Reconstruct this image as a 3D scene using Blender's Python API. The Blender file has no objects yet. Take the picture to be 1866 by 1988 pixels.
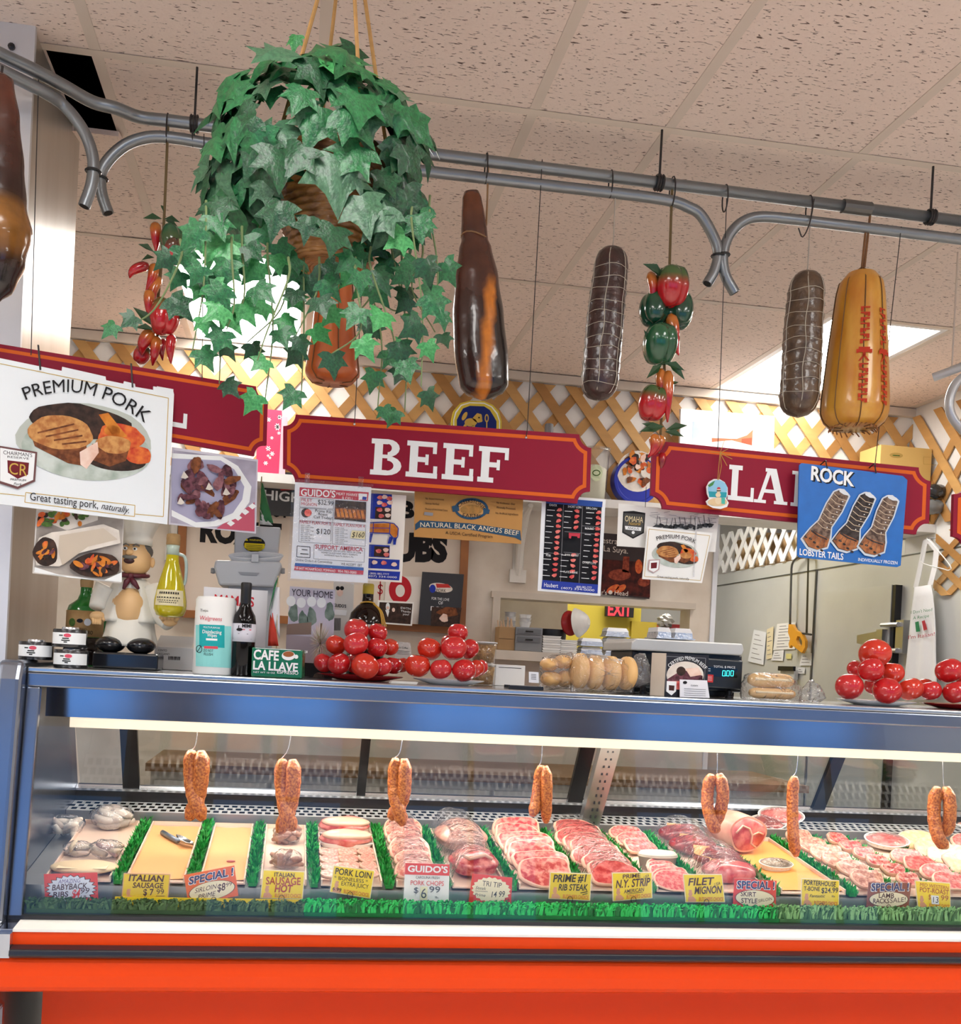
import bpy, bmesh, math, random
from mathutils import Vector, Matrix, Euler, noise as mnoise
random.seed(7)
scene = bpy.context.scene
COL = scene.collection
PI = math.pi

# ------------------------------------------------------------------ camera
F, CX, CY = 1886.85, 839.41, 1296.43          # pixels of the 1866x1988 frame
YAW, PITCH, ROLL = 0.1429, -0.0070, 0.0513
EYE = Vector((0.0, 0.0, 1.45))
_fw = Vector((math.sin(YAW)*math.cos(PITCH), math.cos(YAW)*math.cos(PITCH), math.sin(PITCH)))
_r0 = Vector((math.cos(YAW), -math.sin(YAW), 0))
_u0 = _r0.cross(_fw)
RT = _r0*math.cos(ROLL) + _u0*math.sin(ROLL)
UP = -_r0*math.sin(ROLL) + _u0*math.cos(ROLL)
FW = _fw
cd = bpy.data.cameras.new('camera'); cam = bpy.data.objects.new('camera', cd); COL.objects.link(cam)
cd.sensor_fit = 'HORIZONTAL'; cd.sensor_width = 36.0; cd.lens = 36.0*F/1866.0
cd.shift_x = (933-CX)/1866.0; cd.shift_y = (CY-994)/1866.0
cd.clip_start = 0.05; cd.clip_end = 100
mw = Matrix((( RT.x, UP.x, -FW.x, EYE.x), (RT.y, UP.y, -FW.y, EYE.y), (RT.z, UP.z, -FW.z, EYE.z), (0,0,0,1)))
cam.matrix_world = mw
scene.camera = cam

# ------------------------------------------------------------------ world, view
wd = bpy.data.worlds.new('daylight'); scene.world = wd; wd.use_nodes = True
bg = wd.node_tree.nodes['Background']; bg.inputs[0].default_value = (0.20, 0.47, 1.0, 1); bg.inputs[1].default_value = 1.3
vs = scene.view_settings
vs.view_transform = 'Standard'; vs.look = 'None'; vs.gamma = 1.0; vs.use_curve_mapping = False
vs.exposure = 0.35
LAMP = 11.0           # radiance of the ceiling troffers
CASE_LAMP = 6.5       # radiance of the tube in the meat case

# ------------------------------------------------------------------ pixel -> place
def ray(x, y):
    return RT*((x-CX)/F) + UP*(-(y-CY)/F) + FW
def onY(x, y, Y):
    d = ray(x, y); return EYE + d*(Y/d.y)
def onX(x, y, X):
    d = ray(x, y); return EYE + d*(X/d.x)
def onZ(x, y, Z):
    d = ray(x, y); return EYE + d*((Z-EYE.z)/d.z)
def mpp(x, y, Y):                       # metres per pixel at that place
    p = onY(x, y, Y); return (p-EYE).dot(FW)/F
class PlaneV:                           # a vertical plane: through a pixel at depth Y, turned by ang about Z
    def __init__(s, x, y, Y, ang=0.0):
        s.o = onY(x, y, Y); s.n = Vector((math.sin(ang), -math.cos(ang), 0)); s.t = Vector((math.cos(ang), math.sin(ang), 0))
    def at(s, x, y, off=0.0):
        d = ray(x, y); k = (s.o-EYE).dot(s.n)/d.dot(s.n); return EYE + d*k + s.n*off
class PlaneP:                           # any plane: point and normal
    def __init__(s, o, n):
        s.o = Vector(o); s.n = Vector(n).normalized()
    def at(s, x, y, off=0.0):
        d = ray(x, y); k = (s.o-EYE).dot(s.n)/d.dot(s.n); return EYE + d*k + s.n*off

# ------------------------------------------------------------------ materials
def lin(c):
    c = c/255.0
    return c/12.92 if c <= 0.04045 else ((c+0.055)/1.055)**2.4
def rgb(h):
    if isinstance(h, str):
        h = h.lstrip('#'); h = tuple(int(h[i:i+2], 16) for i in (0, 2, 4))
    return tuple(lin(v) for v in h) + (1.0,)
_MC = {}
def M(col, rough=0.5, metal=0.0, scale=8.0, amt=0.12, bump=0.0, bscale=None, col2=None, coat=0.0, emit=0.0, sss=0.0, stretch=None, contrast=None, spec=None, name=None):
    key = (str(col), rough, metal, scale, amt, bump, bscale, str(col2), coat, emit, sss, stretch, contrast, spec)
    if key in _MC: return _MC[key]
    m = bpy.data.materials.new(name or ('mat_%d' % len(_MC))); m.use_nodes = True
    nt = m.node_tree; b = nt.nodes['Principled BSDF']
    tc = nt.nodes.new('ShaderNodeTexCoord'); src = tc.outputs['Object']
    if stretch:
        mp = nt.nodes.new('ShaderNodeMapping'); mp.inputs['Scale'].default_value = stretch
        nt.links.new(src, mp.inputs[0]); src = mp.outputs[0]
    nz = nt.nodes.new('ShaderNodeTexNoise'); nz.inputs['Scale'].default_value = scale; nz.inputs['Detail'].default_value = 4
    nt.links.new(src, nz.inputs['Vector'])
    mx = nt.nodes.new('ShaderNodeMix'); mx.data_type = 'RGBA'
    c1 = rgb(col)
    if col2 is None:
        a = tuple(min(1, v*(1-amt)) for v in c1[:3]) + (1,); c = tuple(min(1, v*(1+amt)) for v in c1[:3]) + (1,)
        fac = nz.outputs['Fac']
    else:
        a = c1; c = rgb(col2); fac = nz.outputs['Fac']
    if col2 is not None or contrast:
        lo, hi = contrast or (0.35, 0.65)
        mr = nt.nodes.new('ShaderNodeMapRange'); mr.inputs[1].default_value = lo; mr.inputs[2].default_value = hi
        nt.links.new(fac, mr.inputs[0]); fac = mr.outputs[0]
    nt.links.new(fac, mx.inputs[0]); mx.inputs[6].default_value = a; mx.inputs[7].default_value = c
    nt.links.new(mx.outputs[2], b.inputs['Base Color'])
    b.inputs['Roughness'].default_value = rough; b.inputs['Metallic'].default_value = metal
    if coat: b.inputs['Coat Weight'].default_value = coat; b.inputs['Coat Roughness'].default_value = 0.08
    if spec is not None: b.inputs['Specular IOR Level'].default_value = spec
    if sss: b.inputs['Subsurface Weight'].default_value = sss; b.inputs['Subsurface Radius'].default_value = (0.02, 0.008, 0.005)
    if emit:
        nt.links.new(mx.outputs[2], b.inputs['Emission Color']); b.inputs['Emission Strength'].default_value = emit
    if bump:
        n2 = nt.nodes.new('ShaderNodeTexNoise'); n2.inputs['Scale'].default_value = bscale or scale*3; n2.inputs['Detail'].default_value = 3
        nt.links.new(src, n2.inputs['Vector'])
        bp = nt.nodes.new('ShaderNodeBump'); bp.inputs['Strength'].default_value = bump; bp.inputs['Distance'].default_value = 0.01
        nt.links.new(n2.outputs['Fac'], bp.inputs['Height']); nt.links.new(bp.outputs[0], b.inputs['Normal'])
    _MC[key] = m
    return m
def glass_mat(name, tint=(1, 1, 1), refl=1.0, rough=0.02, haze=0.0, wrinkle=0.0, hazecol=(0.9, 0.9, 0.9), wscale=60):
    """thin clear sheet: see-through with a fresnel reflection and a little haze"""
    m = bpy.data.materials.new(name); m.use_nodes = True; nt = m.node_tree
    for n in list(nt.nodes): nt.nodes.remove(n)
    out = nt.nodes.new('ShaderNodeOutputMaterial')
    tr = nt.nodes.new('ShaderNodeBsdfTransparent'); tr.inputs[0].default_value = tuple(tint)+(1,)
    gl = nt.nodes.new('ShaderNodeBsdfGlossy'); gl.inputs['Roughness'].default_value = rough
    fr = nt.nodes.new('ShaderNodeLayerWeight'); fr.inputs[0].default_value = 0.5
    pw = nt.nodes.new('ShaderNodeMath'); pw.operation = 'POWER'; pw.inputs[1].default_value = 4.0; nt.links.new(fr.outputs['Facing'], pw.inputs[0])
    mul = nt.nodes.new('ShaderNodeMath'); mul.operation = 'MULTIPLY_ADD'; mul.inputs[1].default_value = 0.75*refl; mul.inputs[2].default_value = 0.045*refl; mul.use_clamp = True
    nt.links.new(pw.outputs[0], mul.inputs[0])
    mx = nt.nodes.new('ShaderNodeMixShader'); nt.links.new(mul.outputs[0], mx.inputs[0])
    last = tr
    if haze:
        df = nt.nodes.new('ShaderNodeBsdfDiffuse'); df.inputs[0].default_value = tuple(hazecol)+(1,)
        m0 = nt.nodes.new('ShaderNodeMixShader'); nt.links.new(tr.outputs[0], m0.inputs[1]); nt.links.new(df.outputs[0], m0.inputs[2])
        tcn = nt.nodes.new('ShaderNodeTexCoord'); nzn = nt.nodes.new('ShaderNodeTexNoise'); nzn.inputs['Scale'].default_value = 25
        nt.links.new(tcn.outputs['Object'], nzn.inputs['Vector'])
        mm = nt.nodes.new('ShaderNodeMath'); mm.operation = 'MULTIPLY'; mm.inputs[1].default_value = haze*2
        nt.links.new(nzn.outputs['Fac'], mm.inputs[0]); nt.links.new(mm.outputs[0], m0.inputs[0]); last = m0
    nt.links.new(last.outputs[0], mx.inputs[1]); nt.links.new(gl.outputs[0], mx.inputs[2])
    nt.links.new(mx.outputs[0], out.inputs[0])
    if wrinkle:
        tc = nt.nodes.new('ShaderNodeTexCoord'); nz = nt.nodes.new('ShaderNodeTexNoise'); nz.inputs['Scale'].default_value = wscale
        nz.inputs['Distortion'].default_value = 1.5
        bp = nt.nodes.new('ShaderNodeBump'); bp.inputs['Strength'].default_value = wrinkle; bp.inputs['Distance'].default_value = 0.01
        nt.links.new(tc.outputs['Object'], nz.inputs['Vector']); nt.links.new(nz.outputs['Fac'], bp.inputs['Height'])
        nt.links.new(bp.outputs[0], gl.inputs['Normal']); nt.links.new(bp.outputs[0], fr.inputs['Normal'])
    return m
def emit_mat(name, col, s):
    m = bpy.data.materials.new(name); m.use_nodes = True; nt = m.node_tree; b = nt.nodes['Principled BSDF']
    nz = nt.nodes.new('ShaderNodeTexNoise'); nz.inputs['Scale'].default_value = 2
    mx = nt.nodes.new('ShaderNodeMix'); mx.data_type = 'RGBA'; nt.links.new(nz.outputs['Fac'], mx.inputs[0])
    mx.inputs[6].default_value = tuple(v*0.97 for v in col)+(1,); mx.inputs[7].default_value = tuple(col)+(1,)
    nt.links.new(mx.outputs[2], b.inputs['Emission Color']); b.inputs['Emission Strength'].default_value = s
    b.inputs['Base Color'].default_value = tuple(col)+(1,)
    return m

# ------------------------------------------------------------------ meshes
class MB:
    def __init__(s): s.v = []; s.f = []; s.mi = []; s.m = 0
    def add(s, vs, fs):
        o = len(s.v); s.v += [Vector(p) for p in vs]
        for f in fs: s.f.append([i+o for i in f]); s.mi.append(s.m)
        return s
    def box(s, a, b, M4=None):
        x0, y0, z0 = a; x1, y1, z1 = b
        vs = [(x0,y0,z0),(x1,y0,z0),(x1,y1,z0),(x0,y1,z0),(x0,y0,z1),(x1,y0,z1),(x1,y1,z1),(x0,y1,z1)]
        if M4 is not None: vs = [M4 @ Vector(p) for p in vs]
        return s.add(vs, [(3,2,1,0),(4,5,6,7),(0,1,5,4),(1,2,6,5),(2,3,7,6),(3,0,4,7)])
    def prism(s, pts, d):                # polygon extruded by vector d
        pts = [Vector(p) for p in pts]; n = len(pts); d = Vector(d)
        vs = pts + [p+d for p in pts]
        return s.add(vs, [tuple(range(n))[::-1], tuple(range(n, 2*n))] + [(i, (i+1) % n, n+(i+1) % n, n+i) for i in range(n)])
    def poly(s, pts): return s.add(pts, [tuple(range(len(pts)))])
    def tube(s, pts, r, n=8, cap=True, closed=False):
        pts = [Vector(p) for p in pts]; N = len(pts)
        rs = r if isinstance(r, (list, tuple)) else [r]*N
        vs = []; prev = None
        for i, p in enumerate(pts):
            if closed: t = pts[(i+1) % N]-pts[i-1]
            else: t = pts[min(i+1, N-1)]-pts[max(i-1, 0)]
            if t.length < 1e-9: t = Vector((0,0,1))
            t.normalize()
            if prev is None:
                a = Vector((0,0,1)) if abs(t.z) < 0.9 else Vector((1,0,0))
                u = t.cross(a).normalized()
            else:
                u = prev - t*prev.dot(t)
                u = u.normalized() if u.length > 1e-6 else t.orthogonal().normalized()
            prev = u; w = t.cross(u)
            vs += [p + (u*math.cos(2*PI*k/n)+w*math.sin(2*PI*k/n))*rs[i] for k in range(n)]
        fs = []
        for i in range(N if closed else N-1):
            j = (i+1) % N
            for k in range(n): fs.append((i*n+k, i*n+(k+1) % n, j*n+(k+1) % n, j*n+k))
        if cap and not closed: fs += [tuple(range(n))[::-1], tuple((N-1)*n+k for k in range(n))]
        return s.add(vs, fs)
    def lathe(s, c, prof, n=20, axis=Vector((0,0,1)), fn=None, sx=1.0, sy=1.0):
        """prof: list of (radius, height) along axis from c; closes with caps. fn(ang, t)->radius factor"""
        axis = Vector(axis).normalized(); c = Vector(c)
        u = Vector((1,0,0)) if abs(axis.x) < 0.9 else Vector((0,1,0))
        u = (u-axis*u.dot(axis)).normalized(); w = axis.cross(u)
        vs = []; N = len(prof)
        for i, (r, h) in enumerate(prof):
            for k in range(n):
                a = 2*PI*k/n; q = r*(fn(a, i/(N-1)) if fn else 1)
                vs.append(c + axis*h + u*(q*math.cos(a)*sx) + w*(q*math.sin(a)*sy))
        fs = [(i*n+k, i*n+(k+1) % n, (i+1)*n+(k+1) % n, (i+1)*n+k) for i in range(N-1) for k in range(n)]
        fs += [tuple(range(n))[::-1], tuple((N-1)*n+k for k in range(n))]
        return s.add(vs, fs)
    def ball(s, c, r, nu=16, nv=10, fn=None, M3=None):
        c = Vector(c); rx, ry, rz = r if isinstance(r, (tuple, list)) else (r, r, r)
        vs = []
        for j in range(nv+1):
            th = PI*j/nv
            for k in range(nu):
                a = 2*PI*k/nu; d = Vector((math.sin(th)*math.cos(a), math.sin(th)*math.sin(a), math.cos(th)))
                q = fn(d) if fn else 1.0
                p = Vector((d.x*rx*q, d.y*ry*q, d.z*rz*q))
                if M3 is not None: p = M3 @ p
                vs.append(c+p)
        fs = [(j*nu+k, (j+1)*nu+k, (j+1)*nu+(k+1) % nu, j*nu+(k+1) % nu) for j in range(nv) for k in range(nu)]
        return s.add(vs, fs)
    def grid(s, P, closed_u=False):      # P[j][i] points
        nj = len(P); ni = len(P[0]); vs = [p for row in P for p in row]; fs = []
        for j in range(nj-1):
            for i in range(ni if closed_u else ni-1):
                i2 = (i+1) % ni
                fs.append((j*ni+i, j*ni+i2, (j+1)*ni+i2, (j+1)*ni+i))
        return s.add(vs, fs)
    def mesh(s, name, off=Vector((0,0,0)), smooth=False, merge=True):
        me = bpy.data.meshes.new(name)
        me.from_pydata([tuple(p-off) for p in s.v], [], s.f)
        me.polygons.foreach_set('material_index', s.mi)
        if merge:
            bm = bmesh.new(); bm.from_mesh(me)
            bmesh.ops.remove_doubles(bm, verts=bm.verts, dist=1e-6)
            bmesh.ops.dissolve_degenerate(bm, edges=bm.edges, dist=1e-7)
            bm.to_mesh(me); bm.free()
        if smooth: me.polygons.foreach_set('use_smooth', [True]*len(me.polygons))
        me.update()
        return me
WL = {}
def _props(o, label=None, cat=None, group=None, kind=None):
    if label: o['label'] = label
    if cat: o['category'] = cat
    if group: o['group'] = group
    if kind: o['kind'] = kind
def thing(name, loc, label=None, cat=None, group=None, kind=None):
    o = bpy.data.objects.new(name, None); COL.objects.link(o); o.location = loc; o.empty_display_size = 0.05
    WL[o] = Vector(loc); _props(o, label, cat, group, kind); return o
def obj(name, mb, mat, parent=None, smooth=False, label=None, cat=None, group=None, kind=None, merge=True, loc=None, angle=None):
    off = WL[parent] if parent is not None else (Vector(loc) if loc is not None else base_of(mb))
    me = mb if isinstance(mb, bpy.types.Mesh) else mb.mesh(name, off, smooth, merge)
    for m in (mat if isinstance(mat, (list, tuple)) else [mat]):
        me.materials.append(m)
    o = bpy.data.objects.new(name, me); COL.objects.link(o)
    if parent is not None: o.parent = parent
    else: o.location = off
    WL[o] = off; _props(o, label, cat, group, kind)
    if smooth and angle: me.set_sharp_from_angle(angle=angle)
    return o
def base_of(mb):
    xs = [p.x for p in mb.v]; ys = [p.y for p in mb.v]; zs = [p.z for p in mb.v]
    return Vector(((min(xs)+max(xs))/2, (min(ys)+max(ys))/2, min(zs)))
def bevel(o, w, seg=2, ang=0.6):
    md = o.modifiers.new('bevel', 'BEVEL'); md.width = w; md.segments = seg; md.limit_method = 'ANGLE'; md.angle_limit = ang
    return o
def subsurf(o, lv=1):
    md = o.modifiers.new('subsurf', 'SUBSURF'); md.levels = lv; md.render_levels = lv; return o

# flat lettering: a font curve turned into mesh, laid between two baseline pixels
def text_pts(body, bold=0.0, shear=0.0, space=1.0):
    cu = bpy.data.curves.new('lettering', 'FONT'); cu.body = body; cu.size = 1.0; cu.offset = bold; cu.shear = shear
    cu.space_character = space; cu.resolution_u = 3; cu.fill_mode = 'FRONT'; cu.align_x = 'LEFT'
    ob = bpy.data.objects.new('lettering', cu); me = bpy.data.meshes.new_from_object(ob)
    vs = [v.co.copy() for v in me.vertices]; fs = [tuple(p.vertices) for p in me.polygons]
    bpy.data.objects.remove(ob); bpy.data.curves.remove(cu); bpy.data.meshes.remove(me)
    return vs, fs
def text(mb, pl, body, a, b, h, off=0.0015, bold=0.0, shear=0.0, space=1.0, arc=None):
    """body between baseline pixels a and b on plane pl, capitals h pixels high (measured along the image vertical of the place)"""
    vs, fs = text_pts(body, bold, shear, space)
    if not vs: return
    x0 = min(v.x for v in vs); x1 = max(v.x for v in vs); w = max(1e-6, x1-x0)
    ax, ay = a; bx, by = b
    out = []
    for v in vs:
        t = (v.x-x0)/w; hh = v.y/0.69*h
        x = ax+(bx-ax)*t; y = ay+(by-ay)*t
        if arc:                                     # arc: (bulge px) circular-ish baseline with turning letters
            y -= arc*4*t*(1-t); sl = -arc*4*(1-2*t)/max(1, (bx-ax)) + (by-ay)/max(1, (bx-ax))
            n = math.hypot(1, sl); out.append(pl.at(x+hh*sl/n, y-hh/n, off))
        else:
            out.append(pl.at(x+0.05*hh, y-hh, off))
    mb.add(out, fs)
def shp(mb, pl, pts, off=0.001):          # flat polygon from pixels
    P = [pl.at(x, y, off) for x, y in pts]
    n = pl.n if hasattr(pl, 'n') else Vector((0,-1,0))
    A = Vector((0,0,0))
    for i in range(len(P)): A += P[i].cross(P[(i+1) % len(P)])
    if A.dot(n) < 0: P.reverse()
    mb.poly(P)
def ell(cx, cy, rx, ry, n=28, rot=0.0, a0=0, a1=2*PI, wob=0.0, seed=0):
    rnd = random.Random(seed); out = []
    N = n if abs(a1-a0) > 6.2 else n+1
    ph = [rnd.uniform(0, 6.28) for _ in range(3)]
    for k in range(N):
        a = a0+(a1-a0)*k/n; q = 1+wob*(math.sin(3*a+ph[0])+0.6*math.sin(5*a+ph[1])+0.4*math.sin(8*a+ph[2]))
        x, y = rx*q*math.cos(a), ry*q*math.sin(a)
        out.append((cx+x*math.cos(rot)-y*math.sin(rot), cy+x*math.sin(rot)+y*math.cos(rot)))
    return out
def stroke(mb, pl, pts, w, off=0.0015):   # flat line w px wide
    for (xa, ya), (xb, yb) in zip(pts[:-1], pts[1:]):
        L = math.hypot(xb-xa, yb-ya) or 1; nx, ny = -(yb-ya)/L*w/2, (xb-xa)/L*w/2
        shp(mb, pl, [(xa+nx, ya+ny), (xb+nx, yb+ny), (xb-nx, yb-ny), (xa-nx, ya-ny)], off)
def board(name, pl, quad, thick, mat, parent=None, **kw):
    """a sheet or board whose front face is the pixel quad on the plane"""
    mb = MB(); P = [pl.at(x, y) for x, y in quad]
    A = Vector((0,0,0))
    for i in range(len(P)): A += P[i].cross(P[(i+1) % len(P)])
    if A.dot(pl.n) > 0: P.reverse()
    mb.prism(P, -pl.n*thick)
    return obj(name, mb, mat, parent, **kw)
class Print:                               # collects flat print layers of one colour each, then builds them as a child
    def __init__(s, pl, parent): s.pl = pl; s.parent = parent; s.mb = MB(); s.mats = []; s.lv = 0
    def use(s, mat, lv=None):
        if mat not in s.mats: s.mats.append(mat)
        s.mb.m = s.mats.index(mat)
        s.lv = s.lv+1 if lv is None else lv
        return s
    @property
    def off(s): return 0.0006+0.00025*s.lv
    def poly(s, pts): shp(s.mb, s.pl, pts, s.off); return s
    def ell(s, *a, **k): shp(s.mb, s.pl, ell(*a, **k), s.off); return s
    def line(s, pts, w): stroke(s.mb, s.pl, pts, w, s.off); return s
    def text(s, body, a, b, h, **k): text(s.mb, s.pl, body, a, b, h, off=s.off, **k); return s
    def done(s, name='print'):
        return obj(name, s.mb, s.mats, s.parent, merge=False)
def ink(c, **k): return M(c, spec=0.2, rough=k.pop('rough', 0.6), amt=k.pop('amt', 0.04), scale=k.pop('scale', 30), **k)
def lerp2(a, b, t): return (a[0]+(b[0]-a[0])*t, a[1]+(b[1]-a[1])*t)

# ================================================================== THE SETTING
H = 3.052
YBK, XRT = 5.20, 3.48                     # back wall, right wall
GX = [-0.608+0.61*k for k in range(-5, 3)][:-1] + [0.608, 1.016] + [1.016+0.61*k for k in range(1, 9)]
GY = [2.757+1.2195*k for k in range(-6, 3)]
m_tile = None
def tile_material():
    m = bpy.data.materials.new('fissured_ceiling_tile'); m.use_nodes = True; nt = m.node_tree; b = nt.nodes['Principled BSDF']
    tc = nt.nodes.new('ShaderNodeTexCoord'); geo = nt.nodes.new('ShaderNodeNewGeometry')
    mp = nt.nodes.new('ShaderNodeMapping'); mp.inputs['Scale'].default_value = (30, 105, 1)
    nt.links.new(geo.outputs['Position'], mp.inputs[0])
    n1 = nt.nodes.new('ShaderNodeTexNoise'); n1.inputs['Scale'].default_value = 1.6; n1.inputs['Detail'].default_value = 2.0; n1.inputs['Distortion'].default_value = 0.6
    nt.links.new(mp.outputs[0], n1.inputs['Vector'])
    mr = nt.nodes.new('ShaderNodeMapRange'); mr.inputs[1].default_value = 0.625; mr.inputs[2].default_value = 0.68
    nt.links.new(n1.outputs['Fac'], mr.inputs[0])
    n2 = nt.nodes.new('ShaderNodeTexNoise'); n2.inputs['Scale'].default_value = 160; n2.inputs['Detail'].default_value = 2
    nt.links.new(geo.outputs['Position'], n2.inputs['Vector'])
    mx = nt.nodes.new('ShaderNodeMix'); mx.data_type = 'RGBA'; mx.inputs[6].default_value = rgb('F0DED2'); mx.inputs[7].default_value = rgb('E4D0C3')
    nt.links.new(n2.outputs['Fac'], mx.inputs[0])
    m2 = nt.nodes.new('ShaderNodeMix'); m2.data_type = 'RGBA'; m2.inputs[7].default_value = rgb('6E5A50')
    nt.links.new(mr.outputs[0], m2.inputs[0]); nt.links.new(mx.outputs[2], m2.inputs[6]); nt.links.new(m2.outputs[2], b.inputs['Base Color'])
    b.inputs['Roughness'].default_value = 0.9
    bp = nt.nodes.new('ShaderNodeBump'); bp.inputs['Strength'].default_value = 0.5; bp.inputs['Distance'].default_value = 0.004; bp.invert = True
    nt.links.new(mr.outputs[0], bp.inputs['Height']); nt.links.new(bp.outputs[0], b.inputs['Normal'])
    return m
m_tile = tile_material()
m_grid = M('D9CABC', 0.6, amt=0.05)
m_white = M('EDEAE4', 0.6, amt=0.05, scale=3)
m_marble = M('EAE0D0', 0.45, scale=4.5, col2='CFC0AC', contrast=(0.3, 0.75))
m_dark = M('14130F', 0.8)
m_floor = M('EDE7DD', 0.35, scale=1.5, amt=0.1)
m_yellow = M('C2AE3A', 0.6, amt=0.08, scale=2)
m_steel = M('CFD0CE', 0.42, 0.35, scale=2.2, amt=0.16, bump=0.04, bscale=9)
m_chrome = M('9AA1B0', 0.14, 1.0, scale=3, amt=0.06, bump=0.02, bscale=6)
m_fascia = M('858C9A', 0.24, 0.95, scale=5, amt=0.15, bump=0.03, bscale=8)
m_black = M('17171A', 0.35, amt=0.2)

def struct(name, mb, mat, **k): return obj(name, mb, mat, kind='structure', **k)
struct('floor', MB().box((-3.6,-4,-0.1), (6,8.4,0)), m_floor)
ceil = thing('ceiling', (0, 0, H), kind='structure')
obj('roof_deck', MB().box((-3.6,-4,3.55), (6,8.4,3.6)), m_dark, ceil)
# tiles and T bars, each tile its own piece
light_cells = set()
for cx_, cy_ in ((-0.608, 3.9765), (2.236, 3.9765), (1.626, 0.318), (-0.608, 0.318), (1.626, -2.121), (-0.608, -2.121), (-2.438, 0.318), (3.456, 0.318), (3.456, -2.121), (-2.438, -2.121)):
    light_cells.add((round(cx_, 2), round(cy_, 2)))
tmesh = {}
for i in range(len(GX)-1):
    for j in range(len(GY)-1):
        x0, x1, y0, y1 = GX[i], GX[i+1], GY[j], GY[j+1]
        if (round(x0, 2), round(y0, 2)) in light_cells: continue
        if y0 > 2.7 and y0 < 2.8 and abs(x1+0.608) < 0.01: continue            # the missing tile
        key = (round(x1-x0, 3), round(y1-y0, 3))
        if key not in tmesh:
            mbt = MB().box((0.004, 0.004, -0.004), (x1-x0-0.004, y1-y0-0.004, 0.014)); tmesh[key] = mbt.mesh('ceiling_tile'); tmesh[key].materials.append(m_tile)
        o = bpy.data.objects.new('ceiling_tile', tmesh[key]); COL.objects.link(o); o.parent = ceil; o.location = (x0, y0, 0)
for x in GX:
    obj('grid_bar', MB().box((x-0.015, GY[0], H-0.006), (x+0.015, GY[-1], H-0.001)).box((x-0.002, GY[0], H-0.001), (x+0.002, GY[-1], H+0.035)), m_grid, ceil)
for y in GY:
    for i in range(len(GX)-1):
        pass
    obj('grid_bar', MB().box((GX[0], y-0.015, H-0.0068), (GX[-1], y+0.015, H-0.0062)).box((GX[0], y-0.002, H-0.0062), (GX[-1], y+0.002, H+0.02)), m_grid, ceil)
# what is left of the missing tile beside the column, sagging from the opening
mb = MB(); mb.prism([(-0.75, 3.13, H-0.035), (-0.612, 3.13, H-0.035), (-0.612, 3.3, H-0.002), (-0.612, 3.975, H-0.002), (-0.75, 3.975, H-0.002), (-0.75, 3.3, H-0.002)], (0, 0, 0.016))
obj('broken_tile', mb, m_tile, ceil, label='sagging remnant of a ceiling tile beside the dark opening')
obj('ceiling_box', MB().box((-1.2, 3.2, H-0.004), (-0.74, 3.975, H+0.012)).box((-1.2, 2.76, H-0.004), (-0.75, 3.2, H+0.012)), m_tile, ceil)
obj('back_room_ceiling', MB().box((0.2, 5.35, 2.92), (3.48, 8.4, 2.97)), m_white, ceil)
# perimeter angle along the back wall
struct('trim_1', MB().box((-3.5, YBK-0.035, H-0.055), (XRT, YBK-0.002, H-0.010)), M('D9CDBE', 0.6))

# walls
pr = onY(1381, 1180, YBK).x               # right end of the back wall under the shelf
ol, orr = onY(968, 1200, YBK).x, onY(1338, 1230, YBK).x
ot, os_ = onY(1150, 1172, YBK).z, onY(1075, 1268, YBK).z
ZSH = 2.345                               # shelf and header height
wb = thing('wall_back', (0, YBK, 0), kind='structure')
obj('upper_wall', MB().box((-3.6, YBK, ZSH), (XRT+0.1, YBK+0.14, 3.55)), m_white, wb)
mb = MB()
mb.box((-3.6, YBK, 0), (ol, YBK+0.14, ZSH)); mb.box((ol, YBK, ot), (pr, YBK+0.14, ZSH)); mb.box((ol, YBK, 0), (pr, YBK+0.14, os_)); mb.box((orr, YBK, os_), (pr, YBK+0.14, ot))
obj('panelled_wall', mb, m_marble, wb)
obj('corner_strip', MB().box((pr-0.005, YBK-0.012, 0), (pr+0.022, YBK+0.15, ZSH)), M('E9EDF2', 0.4), wb)
mb = MB(); mb.box((ol-0.05, YBK-0.03, ot), (orr+0.02, YBK+0.0, ot+0.035)); mb.box((ol-0.04, YBK-0.03, os_), (ol, YBK, ot))
obj('opening_trim', mb, M('CFC3B2', 0.5), wb)
obj('opening_sill', bevel_box := MB().box((ol-0.08, YBK-0.16, os_-0.05), (orr+0.04, YBK+0.25, os_)), M('DDD3C4', 0.4), wb)
struct('wall_right', MB().box((XRT, 4.2, 0), (XRT+0.1, YBK, 3.55)), M('E6E4E0', 0.6))
struct('wall_left', MB().box((-3.7, -4, 0), (-3.6, 8.4, 3.55)), m_white)
struct('wall_side', MB().box((6.0, -4, 0), (6.1, 8.4, 3.55)), m_white)
struct('wall_rear', MB().box((-3.6, 8.3, 0), (6, 8.4, 3.55)), m_white)
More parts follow.
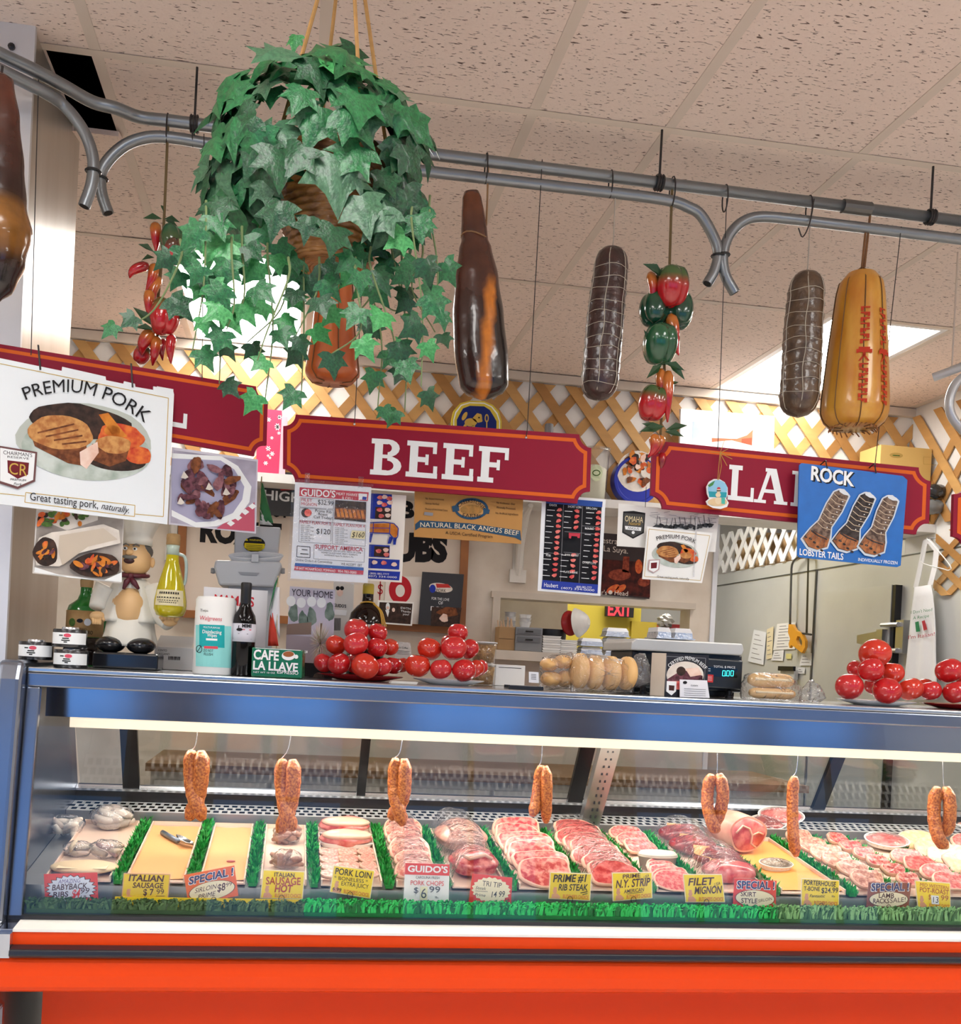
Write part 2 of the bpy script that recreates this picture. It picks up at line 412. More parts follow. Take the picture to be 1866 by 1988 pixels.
# shop front behind the viewer: piers, sill, header and real window openings to the daylight
mb = MB(); mb.box((-3.7, -4.15, 0), (6.1, -4.0, 0.55)); mb.box((-3.7, -4.15, 2.45), (6.1, -4.0, 3.55))
for x, w in ((-3.7, .3), (-1.4, .7), (0.55, .5), (2.4, .9), (4.6, .3), (5.85, .3)): mb.box((x, -4.15, 0.55), (x+w, -4.0, 2.45))
struct('wall_front', mb, M('6E5F52', 0.7))
for k, (a, b) in enumerate(((-3.4, -1.4), (-0.7, 0.55), (1.05, 2.4), (3.3, 4.6), (4.9, 5.85))):
    w = thing('window_%d' % (k+1), ((a+b)/2, -4.08, 0.55), kind='structure')
    mb = MB(); t = 0.05
    mb.box((a, -4.1, 0.55), (a+t, -4.04, 2.45)).box((b-t, -4.1, 0.55), (b, -4.04, 2.45)).box((a+t, -4.1, 0.55), (b-t, -4.04, 0.6)).box((a+t, -4.1, 2.4), (b-t, -4.04, 2.45))
    mb.box(((a+b)/2-0.025, -4.1, 0.6), ((a+b)/2+0.025, -4.04, 2.4)).box((a+t, -4.1, 1.78), ((a+b)/2-0.025, -4.04, 1.82)).box(((a+b)/2+0.025, -4.1, 1.78), (b-t, -4.04, 1.82))
    obj('window_frame', mb, M('8C8F92', 0.4, 0.6), w)
# the column beside the case
m_col = M('C9C2B8', 0.30, 0.45, scale=2.0, col2='A89B8C', stretch=(3, 3, 0.5), contrast=(0.25, 0.75), bump=0.04, bscale=4)
colo = thing('column', (-1.05, 2.95, 0), 'metal clad column at the left end of the meat case', 'column')
obj('cladding', MB().box((-1.35, 2.69, 0), (-0.75, 3.235, H-0.004)), m_col, colo)
obj('corner_trim', MB().box((-1.35, 2.675, 0), (-0.744, 2.69, H-0.004)), M('D6D6DA', 0.35, 0.3), colo)
mb = MB().lathe((-0.80, 2.675, 2.985), [(0.009, 0), (0.009, 0.006), (0.003, 0.009)], 10, axis=(0, -1, 0)); obj('screw', mb, m_black, colo)

# shelf under the lattice
sh = thing('wall_shelf', (1.2, 5.05, ZSH-0.045), 'long white wall shelf on brackets below the lattice', 'shelf')
obj('shelf_board', MB().box((-3.5, 4.93, ZSH-0.045), (XRT-0.002, YBK-0.002, ZSH)), M('E4E1DC', 0.5), sh)
m_brk = M('E2DDD3', 0.5)
for bx_ in (onY(1012, 1040, 5.15).x, onY(340, 1000, 5.15).x):
    mb = MB(); z0 = ZSH-0.045
    pts = [(bx_, YBK-0.015, z0-0.36), (bx_, YBK-0.03, z0-0.30), (bx_, YBK-0.05, z0-0.16), (bx_, YBK-0.12, z0-0.05), (bx_, YBK-0.235, z0-0.012)]
    mb.tube(pts, [0.016, 0.02, 0.024, 0.024, 0.014], 8)
    mb.box((bx_-0.045, YBK-0.025, z0-0.40), (bx_+0.045, YBK-0.002, z0-0.33)); mb.box((bx_-0.03, YBK-0.012, z0-0.33), (bx_+0.03, YBK-0.002, z0-0.001))
    obj('bracket', mb, m_brk, sh, smooth=True, angle=0.6)

# wooden lattice: every slat a piece of the wall it is fixed to
def slat_mesh(h, w, run, t):
    mb = MB(); mb.prism([(0, 0, 0), (w, 0, 0), (w+run, 0, h), (run, 0, h)], (0, -t, 0)); return mb
m_slat = [M('B98A4E', 0.6, scale=6, amt=0.22, stretch=(1, 1, 4)), M('A97A42', 0.6, scale=6, amt=0.22, stretch=(1, 1, 4)), M('C4975A', 0.6, scale=6, amt=0.22, stretch=(1, 1, 4))]
LZ0, LZ1 = ZSH, H-0.062
lh = LZ1-LZ0; run = lh/math.tan(math.radians(51)); sw = 0.052/math.sin(math.radians(51)); pitch = 0.185
def clipped(x0, sgn, yo, par, xlo, xhi, m, mapf, t=0.008):
    # slat from (x0,LZ0) leaning sgn; clipped to [xlo,xhi]
    import itertools
    P = [(x0, 0.0), (x0+sw, 0.0), (x0+sw+sgn*run, lh), (x0+sgn*run, lh)]
    def clip(P, xc, keep_ge):
        out = []
        for a, b in zip(P, P[1:]+P[:1]):
            ia = (a[0] >= xc) == keep_ge or a[0] == xc; ib = (b[0] >= xc) == keep_ge or b[0] == xc
            if ia: out.append(a)
            if ia != ib:
                k = (xc-a[0])/(b[0]-a[0]); out.append((xc, a[1]+(b[1]-a[1])*k))
        return out
    P = clip(P, xlo, True)
    if len(P) > 2: P = clip(P, xhi, False)
    if len(P) < 3: return
    mb = MB(); A = [mapf(u, yo, v) for u, v in P]; B = [mapf(u, yo+t, v) for u, v in P]
    n = len(P); mb.add(A+B, [tuple(range(n))[::-1], tuple(range(n, 2*n))] + [(i, (i+1) % n, n+(i+1) % n, n+i) for i in range(n)])
    obj('slat', mb, m, par)
k = 0
x = -2.2
while x < XRT+0.3:
    for sgn, yo in ((1, 0.006), (-1, 0.0145)):
        xx = x if sgn > 0 else x+0.05
        clipped(xx, sgn, yo, wb, -2.2, XRT-0.002, m_slat[k % 3], lambda u, y, v: Vector((u, YBK-y, LZ0+v))); k += 1
    x += pitch
wr = thing('lattice_panel', (XRT-0.02, 4.7, 2.0), 'wooden lattice on the side wall at the right edge', 'lattice')
x = 0
while x < 1.6:
    for sgn, yo in ((1, 0.006), (-1, 0.0145)):
        clipped(x, sgn, yo, wr, 0.02, 1.0, m_slat[k % 3], lambda u, y, v: Vector((XRT-y, YBK-u, LZ0-0.0+v))); k += 1
        clipped(x, sgn, yo, wr, 0.3, 1.0, m_slat[k % 3], lambda u, y, v: Vector((XRT-y, YBK-u, LZ0-0.4+v*0.55))); k += 1
    x += pitch

# ceiling troffers
for n_, (lx, ly) in enumerate(sorted(light_cells)):
    seen = {(-0.61, 3.98): 'bright square ceiling light behind the hanging ivy', (2.24, 3.98): 'bright ceiling light panel behind the two right-hand salamis'}
    lab = seen.get((lx, ly))
    w_ = 0.61
    t = thing('ceiling_light', (lx+w_/2, ly+0.61, H), lab or 'ceiling light panel over the shop floor', 'ceiling light', 'ceiling troffers' if not lab else None)
    x0, y0, x1, y1 = lx+0.014, ly+0.014, lx+w_-0.014, ly+1.2055
    mb = MB(); b_ = 0.03
    mb.box((x0, y0, H-0.003), (x1, y0+b_, H+0.05)).box((x0, y1-b_, H-0.003), (x1, y1, H+0.05)).box((x0, y0+b_, H-0.003), (x0+b_, y1-b_, H+0.05)).box((x1-b_, y0+b_, H-0.003), (x1, y1-b_, H+0.05)).box((x0, y0, H+0.05), (x1, y1, H+0.06))
    obj('frame', mb, M('EFEFEF', 0.4), t)
    obj('diffuser', MB().box((x0+b_, y0+b_, H+0.002), (x1-b_, y1-b_, H+0.008)), emit_mat('troffer_diffuser', (1.0, 0.975, 0.94), LAMP) if n_ == 0 else bpy.data.materials['troffer_diffuser'], t)

# unseen ceiling light added to brighten the back room
t = thing('ceiling_light', (2.3, 6.6, 2.9), 'unseen ceiling light added to brighten the back room', 'ceiling light')
obj('frame', MB().box((1.7, 6.28, 2.895), (2.95, 6.92, 2.92)), M('EFEFEF', 0.4), t)
obj('diffuser', MB().box((1.74, 6.32, 2.885), (2.91, 6.88, 2.895)), emit_mat('added_back_room_light', (1.0, 0.96, 0.9), LAMP*1.3), t)
# back room seen through the opening, and the walk-in cooler
zc = onX(1466, 1102, XRT).z
struct('wall_yellow', MB().box((0.4, 7.5, 0), (2.75, 7.6, 2.9)), m_yellow)
struct('wall_return', MB().box((0.45, 6.05, 0), (onY(1100, 1220, 6.05).x, 6.12, 2.9)), m_marble)
struct('door_1', MB().box((onY(1222, 1240, 7.5).x, 7.46, 0.0), (onY(1268, 1240, 7.5).x+0.12, 7.498, onY(1240, 1207, 7.5).z)), M('B39C34', 0.5))
ck = thing('walk_in_cooler', (XRT+0.3, 6.3, 0), 'grey metal walk-in cooler along the right side', 'cooler')
yA, yB = 4.45, onX(1388, 1130, XRT).y
obj('cooler_wall', MB().box((XRT, YBK+0.001, 0), (XRT+0.6, yB, zc)).box((XRT-0.004, 4.45, 0), (XRT-0.0005, YBK+0.001, onX(1850, 1061, XRT).z)), m_steel, ck)
za = onX(1621, 1100, XRT).z
obj('seam', MB().box((XRT-0.008, 4.45, za-0.006), (XRT-0.004, yB, za)), M('5E5E5C', 0.5, 0.5), ck)
for px, py in ((1586, 1110),):
    y_ = onX(px, py, XRT).y; obj('seam', MB().box((XRT-0.008, y_-0.012, 0), (XRT-0.004, y_+0.004, za)), M('6B6B69', 0.5, 0.5), ck)
dA, dB = onX(1606, 1151, XRT), onX(1750, 1137, XRT)
dt = thing('door', (XRT, (dA.y+dB.y)/2, 0)); dt.parent = ck; dt.location = Vector((XRT, (dA.y+dB.y)/2, 0))-WL[ck]
dz = (dA.z+dB.z)/2
WL[dt] = Vector((XRT, (dA.y+dB.y)/2, 0))
obj('door_leaf', MB().box((XRT-0.05, dB.y+0.015, 0.1), (XRT-0.004, dA.y, dz)), m_steel, dt)
obj('door_gap', MB().box((XRT-0.045, dB.y-0.018, 0.1), (XRT-0.004, dB.y+0.014, dz-0.002)), m_black, dt)
hz = onX(1735, 1238, XRT-0.06).z; hy = dB.y
mb = MB(); mb.box((XRT-0.085, hy+0.03, hz-0.05), (XRT-0.051, hy+0.09, hz+0.05)); mb.prism([(XRT-0.075, hy+0.09, hz+0.04), (XRT-0.075, hy+0.30, hz+0.02), (XRT-0.075, hy+0.30, hz-0.03), (XRT-0.075, hy+0.09, hz-0.045)], (0.024, 0, 0)); mb.box((XRT-0.06, hy-0.13, hz-0.09), (XRT-0.0045, hy-0.06, hz+0.10))
mb.tube([(XRT-0.07, hy+0.06, hz+0.075), (XRT-0.07, hy-0.10, hz+0.075)], 0.014, 8); mb.tube([(XRT-0.07, hy+0.06, hz-0.075), (XRT-0.07, hy-0.10, hz-0.075)], 0.014, 8)
obj('hinge', mb, M('BDBDBB', 0.3, 0.9), dt)
# white lattice fence on top of the cooler, boxes stored behind it
fe = thing('white_lattice', (XRT-0.02, 7.0, zc+0.02), 'white plastic lattice standing on top of the cooler', 'lattice')
m_wl = M('F4F4F6', 0.5)
lh0 = lh; ys = onX(1545, 1060, XRT).y; fh = onX(1470, 1020, XRT).z-zc
yy = ys-0.2
while yy < yB+0.3:
    for sgn, xo in ((1, 0.0), (-1, 0.009)):
        r_ = fh*0.75; w_ = 0.055
        P = [(yy, 0), (yy+w_, 0), (yy+w_+sgn*r_, fh), (yy+sgn*r_, fh)]
        if min(p[0] for p in P) < ys-0.35 or max(p[0] for p in P) > yB+0.1: continue
        mb = MB(); mb.prism([(XRT-0.012-xo, a, zc+0.003+b) for a, b in P], (0.008, 0, 0)); obj('slat', mb, m_wl, fe)
    yy += 0.16
for k, (a, b, h_, c_, lab) in enumerate(((6.3, 6.8, 0.22, 'B4936A', 'brown carton stored behind the white lattice, nearest the lobster sign'), (6.95, 7.5, 0.26, 'C8A97F', 'tan carton stored behind the white lattice, farther back'))):
    t = thing('carton', (XRT+0.2, (a+b)/2, zc), lab, 'box'); obj('box_body', MB().box((XRT+0.04, a, zc), (XRT+0.4, b, zc+h_)), M(c_, 0.7), t)
    obj('tape', MB().box((XRT+0.039, (a+b)/2-0.025, zc+0.001), (XRT+0.0402, (a+b)/2+0.025, zc+h_)), M('D8C6A0', 0.4), t)

# ================================================================== THE MEAT CASE
YF, ZT = 2.50, 1.385
XL, XR = -0.642, 2.72
m_orange = M('EE4500', 0.35, scale=3, amt=0.05, spec=0.3)
m_slateblk = M('26262B', 0.3, amt=0.15)
case = thing('meat_display_case', (1.0, 2.9, 0), 'long orange and chrome refrigerated meat display case', 'display case')
def zpx(y, Y, x=933): return onY(x, y, Y).z
def xprof(name, prof, mat, x0=XL, x1=XR, smooth=False, par=None, **k):
    mb = MB(); mb.prism([(x0, a, b) for a, b in prof], (x1-x0, 0, 0)); return obj(name, mb, mat, par or case, smooth=smooth, **k)
zf0 = zpx(1372, YF)
bevel(xprof('top_slab', [(YF, ZT-0.012), (YF, ZT), (2.985, ZT), (2.985, ZT-0.03), (2.97, ZT-0.03), (2.97, ZT-0.012)], M('B9BEC2', 0.22, 0.9, scale=3)), 0.003)
bevel(xprof('front_fascia', [(YF, zf0), (YF, ZT-0.0125), (YF+0.012, ZT-0.0125), (YF+0.03, zf0)], m_fascia), 0.004)
YG = 2.435; zg = zpx(1792, YG)
obj('front_glass', MB().add([(XL+0.03, YF+0.012, zf0), (XR, YF+0.012, zf0), (XR, YG+0.006, zg), (XL+0.03, YG+0.006, zg)], [(0, 1, 2, 3)]), glass_mat('case_glass', (0.985, 0.995, 0.99), 0.8, 0.01), case)
mb = MB(); mb.prism([(XL, YF+0.0, zf0), (XL+0.032, YF+0.0, zf0), (XL+0.032, YG-0.006, zg), (XL, YG-0.006, zg)], (0, 0.02, 0)); bevel(obj('glass_post', mb, m_fascia, case), 0.004)
xprof('glass_gasket', [(YG-0.006, zg-0.004), (YG-0.006, zg+0.006), (YG+0.016, zg+0.006), (YG+0.016, zg-0.004)], m_slateblk)
z1, z2, z3, z4, z5 = zpx(1817, 2.365), zpx(1843, 2.36), zpx(1869, 2.335), zpx(1932, 2.35), zpx(1798, 2.42)
xprof('sill_ledge', [(YG-0.006, zg-0.004), (YG+0.02, zg-0.004), (YG+0.02, z1-0.002), (2.365, z1-0.002), (2.365, z1+0.004)], M('F2F0EA', 0.35, amt=0.03), XL+0.03)
xprof('sill_corner', [(YG-0.007, zg-0.003), (YG+0.02, zg-0.003), (YG+0.02, z1-0.003), (2.363, z1-0.003), (2.363, z1+0.005)], m_chrome, XL, XL+0.03)
xprof('accent_strip', [(2.368, z1-0.002), (2.39, z1-0.002), (2.39, z2), (2.368, z2)], m_orange, XL+0.03)
xprof('bumper_end', [(2.345, z1-0.002), (2.39, z1-0.002), (2.39, z3), (2.345, z3)], M('C7CACF', 0.2, 0.9), XL, XL+0.03)
bevel(xprof('bumper', [(2.338, z2-0.004), (2.36, z2), (2.39, z2), (2.39, z3), (2.345, z3), (2.335, z3+0.008)], m_slateblk, XL+0.03), 0.003)
prof = [(2.36, z3), (2.352, z3-0.012), (2.350, (z3+z4)/2), (2.352, z4+0.016), (2.358, z4+0.006), (2.368, z4), (2.64, z4), (2.64, z3)]
xprof('orange_panel', prof, m_orange, XL-0.01)
xprof('kick_panel', [(2.60, z4+.02), (2.64, z4+.02), (2.64, 0.012), (2.60, 0.012)], m_orange, XL+0.05)
xprof('base', [(2.645, 0.0), (3.12, 0.0), (3.12, zg-0.1), (2.645, zg-0.1)], m_slateblk, XL+0.06)
mb = MB(); mb.prism([(XL-0.062, a, b) for a, b in [(2.475, ZT+0.016), (2.455, ZT-0.03), (2.39, zg), (2.335, z2), (2.335, z4+0.03), (2.36, z4-0.02), (2.43, z4-0.06), (2.43, 0.0), (3.17, 0.0), (3.17, 1.0), (2.995, ZT+0.016)]], (0.061, 0, 0))
bevel(obj('end_panel', mb, m_fascia, case), 0.014, 3)
# deck
DK = 0.137; YD0, ZD0 = 2.5, 0.853
def deckz(Y): return ZD0+DK*(Y-YD0)
PD = PlaneP((0, YD0, ZD0), (0, -DK, 1))
YDB = 3.0
m_inox = M('9EA0A0', 0.32, 0.8, scale=4, amt=0.12)
xprof('deck', [(2.504, deckz(2.504)-0.08), (2.504, deckz(2.504)-0.004), (YDB, deckz(YDB)-0.004), (YDB, deckz(YDB)-0.03), (2.53, deckz(2.53)-.03), (2.53, deckz(2.504)-0.08)], m_inox)
xprof('deck_lip', [(YDB, deckz(YDB)-0.03), (YDB, deckz(YDB)+0.032), (YDB+0.006, deckz(YDB)+0.032), (YDB+0.006, deckz(YDB)-0.03)], m_inox)
# perforated air grille
zgr = deckz(YDB)+0.032
xprof('grille_tray', [(YDB+0.006, zgr-0.03), (YDB+0.006, zgr-0.02), (3.125, zgr-0.006), (3.125, zgr-0.016)], M('0E0E10', 0.6))
mb = MB(); px_ = 0.026; rows = 3; dy = (3.112-YDB-0.006)/rows
for r in range(rows+1):
    y = YDB+0.008+r*dy; z = zgr+(y-YDB)*0.09
    mb.box((XL, y-0.0045, z-0.001), (XR, y+0.0045, z+0.001))
for r in range(rows):
    y = YDB+0.008+r*dy; z = zgr+(y-YDB)*0.09; x = XL+(0.5*px_ if r % 2 else 0)
    while x < XR-0.01:
        mb.prism([(x, y+0.0045, z-0.001), (x+0.009, y+0.0045, z-0.001), (x+0.009, y+dy-0.0045, z+0.002), (x, y+dy-0.0045, z+0.002)], (0, 0, 0.002)); x += px_
obj('air_grille', mb, M('D5D7D8', 0.35, 0.5), case, kind='stuff', merge=False)
# rear sill and inclined sliding doors
YR0, ZR0, YR1, ZR1 = 3.135, 1.013, 2.94, 1.355
xprof('rear_sill', [(3.125, zgr-0.02), (3.125, ZR0-0.018), (3.16, ZR0), (3.16, zgr-0.02)], M('141416', 0.25, amt=0.2))
def rear(x, t, off=0.0):           # point on the door plane
    n = Vector((0, -(ZR1-ZR0), -(YR0-YR1))).normalized() if False else Vector((0, -(ZR1-ZR0), (YR1-YR0))).normalized()
    return Vector((x, YR0+(YR1-YR0)*t, ZR0+(ZR1-ZR0)*t)) + n*off
m_frame = M('1D1E21', 0.3, 0.4, amt=0.2)
m_alu = M('D3D6DA', 0.25, 0.8)
def rearbar(name, x0, x1, t0, t1, mat, o0=0.0, o1=0.016):
    mb = MB(); A = [rear(x0, t0, o0), rear(x1, t0, o0), rear(x1, t1, o0), rear(x0, t1, o0)]; B = [rear(x0, t0, o1), rear(x1, t0, o1), rear(x1, t1, o1), rear(x0, t1, o1)]
    mb.add(A+B, [(0, 1, 2, 3), (7, 6, 5, 4), (0, 4, 5, 1), (1, 5, 6, 2), (2, 6, 7, 3), (3, 7, 4, 0)]); return obj(name, mb, mat, case)
rearbar('door_track', XL, XR, -0.02, 0.0, m_alu, 0.0, 0.02)
rearbar('door_track', XL, XR, 0.93, 1.0, m_frame, 0.0, 0.03)
def rx(px, py): 
    pl = PlaneP(rear(0, 0), Vector((0, -(ZR1-ZR0), (YR1-YR0)))); return pl.at(px, py).x
xs_ = [rx(255, 1500), rx(703, 1510), rx(1122, 1520), rx(1600, 1530)]
for x_, w_ in zip(xs_, (0.05, 0.028, 0.05, 0.045)): rearbar('door_stile', x_-w_/2, x_+w_/2, 0.0, 0.93, m_frame)
edges = [XL]+xs_+[XR]
mg2 = glass_mat('rear_door_glass', (0.75, 0.78, 0.78), 1.6, 0.02)
for a, b in zip(edges[:-1], edges[1:]):
    mb = MB().add([rear(a+0.01, 0.01, 0.004), rear(b-0.01, 0.01, 0.004), rear(b-0.01, 0.93, 0.004), rear(a+0.01, 0.93, 0.004)], [(0, 1, 2, 3)]); obj('rear_door_pane', mb, mg2, case)
# slotted standard and lamp hanger
a_, b_ = PlaneP((0, YDB, zgr), (0, -1, 0)), 0
xs0 = onY(1143, 1594, YDB).x
mb = MB(); mb.prism([(xs0-0.028, YDB+0.004, zgr-0.02), (xs0+0.034, YDB+0.004, zgr-0.02), (xs0+0.034, 2.80, 1.262), (xs0-0.028, 2.80, 1.262)], (0, 0.02, 0.02)); obj('shelf_standard', mb, m_inox, case)
mb = MB()
for k in range(12):
    for dx in (-0.006, 0.010):
        t = 0.06+k*0.075; y = YDB+0.002+(2.80-YDB)*t; z = zgr-0.02+(1.262-zgr+0.02)*t
        mb.box((xs0+dx, y-0.001-0.004, z), (xs0+dx+0.005, y+0.002, z+0.014))
obj('slots', mb, m_black, case, kind='stuff')
# lamp canopy: cream lip given a glow of its own, tube behind it
YC = 2.665
zc0, zc1 = zpx(1424, YC), zpx(1443, YC)
m_lip = emit_mat('glowing_lip', (1.0, 0.86, 0.66), 0.55)
xprof('glowing_lip', [(YC, zc1), (YC, zc0), (YC+0.004, zc0), (YC+0.004, zc1)], m_lip, XL+0.07)
xprof('lamp_housing', [(YC+0.004, zc0), (YC+0.004, zc0+0.004), (YC+0.15, zc0+0.004), (YC+0.15, zc1), (YC+0.146, zc1), (YC+0.146, zc0)], M('B8B4AC', 0.3, 0.6), XL+0.07)
xprof('inner_reflector', [(2.656, zpx(1350, 2.656)), (2.664, zpx(1350, 2.656)), (2.664, zc0), (2.656, zc0)], m_chrome, XL+0.01)
mb = MB()
x = XL+0.12
obj('lamp_tube', MB().tube([(XL+0.12, YC+0.05, zc0-0.012), (XR-0.1, YC+0.05, zc0-0.012)], 0.008, 8), emit_mat('case_tube', (1.0, 0.93, 0.85), CASE_LAMP*4), case)
obj('lamp_tube', MB().tube([(XL+0.12, YC+0.11, zc0-0.012), (XR-0.1, YC+0.11, zc0-0.012)], 0.008, 8), bpy.data.materials['case_tube'], case)

# ------------------------------------------------------------------ parsley dividers
DV = [((215, 1735), (300, 1578)), ((352, 1755), (420, 1580)), ((483, 1750), (510, 1585)), ((606, 1745), (607, 1582)), ((760, 1745), (727, 1605)), ((876, 1750), (817, 1605)), ((1008, 1755), (927, 1605)), ((1150, 1757), (1045, 1608)),
      ((1275, 1758), (1155, 1608)), ((1395, 1760), (1238, 1612)), ((1535, 1760), (1352, 1616)), None, None, None, None, None]
EX = {11: (1530, 1655), 12: (1620, 1663), 13: (1690, 1668), 14: (1790, 1680), 15: (1840, 1655)}
DX = []
for k, d in enumerate(DV):
    if d: DX.append((PD.at(*d[0]).x+PD.at(*d[1]).x)/2)
    else: DX.append(PD.at(*EX[k]).x)
DX.append(DX[-1]+0.16)
YD1 = 2.985
blade_cols = [M('1E9E3C', 0.45, amt=0.25, scale=40), M('157F30', 0.45, amt=0.25, scale=40)]
def blades_mesh(seed, L, n, w=0.010, h0=0.012, h1=0.030, curl=0.008):
    r = random.Random(seed); mb = MB()
    for i in range(n):
        y = r.uniform(0, L); x = r.uniform(-w, w); h = r.uniform(h0, h1); a = r.uniform(0, 6.28); ww = r.uniform(0.0022, 0.004)
        d = Vector((math.cos(a), math.sin(a), 0)); s = Vector((-d.y, d.x, 0))*ww; b = Vector((x, y, 0.004))
        lean = d*r.uniform(0.3, 1.0)*curl + Vector((x*0.6, 0, 0)); mb.m = i % 2
        p1 = b+lean*0.5+Vector((0, 0, h*0.65)); p2 = b+lean*1.2+Vector((0, 0, h))
        mb.add([b-s, b+s, p1+s, p1-s, p2], [(0, 1, 2, 3), (3, 2, 4)])
    return mb
LD = YD1-2.505
dmesh = []
for v in range(3):
    me = blades_mesh(v, LD, 620).mesh('blades', merge=False); [me.materials.append(m) for m in blade_cols]; dmesh.append(me)
bmesh_base = MB().box((-0.010, 0, 0.0), (0.010, LD, 0.010)).mesh('base_strip'); bmesh_base.materials.append(blade_cols[1])
dlab = ['ribs and the Italian sausage tray', 'the Italian sausage and sirloin trays', 'the sirloin tray and hot sausages', 'hot sausages and pork loin', 'pork loin and pork chops', 'pork chops and tri tip', 'tri tip and rib steaks', 'rib steaks and strip steaks', 'strip steaks and the foil containers', 'foil containers and filet', 'filet and the large rib roast', 'rib roast and porterhouse', 'porterhouse and the long red cuts', 'the red cuts and the pink roast tray', 'pink roast and the pale cutlets', 'pale cutlets and the last tray on the right']
ang = math.atan(DK)
for k in range(16):
    t = thing('parsley_divider', (DX[k], 2.505, deckz(2.505)), 'green plastic parsley divider between '+dlab[k], 'divider', 'parsley dividers in the case')
    t.rotation_euler = (ang, 0, 0)
    for nm, me in (('base_strip', bmesh_base), ('blades', dmesh[k % 3])):
        o = bpy.data.objects.new(nm, me); COL.objects.link(o); o.parent = t
        if nm == 'blades': o['kind'] = 'stuff'
# parsley border along the glass
def border(x0, x1, cols, lab, seed, n, h1, clump=False):
    t = thing('parsley_border', ((x0+x1)/2, 2.462, zg+0.006), lab, 'garnish')
    obj('base_strip', MB().box((x0, 2.453, zg+0.0065), (x1, 2.488, zg+0.016)), cols[1], t)
    r = random.Random(seed); mb = MB()
    for i in range(n):
        x = r.uniform(x0, x1); y = r.uniform(2.455, 2.486)
        if clump: x = x0 + round((x-x0)/0.055)*0.055 + r.gauss(0, 0.012); x = min(max(x, x0+0.005), x1-0.005)
        h = r.uniform(0.6, 1.0)*h1; a = r.uniform(0, 6.28); rad = r.uniform(0.004, 0.010)
        pts = []
        for q in range(4):
            u = q/3; pts.append(Vector((x+math.cos(a+u*2.2)*rad*u*1.6, min(2.492, max(2.452, y+math.sin(a+u*2.2)*rad*u)), zg+0.014+h*math.sin(u*2.0)/0.95)))
        mb.m = r.choice((0, 0, 1)); ww = 0.0030; s = Vector((ww, 0, ww*0.7))
        mb.add([pts[0]-s, pts[0]+s, pts[1]+s, pts[1]-s, pts[2]+s*0.8, pts[2]-s*0.8, pts[3]], [(0, 1, 2, 3), (3, 2, 4, 5), (5, 4, 6)])
    o = obj('curls', mb, cols, t, kind='stuff', merge=False)
xb = [XL+0.035, onY(590, 1770, 2.46).x, onY(1512, 1780, 2.46).x, XR-0.02]
border(xb[0], xb[1], [M('4C6B3C', 0.5, amt=0.3, scale=50), M('34502C', 0.5, amt=0.3, scale=50)], 'dark olive curly parsley border along the left end of the glass', 1, 900, 0.025, True)
border(xb[1]+.001, xb[2]-.001, [M('2CC45C', 0.45, amt=0.3, scale=50), M('0C7030', 0.45, amt=0.3, scale=50)], 'bright green curly parsley border along the middle of the glass', 2, 2500, 0.032)
border(xb[2], xb[3], [M('7FB070', 0.5, amt=0.3, scale=50), M('3C6A3A', 0.5, amt=0.3, scale=50)], 'pale green curly parsley border along the right end of the glass', 3, 2100, 0.036)
obj('price_rail', MB().box((xb[0]+0.2, 2.492, zg+0.007), (xb[1], 2.496, zg+0.038)), M('EBCF2A', 0.4), case)

# ================================================================== RAIL AND HANGING THINGS
def attr_mat(name, rough=0.3, coat=0.3, scale=30, amt=0.25, bump=0.1, bscale=40, spots=None):
    m = bpy.data.materials.new(name); m.use_nodes = True; nt = m.node_tree; b = nt.nodes['Principled BSDF']
    at = nt.nodes.new('ShaderNodeAttribute'); at.attribute_name = 'Col'
    tc = nt.nodes.new('ShaderNodeTexCoord'); nz = nt.nodes.new('ShaderNodeTexNoise'); nz.inputs['Scale'].default_value = scale; nz.inputs['Detail'].default_value = 5
    nt.links.new(tc.outputs['Object'], nz.inputs['Vector'])
    mr = nt.nodes.new('ShaderNodeMapRange'); mr.inputs[1].default_value = 0.25; mr.inputs[2].default_value = 0.75; mr.inputs[3].default_value = 1-amt; mr.inputs[4].default_value = 1+amt
    nt.links.new(nz.outputs['Fac'], mr.inputs[0])
    mx = nt.nodes.new('ShaderNodeMix'); mx.data_type = 'RGBA'; mx.blend_type = 'MULTIPLY'; mx.inputs[0].default_value = 1.0
    nt.links.new(at.outputs['Color'], mx.inputs[6]); nt.links.new(mr.outputs[0], mx.inputs[7]); nt.links.new(mx.outputs[2], b.inputs['Base Color'])
    b.inputs['Roughness'].default_value = rough; b.inputs['Coat Weight'].default_value = coat
    if bump:
        n2 = nt.nodes.new('ShaderNodeTexNoise'); n2.inputs['Scale'].default_value = bscale; nt.links.new(tc.outputs['Object'], n2.inputs['Vector'])
        bp = nt.nodes.new('ShaderNodeBump'); bp.inputs['Strength'].default_value = bump; bp.inputs['Distance'].default_value = 0.01
        nt.links.new(n2.outputs['Fac'], bp.inputs['Height']); nt.links.new(bp.outputs[0], b.inputs['Normal'])
    return m
def paint(me, fn):                      # natural colour patches: fn(co)->(r,g,b) linear
    a = me.color_attributes.new('Col', 'FLOAT_COLOR', 'POINT')
    for i, v in enumerate(me.vertices): a.data[i].color = tuple(fn(v.co))[:3]+(1,)
def mixc(a, b, t): t = max(0, min(1, t)); return tuple(a[i]+(b[i]-a[i])*t for i in range(3))
def smooth(a, b, x): t = max(0, min(1, (x-a)/(b-a))); return t*t*(3-2*t)

